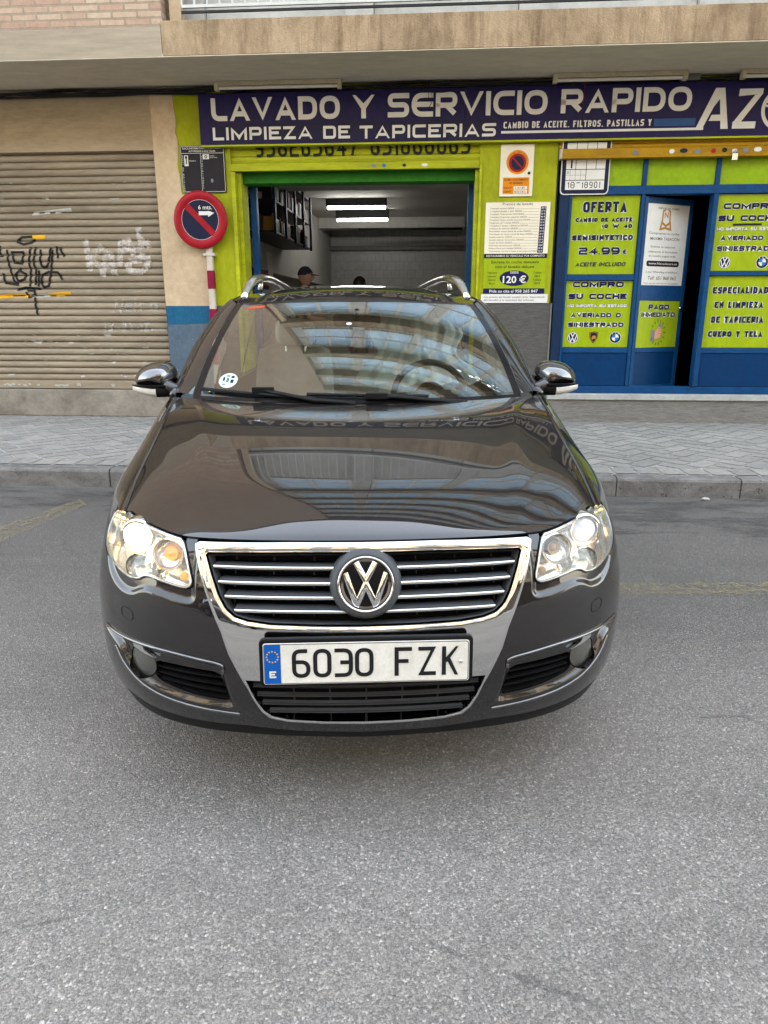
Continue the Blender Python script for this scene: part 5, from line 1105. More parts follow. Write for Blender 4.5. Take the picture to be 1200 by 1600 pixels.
def grow(poly, d):
    """offset a closed outline outwards by d"""
    n = len(poly); A = sum(poly[i][0]*poly[(i+1) % n][1] - poly[(i+1) % n][0]*poly[i][1] for i in range(n)); sg = 1 if A > 0 else -1; out = []
    for i in range(n):
        a, p, b = poly[i-1], poly[i], poly[(i+1) % n]; l1 = math.hypot(p[0]-a[0], p[1]-a[1]) or 1; l2 = math.hypot(b[0]-p[0], b[1]-p[1]) or 1
        n1 = ((p[1]-a[1])/l1, -(p[0]-a[0])/l1); n2 = ((b[1]-p[1])/l2, -(b[0]-p[0])/l2); nx, ny = n1[0]+n2[0], n1[1]+n2[1]; l = math.hypot(nx, ny) or 1
        c = max(.5, (nx*n1[0] + ny*n1[1])/l); out.append((p[0] + sg*d*nx/l/c, p[1] + sg*d*ny/l/c))
    return out
mir = lambda p: [(-a, b) for a, b in reversed(p)]
# pressings that step the skin in or out: (outline, depth, softness)
POCKET_L = chaikin([(.45,.70),(.445,.653),(.465,.637),(.52,.642),(.595,.657),(.625,.652),(.655,.637),(.70,.637),(.75,.652),(.81,.683),(.88,.73),(.99,.79),(.99,.86),(.45,.86)])
POCKET_F = chaikin([(.372,.487),(.445,.496),(.52,.505),(.62,.510),(.80,.516),(.86,.505),(.80,.487),(.735,.470),(.71,.43),(.65,.387),(.57,.360),(.46,.343),(.345,.334),(.36,.40)])
PRESS = [(POCKET_L, .009, .022), (mir(POCKET_L), .009, .022), (POCKET_F, .016, .026), (mir(POCKET_F), .016, .026)]
def disp(s, z):
    d = np.zeros(np.broadcast(s, z).shape)
    for poly, dep, w in PRESS:
        P = np.asarray(poly); m = (s > P[:, 0].min() - .02) & (s < P[:, 0].max() + .02) & (z > P[:, 1].min() - .02) & (z < P[:, 1].max() + .02)
        if m.any():
            ss, zz = s[m], z[m]; q = pdist(poly, ss, zz); i = pil(poly, ss, zz); d[m] += np.where(i, sstep(0, w, q)*dep, 0)
    return d
def nrm(s, z, e=2e-3):
    a = S(s + e, z) - S(s - e, z); b = S(s, z + e) - S(s, z - e); n = np.cross(a, b); n /= np.linalg.norm(n, axis=-1, keepdims=True) + 1e-12; return n   # outwards
def skin(s, z, off=0.0, press=True):
    s = np.asarray(s, float); z = np.asarray(z, float); d = off - (disp(s, z) if press else 0); return S(s, z) + nrm(s, z)*np.asarray(d)[..., None]
def skin_n(s, z, off, press):
    e = 1.5e-3; f = lambda a, b: skin(a, b, off(a, b) if callable(off) else off, press)
    n = np.cross(f(s + e, z) - f(s - e, z), f(s, z + e) - f(s, z - e)); return n/(np.linalg.norm(n, axis=-1, keepdims=True) + 1e-12)
def dense(poly, step):
    out = []; n = len(poly)
    for i in range(n):
        a, b = poly[i], poly[(i+1) % n]; L = math.hypot(b[0]-a[0], b[1]-a[1]); k = max(1, int(L/step + .5))
        for q in range(k): out.append((a[0] + (b[0]-a[0])*q/k, a[1] + (b[1]-a[1])*q/k))
    return out
def spanel(name, outline, mat, parent, holes=(), off=0.0, step=.018, rim=.014, press=True, ribs=None):
    """one panel cut out of the shell: triangulated outline with true surface normals and turned-in edges"""
    loops = [dense(l, step*.6) for l in [outline] + list(holes)]; V, E, base = [], [], 0
    for l in loops: V += l; E += [(base + i, base + (i+1) % len(l)) for i in range(len(l))]; base += len(l)
    P = np.array(outline); gx = np.arange(P[:, 0].min(), P[:, 0].max(), step); gz = np.arange(P[:, 1].min(), P[:, 1].max(), step); X, Z = np.meshgrid(gx, gz); X[1::2] += step/2
    for l in (ribs or ()): l = dense(l, step*.6); E += [(len(V) + i, len(V) + (i+1) % len(l)) for i in range(len(l))]; V += l
    X, Z = X.ravel(), Z.ravel(); k = pil(outline, X, Z)
    for h in holes: k &= ~pil(h, X, Z)
    X, Z = X[k], Z[k]; D = np.full(X.shape, 9.)
    for l in [outline] + list(holes) + list(ribs or ()): D = np.minimum(D, pdist(l, X, Z))
    k = D > step*.45; V += list(zip(X[k].tolist(), Z[k].tolist()))
    r = delaunay_2d_cdt([Vector(v) for v in V], E, [], 0, 1e-6); vv = np.array([tuple(v) for v in r[0]]); T = [tuple(f) for f in r[2]]
    C = np.array([vv[list(f)].mean(0) for f in T]); k = pil(outline, C[:, 0], C[:, 1])
    for h in holes: k &= ~pil(h, C[:, 0], C[:, 1])
    T = [f for f, q in zip(T, k) if q]; o_ = off(vv[:, 0], vv[:, 1]) if callable(off) else off
    pts = skin(vv[:, 0], vv[:, 1], o_, press); nn = skin_n(vv[:, 0], vv[:, 1], off, press)
    # keep faces turned outwards
    F = []
    for f in T:
        a, b, c = (pts[i] for i in f[:3]); F.append(f if np.dot(np.cross(b - a, c - a), nn[f[0]]) > 0 else f[::-1])
    vs = [tuple(p) for p in pts]; nl = [tuple(n) for n in nn]
    if rim:
        cnt = {}
        for f in F:
            for i in range(len(f)): e = (f[i], f[(i+1) % len(f)]); cnt[e] = 1
        bd = [e for e in cnt if (e[1], e[0]) not in cnt]
        for a, b in bd:
            o = len(vs); g = np.cross(pts[b] - pts[a], nn[a]); g /= np.linalg.norm(g) + 1e-12
            mid = (g + (nn[a] + nn[b])*.5); 
            vs += [vs[a], vs[b], tuple(pts[b] - nn[b]*rim), tuple(pts[a] - nn[a]*rim)]; nl += [tuple(g)]*4; F.append((o + 1, o, o + 3, o + 2))
    me = bpy.data.meshes.new(name); me.from_pydata(vs, [], F); me.materials.append(M[mat] if isinstance(mat, str) else mat)
    me.polygons.foreach_set('use_smooth', [True]*len(F)); me.update(); me.normals_split_custom_set_from_vertices(nl)
    o = bpy.data.objects.new(name, me); COL.objects.link(o); o.parent = parent; return o
def strip(mb, sz, w, off=.002, press=True, h=.003):
    """a thin bead along a line on the shell"""
    a = np.array(sz); p = skin(a[:, 0], a[:, 1], off, press); mb.tube([tuple(q) for q in p], w, 6); return mb
def sp(s, z, off=0.0, press=True): return Vector(skin(np.array([s]), np.array([z]), off, press)[0])
def sn(s, z): return Vector(nrm(np.array([s]), np.array([z]))[0])
def interp(P, n):
    """even samples along a 3-D polyline smoothed by splines"""
    P = np.asarray(P, float); c = np.concatenate([[0], np.cumsum(np.linalg.norm(np.diff(P, axis=0), axis=1))]); f = [nspline(c, P[:, k]) for k in range(P.shape[1])]; t = np.linspace(0, c[-1], n); return np.stack([g(t) for g in f], -1)

CAR = empty('car', (-.045, 1.66, 0), radians(2.6))
tag(CAR, 'dark brown metallic estate car with its headlights on, standing before the garage', 'car')
cb = lambda mb, n, ma, root=None, bevel=0: mb.build(n, ma, root or CAR, (0, 0, 0), bevel)
# --- outlines on the shell (right half; the left is mirrored)
HL = chaikin([(.90,.827),(.945,.815),(.963,.79),(.945,.757),(.905,.724),(.84,.711),(.77,.699),(.72,.689),(.675,.682),(.64,.684),(.622,.695),(.602,.697),(.56,.690),(.515,.682),(.482,.679),(.466,.686),(.465,.700),(.476,.728),(.491,.763),(.512,.799),(.545,.803),(.61,.812),(.695,.821),(.815,.829)], 1)
CH_R = [(0,.7995),(.19,.7995),(.33,.797),(.455,.7945),(.467,.788),(.462,.775),(.446,.735),(.422,.676),(.398,.622),(.376,.575),(.358,.52),(.326,.45),(.311,.42),(.300,.388),(.282,.346),(.262,.324),(.215,.3115),(.12,.305),(0,.303)]
CHROME = CH_R + [(-a, b) for a, b in reversed(CH_R[1:-1])]
GI_R = [(0,.7775),(.185,.7775),(.305,.7755),(.425,.772),(.430,.765),(.42,.745),(.405,.712),(.385,.668),(.365,.637),(.34,.617),(.305,.607),(.245,.600),(.12,.597),(0,.596)]
GRILLE = GI_R + [(-a, b) for a, b in reversed(GI_R[1:-1])]
LG_R = [(0,.446),(.2,.446),(.315,.447),(.305,.418),(.294,.388),(.275,.350),(.255,.331),(.213,.3195),(.12,.313),(0,.311)]
LGRILLE = LG_R + [(-a, b) for a, b in reversed(LG_R[1:-1])]
SIDE = chaikin([(.395,.455),(.465,.458),(.53,.461),(.592,.462),(.602,.43),(.597,.405),(.575,.392),(.49,.371),(.383,.359),(.368,.372),(.38,.42)], 1)
FOGC, FOGR = (.642,.445), (.048,.046)
FOG = [(FOGC[0] + FOGR[0]*cos(2*pi*k/28), FOGC[1] + FOGR[1]*sin(2*pi*k/28)) for k in range(28)]
s_of = lambda Y: float(np.interp(Y, py_(np.linspace(0, SMAX*.9, 3000)), np.linspace(0, SMAX*.9, 3000)))
WF, WR = .905, 3.61                               # axle lines behind the nose
sF, sR = s_of(WF), s_of(WR); AR = .345
arch = lambda sc, z0: [(sc + AR*cos(a), .325 + AR*sin(a)) for a in np.linspace(pi + .36, -.36, 30)]
# --- front bumper with the wings below the shoulder, one piece each side of the grille
ZSH = .80
lip_t = [(0,.262),(.195,.268),(.335,.285),(.5,.287),(.62,.298),(.72,.318),(.85,.330)]
hl_lower = [p for p in HL if p[1] < ZSH + .0005]
hl_g = grow(HL, .0035)
def walk_headlight():
    """lower side of the lamp cut-out from its inner top to where it meets the shoulder line"""
    n = len(hl_g); i0 = min(range(n), key=lambda i: math.hypot(hl_g[i][0] - .508, hl_g[i][1] - .800)); A = sum(hl_g[i][0]*hl_g[(i+1) % n][1] - hl_g[(i+1) % n][0]*hl_g[i][1] for i in range(n)); out = []; st = 1 if A > 0 else -1
    for k in range(n):
        p = hl_g[(i0 + st*k) % n]; out.append(p)
        if k > 10 and p[0] > .9 and p[1] > ZSH - .012: break
    return out
bump_r = lip_t + [(sF - .345, .332)] + arch(sF, .3) + [(sF + .345, .20), (1.95, .20), (1.95, ZSH), (.966, ZSH)] + walk_headlight()[::-1] + [(.505,.8035),(.47,.8035)] + [(a + .0025, b) for a, b in CH_R[4:-1]] + [(0, .3005)]
RIBS = [[p for p in grow(l, -w*q)] for l, w in ((POCKET_L, .022), (POCKET_F, .026)) for q in (0, .2, .4, .6, .8, 1.0)]
RIBS = [[p for p in l if pil(bump_r, np.array([p[0]]), np.array([p[1]]))[0]] for l in RIBS]
spanel('bumper', bump_r, 'paint', CAR, [SIDE, grow(FOG, .004)], 0, .0095, ribs=RIBS)
spanel('bumper', mir(bump_r), 'paint', CAR, [mir(SIDE), mir(grow(FOG, .004))], 0, .0095, ribs=[mir(l) for l in RIBS])
lip_b = [(0,.232),(.195,.236),(.35,.243),(.49,.244),(.62,.248),(.74,.254),(.87,.262)]
LIP = lip_t[:-1] + [(.87,.342)] + lip_b[::-1]
LIPF = LIP + [(-a, b) for a, b in reversed(LIP) if a > 0]
spanel('front_lip', lip_t[:-1] + [(.87, .3265)] + lip_b[::-1] + [(-a, b) for a, b in lip_b[1:]] + [(-.87, .3265)] + [(-a, b) for a, b in lip_t[1:-1][::-1]], 'black_plastic', CAR, (), -.003, .03)
# --- black backing behind every opening and under the nose
BK = [(-.98,.25),(.98,.25),(.98,.79),(-.98,.79)]
spanel('backing', [(-.62,.25),(.62,.25),(.60,.66),(.45,.69),(.44,.79),(-.44,.79),(-.45,.69),(-.60,.66)], 'black_void', CAR, (), -.10, .05, 0, False)
# --- chrome shield
def chrome_off(s, z):
    d = np.minimum(np.minimum(pdist(CHROME, s, z), pdist(GRILLE, s, z)), pdist(LGRILLE, s, z)); w = .011; t = np.clip(1 - d/w, 0, 1); return .004 + .005*np.sqrt(np.clip(1 - t*t, 0, 1))
GR = empty('grille', (0, 0, 0)); GR.parent = CAR
spanel('chrome_surround', CHROME, 'chrome', GR, [GRILLE, LGRILLE], chrome_off, .008, .03, False, [grow(CHROME, -.003), grow(CHROME, -.007), grow(CHROME, -.011), grow(GRILLE, .003), grow(GRILLE, .007), grow(GRILLE, .011)])
mb = MB()
GIN = grow(GRILLE, -.004)
a = np.array(GIN); o_, i_ = skin(a[:, 0], a[:, 1], -.002, False), skin(a[:, 0], a[:, 1], -.05, False)
mb.smooth = True; n = len(a); mb.add([tuple(p) for p in o_] + [tuple(p) for p in i_], [(k, (k+1) % n, n + (k+1) % n, n + k) for k in range(n)]); cb(mb, 'inner_frame', 'slat_grey', GR)
def slat(z, s0, s1, zh=.024, chrome=True, dep=.04, mat='slat_grey', fr=-.010):
    ss = np.linspace(s0, s1, 41); row = lambda dz, of: [tuple(p) for p in skin(ss, np.full(41, z + dz), of, False)]
    mb = MB(); mb.grid([row(.0075, fr - .002), row(zh*.55, fr - .012), row(zh, fr - dep), row(zh - .004, fr - dep), row(-.004, fr - .012), row(-.001, fr - .002)], True, True); o = cb(mb, 'slat', mat, GR)
    if chrome:
        mb = MB(); mb.grid([row(.0085, fr - .006), row(.0078, fr), row(.006, fr + .002), row(.001, fr + .002), row(-.001, fr), row(-.0015, fr - .006)], True, True); cb(mb, 'chrome_strip', 'satin_chrome', o)
for z, e in ((.7365,.410), (.6985,.392), (.6625,.372), (.6275,.345)): slat(z, -e, e)
for z, e in ((.425,.300), (.397,.291), (.369,.279), (.341,.262)): slat(z, -e, e, .006, False, .014, 'slat_grey', .001)
for s_ in (-.36, -.25, -.14, .14, .25, .36):
    mb = MB(); q = [sp(s_, z, -.055, False) for z in np.linspace(.61, .772, 7)]; mb.tube([tuple(p) for p in q], .0022, 5); cb(mb, 'rib', 'slat_grey', GR)
for s_ in (-.2, -.1, 0, .1, .2):
    mb = MB(); q = [sp(s_, z, -.045, False) for z in np.linspace(.32, .44, 5)]; mb.tube([tuple(p) for p in q], .0022, 5); cb(mb, 'rib', 'slat_grey', GR)
# --- round badge
bz = .702; bc = sp(0, bz, .012, False); bn = (sn(0, bz) + Vector((0, -.2, 0))).normalized()
BG = empty('badge', bc); BG.parent = CAR; BG.scale = (.95, .95, .95); BG.rotation_euler = (-math.asin(max(-1, min(1, bn.z)))*1.0, 0, 0)
mb = MB(); mb.smooth = True
mb.lathe([(.100, -.05), (.095, -.012), (.089, .0), (.080, .007), (.076, .0065), (.074, .003)], (0, 0, 0), (0, -1, 0), 64); mb.lathe([(.075, .003), (0, .003)], (0, 0, 0), (0, -1, 0), 48, False); mb.build('badge_housing', 'slat_grey', BG)
mb = MB(); mb.smooth = True; mb.lathe([(.0765, .004), (.0760, .0110), (.0740, .014), (.071, .0135), (.0690, .0105), (.0685, .005)], (0, 0, 0), (0, -1, 0), 64); mb.build('badge_ring', 'chrome', BG)
mb = MB(); mb.disc(0, 0, .0685, -.0045, 48); mb.build('badge_field', 'black_gloss', BG)
def emblem():
    """V over W with a domed face: strokes subdivided and lifted towards the middle"""
    mb = MB(); r = .0655; t = .0150; dome = lambda x, z: -.0075 - .006*(1 - (x*x + z*z)/(r*r))
    for k, pl in enumerate(([(-.40,.90),(0,.145),(.40,.90)], [(-.845,.47),(-.385,-.86),(0,.02),(.385,-.86),(.845,.47)])):
        pts = dense([(a*r, b*r) for a, b in pl], .006)
        pts = [p for p in pts][: None]
        P0 = [(a*r, b*r) for a, b in pl]; Lp, Rp = stroke_quads(P0, t)
        for i in range(len(P0) - 1):
            rows = []
            for q in range(9):
                f = q/8; a = (Lp[i][0] + (Lp[i+1][0] - Lp[i][0])*f, Lp[i][1] + (Lp[i+1][1] - Lp[i][1])*f); b = (Rp[i][0] + (Rp[i+1][0] - Rp[i][0])*f, Rp[i][1] + (Rp[i+1][1] - Rp[i][1])*f); row = []
                for e, sink in ((.0, .0012), (.12, .0), (.5, -.0003), (.88, 0), (1, .0012)):
                    x = a[0] + (b[0]-a[0])*e; z = a[1] + (b[1]-a[1])*e; l = math.hypot(x, z)
                    if l > r: x *= r/l; z *= r/l
                    row.append((x, dome(x, z) + sink - .0002*k, z))
                rows.append(row)
            mb.grid(rows, True, False)
    mb.disc(0, 0, .0665, -.0065, 56, .0600); return mb
emblem().build('badge_emblem', 'chrome', BG)
# --- number plate
NP = empty('number_plate', (0, -.030, .5195)); NP.parent = CAR; NP.rotation_euler = (radians(-4), 0, 0)
mb = MB(); mb.prism(rrect(-.270, .270, -.0615, .065, .012), -.006, .012); mb.build('plate_frame', 'black_plastic', NP, (0, 0, 0), .003)
M['plate_white'] = dirty('plate_white', '#d5d3cb', '#b3aea2', .5, 14, .35, bump=0)
mb = MB(); mb.prism(rrect(-.26, .26, -.055, .055, .007), -.009, -.006); mb.build('plate_sheet', 'plate_white', NP, (0, 0, 0), .001)
mb = MB(); line2(mb, rrect(-.2575, .2575, -.0525, .0525, .007), .003, -.0094, True); mb.build('plate_bead', 'satin_chrome', NP)
mb = MB(); mb.quad((-.257, -.0098, -.052), (-.216, -.0098, -.052), (-.216, -.0098, .052), (-.257, -.0098, .052)); mb.build('blue_band', simple('plate_blue', '#12519e', .35, var=.05), NP)
mb = MB(); stext(mb, 'E', -.245, -.228, -.036, -.018, .0042, -.0102); mb.build('country_letter', 'white_print', NP)
mb = MB()
for k in range(12):
    a = 2*pi*k/12; cx, cz = -.2365 + .0145*cos(a), .020 + .0145*sin(a); flat(mb, [(cx + (.0028, .0012)[q % 2]*sin(2*pi*q/10), cz + (.0028, .0012)[q % 2]*cos(2*pi*q/10)) for q in range(10)], -.0102)
mb.build('stars', simple('star_yellow', '#d8b21c', .4, var=0), NP)
mb = MB(); t = .0105; z0, z1 = -.0375, .0395
for ch, x0, x1 in (('6', -.188, -.142), ('0', -.135, -.089), ('3', -.081, -.035), ('0', -.030, .017), ('F', .070, .114), ('Z', .130, .175), ('K', .189, .232)):
    if ch in '60': glyph(mb, ch, x0, z0, x1 - x0, z1 - z0, t, -.0102, 0, .48)
    elif ch == '3': glyph(mb, ch, x0, z0, x1 - x0, z1 - z0, t, -.0102, 0, .40)
    else: glyph(mb, ch, x0, z0, x1 - x0, z1 - z0, t, -.0102, 0, .2)
mb.build('lettering', 'black_print', NP)
mb = MB(); mb.lathe([(0, .003), (.004, .0025), (.005, 0)], (.2385, -.009, -.002), (0, -1, 0), 12); mb.build('rivet', 'satin_chrome', NP)
# --- headlights
def bowl(mb, c, n, r, depth, th=28, ribs=0):
    pr = [(r*sin(a)/1.0, -depth*cos(a)) for a in np.linspace(0, pi/2, 12)]
    if ribs: pr = [(q, h + .0016*(i % 2)) for i, (q, h) in enumerate([(r*sin(a), -depth*cos(a)) for a in np.linspace(0, pi/2, 26)])]
    mb.lathe(pr, tuple(c), tuple(n), th)
for sg in (1, -1):
    H_ = empty('headlight', (0, 0, 0)); H_.parent = CAR
    if sg < 0: H_['label'] = 'brightly glowing headlight'
    pl = HL if sg > 0 else mir(HL); a = np.array(pl); q = lambda of: skin(a[:, 0], a[:, 1], of, False); mb = MB(); mb.smooth = True; n = len(a)
    rows = [q(-.004), q(-.02), q(-.05)]; vs = [tuple(p) for r_ in rows for p in r_]; fs = [(r_*n + k, r_*n + (k+1) % n, (r_+1)*n + (k+1) % n, (r_+1)*n + k) for r_ in range(2) for k in range(n)]; mb.add(vs, fs); cb(mb, 'lamp_housing', 'reflector', H_)
    spanel('lamp_back', pl, 'reflector', H_, (), -.052, .03, 0, False)
    mb = MB(); strip(mb, grow(pl, -.003) + [grow(pl, -.003)[0]], .0035, -.004, False); cb(mb, 'lens_edge', 'satin_chrome', H_)
    # projector, indicator bowl, lower reflector
    c = sp(.708*sg, .786, -.012, False); nv = Vector((sg*.10, -1, .02)).normalized(); mb = MB(); mb.smooth = True
    mb.lathe([(.052, -.04), (.050, -.005), (.046, .002), (.040, .004), (.037, -.006), (.034, -.012)], tuple(c), tuple(nv), 36); cb(mb, 'projector_bezel', 'chrome', H_)
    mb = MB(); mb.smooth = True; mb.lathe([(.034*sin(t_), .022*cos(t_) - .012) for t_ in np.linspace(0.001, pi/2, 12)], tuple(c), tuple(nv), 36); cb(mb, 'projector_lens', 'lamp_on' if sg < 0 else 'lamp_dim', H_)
    c = sp(.556*sg, .757, -.010, False); nv = Vector((sg*.16, -1, .1)).normalized(); mb = MB(); mb.smooth = True; bowl(mb, c, nv, .042, .034, 36, 1); cb(mb, 'indicator_bowl', 'reflector', H_)
    mb = MB(); mb.smooth = True; mb.lathe([(.011*sin(t_), .016*cos(t_) - .030) for t_ in np.linspace(.001, pi/2, 8)], tuple(c), tuple(nv), 20); mb.lathe([(.019, -.020), (.014, -.024), (.009, -.029)], tuple(c), tuple(nv), 30); cb(mb, 'indicator_bulb', 'amber' if sg < 0 else 'clear_bulb', H_)
    c = sp(.655*sg, .715, -.010, False); nv = Vector((sg*.12, -1, .1)).normalized(); mb = MB(); mb.smooth = True; bowl(mb, c, nv, .036, .03, 32, 1); cb(mb, 'lower_bowl', 'chrome', H_)
    c = sp(.505*sg, .708, -.030, False); mb = MB(); mb.smooth = True; mb.lathe([(.012*sin(t_), .009*cos(t_)) for t_ in np.linspace(.001, pi/2, 8)], tuple(c), tuple(nv), 20); cb(mb, 'side_bulb', 'amber' if sg < 0 else 'clear_bulb', H_)
    mb = MB(); ss = np.linspace(.80, .935, 9)
    for k in range(4):
        q_ = [tuple(sp(s_*sg, .735 + .022*k + .25*(s_ - .80)*(1 - k*.1), -.03, False)) for s_ in ss]; mb.tube(q_, .0035, 6)
    cb(mb, 'lamp_trim', 'chrome', H_)
    mb = MB(); mb.grid([[tuple(sp((.62 + .0)*sg + sg*d, z, o2, False)) for d, z, o2 in ((-.01, .80, -.03), (.0, .76, -.014), (-.005, .725, -.012), (-.02, .697, -.02))], [tuple(sp(.64*sg + sg*d, z, o2, False)) for d, z, o2 in ((-.01, .80, -.03), (.0, .76, -.014), (-.005, .725, -.012), (-.02, .697, -.02))]], True); cb(mb, 'divider', 'reflector', H_)
    spanel('lens', pl, 'lens', H_, (), -.001, .02, 0, False)
    ld = bpy.data.lights.new('headlight_lamp', 'POINT'); ld.energy = .042 if sg < 0 else .014; ld.color = (1.0, .62, .20); ld.shadow_soft_size = .012
    lo = bpy.data.objects.new('headlight_lamp', ld); COL.objects.link(lo); lo.parent = H_; lo.location = sp(.68*sg, .745, -.022, False)
    # --- fog lamp, side intake, washer cover, glossy beads added as crease highlights
    F_ = empty('fog_light', (0, 0, 0)); F_.parent = CAR; pf = FOG if sg > 0 else mir(FOG)
    spanel('fog_bowl', pf, 'reflector', F_, (), -.040, .02, 0, False); a = np.array(pf); q1, q2 = skin(a[:, 0], a[:, 1], -.018, False), skin(a[:, 0], a[:, 1], -.042, False); n = len(a); mb = MB(); mb.smooth = True; mb.add([tuple(p) for p in q1] + [tuple(p) for p in q2], [(k, (k+1) % n, n + (k+1) % n, n + k) for k in range(n)]); cb(mb, 'fog_rim', 'black_plastic', F_)
    spanel('fog_lens', pf, 'fog_glass', F_, (), lambda a_, b_: -.017 + .010*np.clip(1 - (((np.abs(a_) - FOGC[0])/FOGR[0])**2 + ((b_ - FOGC[1])/FOGR[1])**2), 0, 1), .010, 0, False)
    top = [(.582,.472),(.622,.488),(.630,.504),(.668,.505),(.662,.489),(.622,.478)]
    spanel('fog_top_lens', top if sg > 0 else mir(top), 'satin_chrome', F_, (), -.006, .01, .006, False)
    I_ = empty('air_intake', (0, 0, 0)); I_.parent = CAR; ps = SIDE if sg > 0 else mir(SIDE); spanel('intake_back', grow(ps, .004), 'black_void', I_, (), -.075, .03, 0, False)
    a = np.array(ps); q1, q2 = skin(a[:, 0], a[:, 1], -.022, False), skin(a[:, 0], a[:, 1], -.077, False); n = len(a); mb = MB(); mb.smooth = True; mb.add([tuple(p) for p in q1] + [tuple(p) for p in q2], [(k, (k+1) % n, n + (k+1) % n, n + k) for k in range(n)]); cb(mb, 'intake_frame', 'black_plastic', I_)
    for k in range(3):
        za, zb_ = .432 - .025*k, .438 - .019*k; ss = np.linspace(.385 + .0*k, .600 - .006*k, 16); mb = MB(); zz = za + (zb_ - za)*(ss - .385)/.215
        row = lambda dz, of: [tuple(p) for p in skin(ss*sg, zz + dz, of, False)]
        mb.grid([row(.002, -.024), row(.008, -.05), row(.002, -.05), row(-.003, -.024), row(.002, -.024)], True, sg > 0); cb(mb, 'intake_slat', 'black_plastic', I_)
    for s_ in (.46, .53):
        mb = MB(); mb.tube([tuple(sp(s_*sg, z, -.055, False)) for z in (.37, .41, .455)], .002, 5); cb(mb, 'intake_rib', 'black_plastic', I_)
    mb = MB(); wc = chaikin([(.652,.600),(.700,.603),(.697,.569),(.648,.568)], 2); strip(mb, [(a_*sg, b_) for a_, b_ in wc + wc[:1]], .0016, .0, True); cb(mb, 'washer_cover', 'black_gloss')
    mb = MB(); tb = chaikin([(.376,.462),(.372,.487),(.445,.4965),(.52,.505),(.62,.510),(.70,.5125),(.80,.516)], 2, False); strip(mb, [(a_*sg, b_) for a_, b_ in tb], .0045, .0015, False); cb(mb, 'highlight_bead', 'mirror_paint')
    mb = MB(); tb = chaikin([(.345,.331),(.46,.340),(.57,.357),(.65,.384),(.715,.43),(.745,.470)], 2, False); strip(mb, [(a_*sg, b_) for a_, b_ in tb], .0045, .0015, False); cb(mb, 'highlight_bead', 'mirror_paint')
# --- doors and rear sides
door_f = [(1.955,.20),(2.86,.20),(2.86,.955),(1.955,.945)]; door_r = [(2.865,.20),(sR - .40,.20),(sR - .37,.42),(sR - .22,.63),(sR - .05,.70),(sR - .05,.96),(2.865,.955)]
rear = [(sR - .397,.20)] + [(sR - .345, .22)] + arch(sR, .3) + [(sR + .345,.22), (SMAX,.30), (SMAX,.98), (sR - .045,.96), (sR - .045,.703), (sR - .217,.633), (sR - .366,.422)]
for sg in (1, -1):
    f = (lambda p: p) if sg > 0 else mir
    d = spanel('door', f(door_f), 'paint', CAR, (), 0, .06); spanel('door_handle', f([(2.62,.80),(2.80,.805),(2.80,.83),(2.62,.825)]), 'paint', d, (), .03, .03, .03)
    d = spanel('door', f(door_r), 'paint', CAR, (), 0, .06); spanel('door_handle', f([(sR - .30,.81),(sR - .12,.815),(sR - .12,.84),(sR - .30,.835)]), 'paint', d, (), .03, .03, .03)
    spanel('rear_quarter', f(rear), 'paint', CAR, (), 0, .06)
    for sc in (sF, sR):
        mb = MB(); mb.smooth = True; a_ = np.linspace(pi + .3, -.3, 24); o1 = [sp((sc + AR*cos(t_))*sg, .325 + AR*sin(t_), -.004, False) for t_ in a_]; mb.grid([[tuple(p) for p in o1], [(p.x - sg*.30, p.y, p.z) for p in o1]], True, sg > 0); cb(mb, 'wheel_arch', 'black_plastic')
cb(MB().box(-.70, .70, 1.35, 4.45, .20, .26).box(-.36, .36, .26, .50, .150, .221).box(-.50, .50, .50, 1.3, .150, .204).box(-.66, .66, .60, 1.36, .205, .28), 'underbody_shade_boxes', 'black_plastic')  # underbody, with unseen trays added in front to darken the ground below
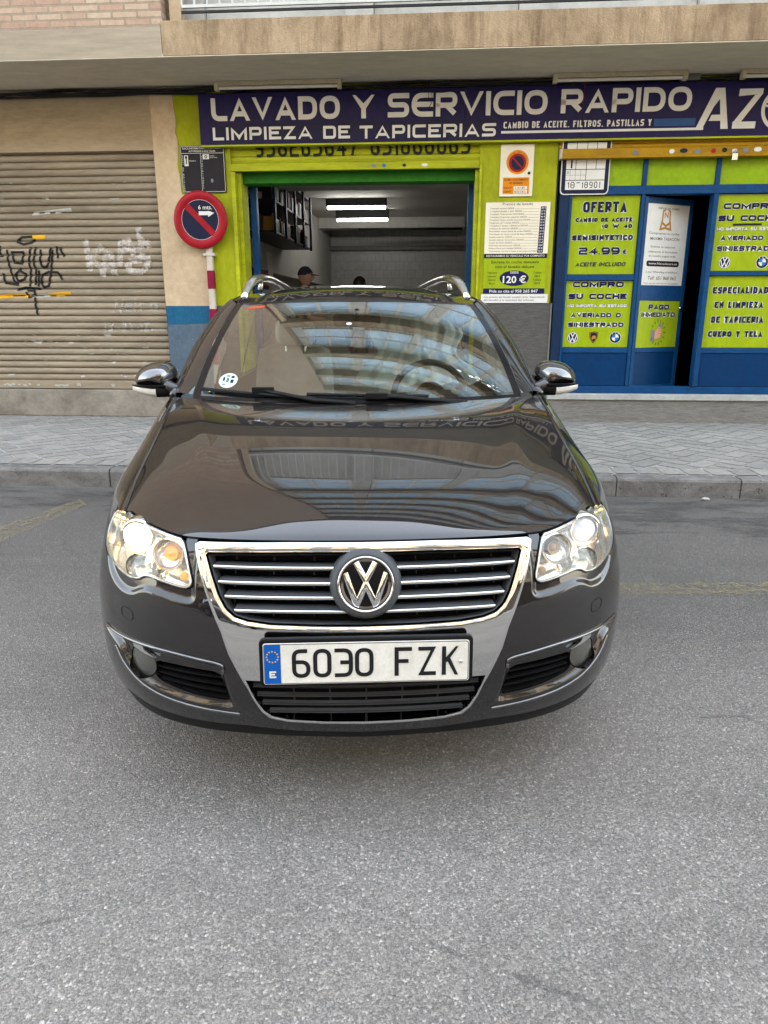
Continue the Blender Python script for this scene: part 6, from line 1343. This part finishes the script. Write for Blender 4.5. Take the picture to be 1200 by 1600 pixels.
# --- bonnet
GAPR = interp([(.672,.312,.8285),(.690,.50,.874),(.704,.74,.927),(.720,.98,.974),(.745,1.22,1.010),(.762,1.375,1.027)], 40)
NP_, NQ = 61, 48
def hood():
    hz = lambda s: np.interp(s, [0,.30,.455,.50,.545,.61,.695,.77,.815,.90], [.8045,.8045,.8045,.8045,.8075,.8165,.8255,.831,.8335,.8335])
    sfr = np.linspace(0, .90, 400); Fp = skin(sfr, hz(sfr), 0, False)
    # where the lamp's top line meets the wing gap
    k = int(np.argmin(np.linalg.norm(Fp - GAPR[0], axis=1))); Fp = Fp[:k+1].copy(); Fp[-1] = GAPR[0]
    xg = Fp[:, 0]/GAPR[0][0]
    yc = nspline([0,.02,.05,.1,.2,.35,.55,.75,.92,1.0], [.082,.090,.104,.134,.215,.355,.575,.81,1.05,1.175]); zc = nspline([0,.02,.05,.1,.2,.35,.55,.75,.92,1.0], [.8045,.8125,.8228,.8410,.8808,.9140,.9520,.9885,1.0130,1.0225])
    qs = np.concatenate([np.linspace(0, .1, 12)[:-1], np.linspace(.1, 1, NQ - 11)]); p = np.linspace(0, 1, 31); rows = []
    gq = nspline(np.linspace(0, 1, 40), GAPR[:, 0]), nspline(np.linspace(0, 1, 40), GAPR[:, 1]), nspline(np.linspace(0, 1, 40), GAPR[:, 2])
    def base(p, q):
        gx, gy, gz = (g(q) for g in gq); shx = p; Y = yc(q) + (gy - yc(q))*np.abs(p)**(2.6 - .4*q); z = zc(q) + (gz - zc(q))*np.abs(p)**2.3
        pc = .66 + .22*q; ap = np.abs(p); r_ = np.where(ap < pc, np.clip(1 - (pc - ap)/.13, 0, 1)**2*(3 - 2*np.clip(1 - (pc - ap)/.13, 0, 1)), np.clip((1 - ap)/(1 - pc), 0, 1)**.9)
        return np.stack([gx*p, Y, z + .006*r_*np.minimum(1, q*6)*np.minimum(1, (1 - q)*6 + .25)], -1)
    Fi = np.stack([np.interp(p*GAPR[0][0], Fp[:, 0], Fp[:, k_]) for k_ in range(3)], -1)
    corr = Fi - base(p, np.zeros_like(p)); full = []
    for q in qs:
        w = (1 - sstep(0, .42, np.array(q))); row = base(p, np.full_like(p, q)) + corr*w; full.append(np.concatenate([row[:0:-1]*np.array([-1, 1, 1]), row]))
    return np.array(full)
HD = hood()
mb = MB(); mb.smooth = True
g = HD.copy(); c0 = g[:1] + np.array([0, .004, -.012]); c1 = g[:1] + np.array([0, .03, -.03])
rows = np.concatenate([g]); mb.grid([[tuple(p) for p in r_] for r_ in rows], True, False); BON = cb(mb, 'bonnet', 'paint')
mb = MB(); mb.smooth = True; e0 = HD[0]; mb.grid([[tuple(p + np.array([0, .0005, -.0002])) for p in e0], [tuple(p + np.array([0, .006, -.009])) for p in e0], [tuple(p + np.array([0, .05, -.02])) for p in e0]], True, True); cb(mb, 'bonnet_edge', 'paint', BON)
for sg in (0, -1):
    mb = MB(); e = HD[:, sg]; sx = 1 if sg == -1 else -1; mb.grid([[tuple(p) for p in e], [tuple(p + np.array([-sx*.002, 0, -.03])) for p in e]], True, sg == 0); cb(mb, 'bonnet_edge', 'paint', BON)
# --- wings (fenders): from the shoulder line up and over to the bonnet gap
tip_s = .955
for sg in (1, -1):
    n = 46; Gp = interp(np.concatenate([GAPR, [[.775,1.50,1.036]]]), n); rows = []
    for i in range(n):
        f = i/(n - 1); gpt = Gp[i] + np.array([.004, 0, .0]); Yt = gpt[1] + .16*(1 - f)**1.5 + .02
        s_ = tip_s + (1.95 - tip_s)*f; s_ = max(s_, tip_s); A = skin(np.array([s_]), np.array([ZSH + .001]), 0, False)[0]; A2 = skin(np.array([s_]), np.array([ZSH - .02]), 0, False)[0]; tA = (A - A2)/np.linalg.norm(A - A2)
        d = gpt - A; L = np.linalg.norm(d); tB = np.array([-.93, 0, .34 - .12*f]); tB /= np.linalg.norm(tB); row = []
        for k in range(15):
            t = k/14; h00 = 2*t**3 - 3*t**2 + 1; h10 = t**3 - 2*t**2 + t; h01 = -2*t**3 + 3*t**2; h11 = t**3 - t**2
            p = h00*A + h10*tA*L*1.25 + h01*gpt + h11*tB*L*1.0; row.append((p[0]*sg, p[1], p[2]))
        p = gpt + np.array([-.002, 0, -.03]); row.append((p[0]*sg, p[1], p[2])); rows.append(row)
    mb = MB(); mb.smooth = True; mb.grid(rows, True, sg < 0); cb(mb, 'wing', 'paint')
    mb = MB(); q0 = [sp(s_*sg, ZSH, -.0, False) for s_ in np.linspace(tip_s, 1.95, 3)]
# --- windscreen, pillars, roof, side glass
vv = np.linspace(0, 1, 21); pp = np.linspace(-1, 1, 41)
WB = lambda p: np.stack([.700*p, 1.205 + .205*np.abs(p)**2.2, 1.036 - .006*np.abs(p)**2], -1)
WT = lambda p: np.stack([.588*p, 1.93 + .105*np.abs(p)**2.2, 1.424 - .016*np.abs(p)**2.2], -1)
def ws(p, v, off=0.0):
    a, b = WB(p), WT(p); P0 = a + (b - a)*v; bul = 4*v*(1 - v); return P0 + np.array([0, -.50, .87])*(.020*bul + off) + np.stack([p*.010*bul, 0*p, 0*p], -1)
mb = MB(); mb.smooth = True; mb.grid([[tuple(q) for q in ws(pp, v)] for v in vv], True); WSO = cb(mb, 'windscreen', 'windscreen')
# black printed border around the glass
mb = MB(); mb.smooth = True
for sg in (-1, 1): mb.grid([[tuple(ws(np.array([sg*x]), v, .0008)[0]) for x in (.955 - .0*v, .978, 1.004)] for v in vv], True, sg < 0)
mb.grid([[tuple(q) for q in ws(pp, v, .0009)] for v in (-.03, -.01, .0)], True); mb.grid([[tuple(q) for q in ws(pp, v, .0009)] for v in (.985, 1.003)], True); cb(mb, 'black_border', 'black_gloss', WSO)
mb = MB(); mb.smooth = True; o1 = [WB(np.array([p]))[0] for p in pp]; hr = HD[-1]; hx = [np.array([np.interp(p*.70, hr[:, 0], hr[:, k]) for k in range(3)]) for p in pp]
mb.grid([[tuple(h + np.array([0, -.02, -.022])) for h in hx], [tuple(h + np.array([0, .005, -.020])) for h in hx], [tuple(o + np.array([0, .015, -.010])) for o in o1], [tuple(o + np.array([0, .035, .008])) for o in o1]], True); cb(mb, 'cowl', 'black_plastic')
# outer pillar line, roof edge, side glass
PILO = interp([(.795,1.44,1.035),(.780,1.60,1.105),(.757,1.80,1.217),(.722,1.94,1.300),(.681,2.05,1.372),(.640,2.15,1.425)], 21)
RE = np.array([(.640,2.15,1.425),(.632,2.5,1.455),(.625,3.1,1.462),(.60,3.7,1.44),(.565,4.15,1.40),(.53,4.42,1.345)]); REs = interp(RE, 30)
for sg in (1, -1):
    wsd = np.array([ws(np.array([1.0]), v)[0] for v in vv]); rows = []
    for i, v in enumerate(vv):
        a = wsd[i] + np.array([.006, .004, .004]); b = PILO[i]; n_ = np.array([.55, -.45, .6]); rows.append([(lambda q: (q[0]*sg, q[1], q[2]))(a + (b - a)*t + n_*.022*4*t*(1 - t)*.6) for t in np.linspace(0, 1, 8)] + [(b[0]*sg - sg*.02, b[1] + .03, b[2] - .01)])
    mb = MB(); mb.smooth = True; mb.grid(rows, True, sg < 0); cb(mb, 'windscreen_pillar', 'paint')
    # fill between wing, pillar foot and bonnet corner
    # belt line and side glass
    bs = np.concatenate([np.linspace(1.95, sR + .55, 40)]); belt = skin(bs, np.full(40, .955), 0, False); topc = np.concatenate([PILO, REs[1:]]); ct = interp(topc, 60); cY = ct[:, 1]
    lo = belt.copy(); lo[:, 0] -= .012; hi = np.stack([np.interp(lo[:, 1]*.985 + .02, cY, ct[:, k]) for k in range(3)], -1); hi[:, 0] += -.004; hi[:, 1] = lo[:, 1]
    rows = [[((l + (h - l)*t + np.array([.03*4*t*(1 - t)*.5, 0, 0]))[0]*sg, l[1], (l + (h - l)*t)[2]) for t in np.linspace(0, 1, 7)] for l, h in zip(lo, hi)]
    mb = MB(); mb.smooth = True; mb.grid(rows, True, sg < 0); cb(mb, 'side_window', 'side_glass')
    for i in (13, 14, 25, 26):
        pass
    mb = MB(); mb.smooth = True
    for i in (14, 27, 36): mb.grid([[(q[0] + sg*.004, q[1] + d_, q[2]) for q in rows[i]] for d_ in (-.035, .035)], True, sg < 0)
    cb(mb, 'door_pillar', 'black_gloss')
    mb = MB(); mb.tube([(q[0]*sg, q[1], q[2] + .004) for q in belt], .007, 6); cb(mb, 'window_trim', 'chrome')
    # shoulder between door top (z .955) and glass foot
    mb = MB(); mb.smooth = True; mb.grid([[(q[0]*sg, q[1], q[2]) for q in belt], [(q[0]*sg, q[1], q[2] - .01) for q in lo]], True, sg > 0); cb(mb, 'door_top', 'black_gloss')
    # roof side rail
    mb = MB(); mb.smooth = True; mb.tube([(q[0]*sg, q[1], q[2] - .008) for q in ct], .016, 8); cb(mb, 'roof_side', 'paint')
def roof_pt(x, Y):
    zc = nspline([1.93,2.05,2.2,2.4,2.7,3.2,3.7,4.1,4.42], [1.424,1.453,1.483,1.508,1.527,1.528,1.508,1.462,1.39]); xe = float(np.interp(Y, [1.93, 2.15, 2.5, 3.1, 3.7, 4.15, 4.42], [.575,.640,.632,.625,.60,.565,.53])); ze = float(np.interp(Y, [1.93, 2.035, 2.15, 2.5, 3.1, 3.7, 4.15, 4.42], [1.395,1.409,1.425,1.455,1.462,1.44,1.40,1.345]))
    u = x; return xe, float(zc(Y)), ze
def roof_row(Y0):
    """row whose front edge follows the curved header"""
    row = []
    for p in pp:
        f = np.clip((Y0 - 1.93)/.5, 0, 1); Y = Y0 + .105*abs(p)**2.2*(1 - f); xe, zc, ze = roof_pt(0, Y0); xe = xe if f > 0 else .588
        if Y0 < 2.45: xe = .588 + (.634 - .588)*sstep(0, .6, np.array(f)); ze_ = 1.408 + (1.453 - 1.408)*f**.8
        else: ze_ = ze
        z = zc + (ze_ - zc)*abs(p)**2.4; row.append((float(xe)*p, Y, z))
    return row
mb = MB(); mb.smooth = True; mb.grid([roof_row(y) for y in (1.93,1.945,1.97,2.0,2.05,2.1,2.15,2.2,2.3,2.4,2.55,2.7,2.95,3.2,3.45,3.7,3.9,4.1,4.25,4.42)], True); RF = cb(mb, 'roof', 'paint')
mb = MB(); mb.smooth = True; mb.grid([[tuple(q) for q in roof_row(4.42)], [(p*.60, 4.70 - .10*p*p, 1.0) for p in pp]], True); cb(mb, 'rear_window', 'side_glass')
mb = MB(); mb.smooth = True; mb.grid([[(p*.60, 4.70 - .10*p*p, 1.0) for p in pp], [(p*.72, 4.74 - .16*p*p, .97) for p in pp]], True); cb(mb, 'tailgate', 'paint')
mb = MB(); mb.smooth = True; mb.grid([[(q[0]*.985, q[1] + .02, q[2] - .025) for q in roof_row(y)] for y in (1.95,2.1,2.4,2.95,3.7,4.3)], True, True); cb(mb, 'headliner', 'headliner')
# --- roof rails
for sg in (1, -1):
    pts = interp([(.560,2.06,1.440),(.555,2.12,1.470),(.545,2.20,1.508),(.532,2.30,1.532),(.520,2.42,1.545),(.511,2.62,1.552),(.508,3.0,1.553),(.503,3.5,1.545),(.49,3.95,1.525),(.485,4.12,1.480),(.485,4.16,1.44)], 48); mb = MB()
    rr = [.013 + .011*min(1, i/6, (47 - i)/6) for i in range(48)]; mb.tube([(q[0]*sg, q[1], q[2]) for q in pts], rr, 12, True, 1.25); RR = cb(mb, 'roof_rail', 'satin_chrome')
    mb = MB(); mb.tube([(.525*sg, 2.56, 1.555), (.528*sg, 2.55, 1.53), (.535*sg, 2.53, 1.49)], [.013, .011, .016], 10); mb.tube([(.50*sg, 3.6, 1.55), (.50*sg, 3.6, 1.47)], [.014, .018], 10); cb(mb, 'rail_foot', 'satin_chrome', RR)
# --- door mirrors
def mirror(sg):
    MI = empty('wing_mirror', (0, 0, 0)); MI.parent = CAR; ctr = Vector((.892, 1.55, 1.098)); mb = MB(); mb.smooth = True; nu, nv = 36, 20; vs = []
    OUT = [(-.092,.000),(-.088,.034),(-.066,.056),(-.03,.064),(.012,.060),(.05,.046),(.078,.022),(.094,-.008),(.094,-.026),(.084,-.036),(.03,-.048),(-.02,-.056),(-.06,-.060),(-.082,-.045)]
    P2 = chaikin(OUT, 2); n = len(P2)
    for k in range(11):
        t = k/10; sc = (1 - (1 - t)**2.2)**.5 if t < 1 else 1; y = -.075 + .125*t; sc = max(.03, math.sqrt(max(0, 1 - (1 - min(1, t*1.02))**2)))
        vs += [(sg*(ctr.x + a*sc + .004), ctr.y + y, ctr.z + (b + .0)*sc) for a, b in P2]
    mb.add(vs, [(k*n + i, k*n + (i+1) % n, (k+1)*n + (i+1) % n, (k+1)*n + i)[::sg] for k in range(10) for i in range(n)]); mb.add(vs[:n], [tuple(range(n))[::-sg]], True); cb(mb, 'mirror_cap', 'mirror_paint', MI)
    mb = MB(); mb.add([(x, y - .002, z) for x, y, z in vs[-n:]], [tuple(range(n))], False); cb(mb, 'mirror_glass', 'chrome', MI)
    # dark seam, silver indicator lens below, black foot
    def wrap(pts2, name, mat, dy=-.0):
        mb = MB(); mb.smooth = True; rows = []
        for a, b0, b1 in pts2:
            yy = -.072*math.sqrt(max(0, 1 - ((a)/.105)**2)) + .002 + dy; rows.append([(sg*(ctr.x + a), ctr.y + yy, ctr.z + b0), (sg*(ctr.x + a), ctr.y + yy - .002, ctr.z + (b0 + b1)/2), (sg*(ctr.x + a), ctr.y + yy + .006, ctr.z + b1), (sg*(ctr.x + a), ctr.y + yy + .07, ctr.z + b1 + .004)])
        mb.grid(rows, True, sg > 0); cb(mb, name, mat, MI)
    xs = np.linspace(-.07, .094, 14); wrap([(x, -.030 + .10*max(0, x)*.1, -.046 + .10*max(0, x)) for x in xs], 'mirror_seam', 'black_gloss', -.004)
    xs = np.linspace(-.015, .092, 11); wrap([(x, -.047 + .10*max(0, x), -.080 + .22*max(0, x)) for x in xs], 'indicator', simple('clear_indicator', '#d5d2c8', .15, .2, var=.05) if sg > 0 else bpy.data.materials['clear_indicator'], -.003)
    xs = np.linspace(-.11, -.016, 9); wrap([(x, -.046, -.083) for x in xs], 'mirror_base', 'black_plastic', 0)
    mb = MB(); mb.tube([(sg*.775, 1.50, 1.045), (sg*.80, 1.50, 1.05), (sg*.825, 1.51, 1.06), (sg*.85, 1.525, 1.068)], [.022, .024, .026, .03], 12, True, 1.0); cb(mb, 'mirror_stalk', 'paint', MI)
    mb = MB(); mb.smooth = True; mb.add([(sg*.76, 1.46, 1.00), (sg*.815, 1.60, .955), (sg*.812, 1.62, 1.10), (sg*.775, 1.46, 1.06)], [(0, 1, 2, 3)[::sg]]); cb(mb, 'mirror_base', 'black_plastic', MI)
for sg in (1, -1): mirror(sg)
# --- wipers lying at the foot of the glass
def wiper(pts_arm, blade):
    W = empty('wiper', (0, 0, 0)); W.parent = CAR; mb = MB(); mb.tube([tuple(ws(np.array([p]), v, o)[0]) for p, v, o in pts_arm], [.011, .010, .008, .007][:len(pts_arm)], 8, True, 1.5); cb(mb, 'wiper_arm', 'black_plastic', W)
    mb = MB(); mb.tube([tuple(ws(np.array([p]), v, .010)[0]) for p, v in blade], .008, 6); cb(mb, 'wiper_blade', 'black_plastic', W)
    p, v, o = pts_arm[-1]; c = ws(np.array([p]), v, .016)[0]; mb = MB(); mb.box(c[0] - .045, c[0] + .045, c[1] - .012, c[1] + .012, c[2] - .012, c[2] + .014); cb(mb, 'wiper_clip', 'black_plastic', W, .004)
wiper([(-.02,-.05,.012),(-.25,-.035,.016),(-.45,.01,.018),(-.56,.035,.018)], [(-.955 + .05*k, .045 - .004*k) for k in range(15)])
wiper([(.62,-.06,.012),(.45,-.045,.016),(.25,-.02,.018),(.10,-.005,.018)], [(-.30 + .05*k, .020 - .0015*k) for k in range(15)])
# --- stickers on the glass
def on_glass(p0, v0, du, dv, poly): return [tuple(ws(np.array([p0 + a*du]), v0 + b*dv, .0012)[0]) for a, b in poly]
mb = MB(); mb.add(on_glass(-.80, .135, .060, .062, [(cos(2*pi*k/28), sin(2*pi*k/28)) for k in range(28)]), [tuple(range(28))], False); ST = cb(mb, 'round_sticker', simple('pale_green_sticker', '#b4d0c4', .5, var=.05), WSO)
mb = MB()
for x0, x1, y0, y1 in ((-.62,-.40,-.1,.45),(-.30,.10,.52,.68),(.25,.60,.30,.62),(.25,.60,-.35,.12),(-.55,-.2,-.62,-.52),(-.05,.05,-.2,.3),(-.2,-.1,-.2,.3),(-.2,.05,.22,.32),(-.2,.05,-.25,-.15)):
    mb.add([tuple(ws(np.array([-.80 + a*.060]), .135 + b*.062, .0016)[0]) for a, b in ((x0, y0), (x1, y0), (x1, y1), (x0, y1))], [(0, 1, 2, 3)], False)
cb(mb, 'sticker_print', 'sign_black', ST)
mb = MB(); mb.add([tuple(ws(np.array([p]), v, .0012)[0]) for p, v in ((-.895,.918),(-.755,.927),(-.735,.952),(-.865,.945))], [(0, 1, 2, 3)], False); cb(mb, 'strip_sticker', simple('orange_red_sticker', '#c4482c', .5, var=.25, scale=60), WSO)
# --- cabin: dashboard, wheel, seats, mirror
mb = MB(); mb.smooth = True; mb.grid([[(p*.70, 1.26 + .19*p*p, 1.020) for p in pp], [(p*.70, 1.45 + .12*p*p, 1.022) for p in pp], [(p*.70, 1.62 + .08*p*p, 1.005 + .022*math.exp(-((p - .53)/.28)**2)) for p in pp], [(p*.70, 1.72 + .05*p*p, .965) for p in pp], [(p*.70, 1.72, .55) for p in pp]], True, False); cb(mb, 'dashboard', 'interior_dark')
SW = empty('steering_wheel', (.365, 1.93, .955)); SW.parent = CAR; SW.rotation_euler = (radians(-22), 0, 0)
mb = MB(); mb.tube([(.185*cos(2*pi*k/40), 0, .185*sin(2*pi*k/40)) for k in range(40)], .016, 10, closed=True); mb.build('rim', 'interior_dark', SW)
mb = MB(); mb.smooth = True; mb.lathe([(0, .03), (.06, .028), (.08, .01), (.08, -.02)], (0, 0, 0), (0, 1, 0), 24); mb.build('hub', 'interior_dark', SW)
for a in (0, pi, -pi/2): mb = MB(); mb.tube([(.07*cos(a), .0, .07*sin(a)), (.18*cos(a), 0, .18*sin(a))], [.024, .016], 8, True, 1.0); mb.build('spoke', 'satin_chrome', SW)
for x, lab in ((.37, 'd'), (-.37, 'p')):
    S_ = empty('seat', (x, 2.2, .0)); S_.parent = CAR
    mb = MB(); mb.smooth = True; rows = []
    for k in range(12):
        t = k/11; z = .60 + .60*t; y = .42 + .20*t; w = .25 - .04*t**3 - .02*(1 - t); rows.append([(w*a, y + .05*(abs(a)**2 - 1)*(-1) - .09*max(0, abs(a) - .7)*1.6, z - .05*max(0, t - .85)*6*abs(a)**2) for a in np.linspace(-1, 1, 15)])
    mb.grid(rows, True, False); mb.grid([[(q[0]*.98, q[1] + .11, q[2]) for q in r_] for r_ in rows], True, True); mb.grid([rows[-1], [(q[0]*.98, q[1] + .11, q[2]) for q in rows[-1]]], True, False)
    for e in (0, -1): mb.grid([[r_[e] for r_ in rows], [(r_[e][0]*.98, r_[e][1] + .11, r_[e][2]) for r_ in rows]], True, e == 0)
    mb.build('backrest', 'seat_cloth', S_)
    mb = MB(); mb.smooth = True; c = Vector((0, .66, 1.255)); nu = 20; vs = []
    for i in range(11):
        th = pi*i/10
        for j in range(nu):
            ph = 2*pi*j/nu; f = lambda u, e: math.copysign(abs(u)**e, u); vs.append((c.x + .125*f(sin(th), .55)*f(cos(ph), .6), c.y + .05*f(sin(th), .6)*f(sin(ph), .7), c.z + .085*f(cos(th), .6)))
    mb.add(vs, [(i*nu + j, (i+1)*nu + j, (i+1)*nu + (j+1) % nu, i*nu + (j+1) % nu) for i in range(10) for j in range(nu)]); mb.build('headrest', 'seat_cloth', S_)
    mb = MB(); mb.cyl((-.06, .65, 1.12), (-.06, .66, 1.20), .007).cyl((.06, .65, 1.12), (.06, .66, 1.20), .007); mb.build('headrest_post', 'satin_chrome', S_)
    mb = MB(); mb.box(-.25, .25, -.10, .46, .45, .60); mb.build('cushion', 'seat_cloth', S_, (0, 0, 0), .05)
cb(MB().box(-.62, .62, 3.25, 3.40, .50, 1.10), 'rear_seat', 'seat_cloth', None, .05); cb(MB().box(-.74, .74, 1.5, 4.5, .26, .30), 'cabin_floor', 'interior_dark')
for sg in (1, -1): cb(MB().box(sg*.775, sg*.765, 1.5, 4.4, .28, .95), 'door_lining', 'interior_dark')
RM = empty('rear_view_mirror', (0, 0, 0)); RM.parent = CAR; c = ws(np.array([.0]), .86)[0]
mb = MB(); mb.prism(rrect(c[0] - .115, c[0] + .115, c[2] - .075, c[2] - .010, .025), c[1] + .07, c[1] + .095); cb(mb, 'mirror_housing', 'black_plastic', RM, .006)
mb = MB(); mb.tube([(c[0], c[1] + .004, c[2]), (c[0], c[1] + .05, c[2] - .02), (c[0], c[1] + .08, c[2] - .04)], .012, 8); cb(mb, 'mirror_arm', 'black_plastic', RM)
mb = MB(); c2 = ws(np.array([-.06]), .70)[0]; mb.lathe([(0, .004), (.012, .003), (.014, 0)], tuple(c2), (0, -.5, .86), 14); cb(mb, 'rain_sensor', 'satin_chrome', WSO)
# --- wheels
def wheel(x, y, sg):
    W = empty('wheel', (x, y, .318)); W.parent = CAR; ax = (sg, 0, 0); mb = MB(); mb.smooth = True
    mb.lathe([(.215, -.20), (.285, -.205), (.312, -.19), (.318, -.16), (.318, -.045), (.312, -.015), (.285, 0), (.215, -.005)], (0, 0, 0), ax, 56); mb.build('tyre', 'tyre', W)
    mb = MB(); mb.smooth = True; mb.lathe([(.218, -.19), (.20, -.17), (.195, -.05), (.218, -.004), (.21, .0), (.20, -.012)], (0, 0, 0), ax, 48); mb.lathe([(.0, -.02), (.055, -.022), (.06, -.06)], (0, 0, 0), ax, 24)
    for k in range(7):
        a = 2*pi*k/7
        for d in (-.09, .09): mb.tube([(sg*-.03, .05*cos(a + d), .05*sin(a + d)), (sg*-.022, .13*cos(a + d*1.1), .13*sin(a + d*1.1)), (sg*-.012, .205*cos(a + d*1.3), .205*sin(a + d*1.3))], [.014, .011, .013], 6)
    mb.build('rim', 'alloy', W); mb = MB(); mb.lathe([(.14, -.08), (.03, -.08)], (0, 0, 0), ax, 32, False); mb.build('brake_disc', 'grey_metal', W)
for sg in (1, -1): wheel(sg*.862, WF, sg); wheel(sg*.872, WR, sg)
# clear plastic cover over the driver's seat
t = empty('seat_cover', CAR.matrix_world @ Vector((0, 0, 0)) if False else (0, 0, 0)); tag(t, 'clear crumpled plastic cover hung over the driver seat behind the windscreen', 'seat cover')
t.location = CAR.location; t.rotation_euler = CAR.rotation_euler
mb = MB(); mb.smooth = True; rows = []; rp = random.Random(8); ph = [rp.uniform(0, 6) for _ in range(8)]
for i in range(30):
    v = i/29; row = []
    for j in range(44):
        u = j/43*2 - 1; w = .20 + .13*v**.8 + .03*sin(6*v + ph[0]); fold = .018*sin(u*17 + ph[1] + 2*v) + .011*sin(u*31 + ph[2] - 3*v) + .006*sin(u*55 + ph[3])
        row.append((.35 + w*u + .02*sin(9*v + ph[4])*u, 2.50 - .15*v + .10*u*u - .05*v*(1 - u*u) + fold, 1.345 - .36*v - .05*abs(u)**3*(1 - v) + .012*sin(u*12 + ph[5])*v))
    rows.append(row)
mb.grid(rows, True); o = mb.build('cover_film', 'film', t)
# ------------------------------------------------------------------ across the street (behind the photographer; it lights and is mirrored in the car)
OB = empty('facing_building', (0, -12.5, 0)); tag(OB, 'cream apartment block with balconies across the street, mirrored in the car', 'building')
ob = lambda mb, n, ma, par=None: mb.build(n, ma, par or OB)
M['cream_facade'] = dirty('sunlit_cream_stucco', '#c9b596', '#b39f80', .5, .8, .9, bump=.1)
ob(MB().box(-26, 26, -10, 0, 0, 12.6), 'wall', 'cream_facade'); ob(MB().box(-26, 26, -10, .35, 12.6, 12.9), 'roof', 'concrete')
ob(MB().box(-26, 26, 0.003, .06, 0, 3.3), 'ground_floor_wall', simple('dark_shop_stone', '#4a4440', .8)); ob(MB().box(-26, 26, .003, .5, 3.3, 3.5), 'cornice', 'concrete')
wf = wp = bal = None
for k in range(4):
    z = .4 + 2.9*k
    for q in range(-11, 12):
        if k == 0: break
        x = q*1.95 + .4
        if wf is None:
            wf = ob(MB().box(-.62, .62, .0, .05, .9, .98).box(-.62, -.54, .0, .05, .98, 2.2).box(.54, .62, .0, .05, .98, 2.2).box(-.62, .62, 0, .05, 2.2, 2.28), 'window', 'white_print'); wp = ob(MB().quad((.54, .012, .98), (-.54, .012, .98), (-.54, .012, 2.2), (.54, .012, 2.2)), 'pane', 'window_pane', wf); f = wf
        else:
            f = wf.copy(); COL.objects.link(f); f.parent = OB; p = wp.copy(); COL.objects.link(p); p.parent = f
        f.location = (x, 0, z)
    if k:
        for q in range(-4, 5):
            x = q*5.8 - 1.05; mb = MB(); mb.box(-1.5, 1.5, .003, .9, -.14, 0)
            for i in range(26): mb.box(-1.48 + .118*i - .008, -1.48 + .118*i + .008, .86, .876, 0, 1.0)
            mb.box(-1.5, 1.5, .85, .89, 1.0, 1.04)
            if bal is None: bal = ob(mb, 'balcony', 'grey_metal'); f = bal
            else: f = bal.copy(); COL.objects.link(f); f.parent = OB
            f.location = (x, 0, z + .55)
m = MB(); m.box(-26, 26, -12.5, -10.3, .0, .14); o = m.build('far_pavement', 'ledge_stone'); o['kind'] = 'structure'

# cars parked along the far kerb: copies of the car seen in the chrome and the bonnet
far_paint = [simple('white_car_paint', '#d4d4d0', .25, var=.03, spec=.5, coat=1.0, coatr=.02), simple('dark_car_paint', '#25272b', .25, var=.03, spec=.5, coat=1.0, coatr=.02)]
def copy_car(x, y, rz, fp, label):
    r = CAR.copy(); COL.objects.link(r); r.location = (x, y, 0); r.rotation_euler = (0, 0, rz); r['label'] = label; r['group'] = 'cars parked along the far kerb'
    def rec(src, dst):
        for ch in list(src.children):
            if ch.type == 'LIGHT' or ch.name.split('.')[0] in ('badge', 'number_plate', 'seat', 'steering_wheel', 'rain_sensor', 'round_sticker', 'strip_sticker'): continue
            c = ch.copy(); COL.objects.link(c); c.parent = dst
            if 'label' in c and dst is r: del c['label']
            if c.type == 'MESH' and c.material_slots and c.material_slots[0].material in (M['paint'], M['lamp_on'], M['lamp_dim']):
                sl = c.material_slots[0]; m0 = sl.material; sl.link = 'OBJECT'; sl.material = fp if m0 == M['paint'] else M['satin_chrome']
            rec(ch, c)
    rec(CAR, r); return r
copy_car(3.0, -8.9, radians(90), far_paint[0], 'white estate car parked along the far kerb across the street')
copy_car(-3.0, -8.9, radians(90), far_paint[1], 'dark grey estate car parked along the far kerb across the street')
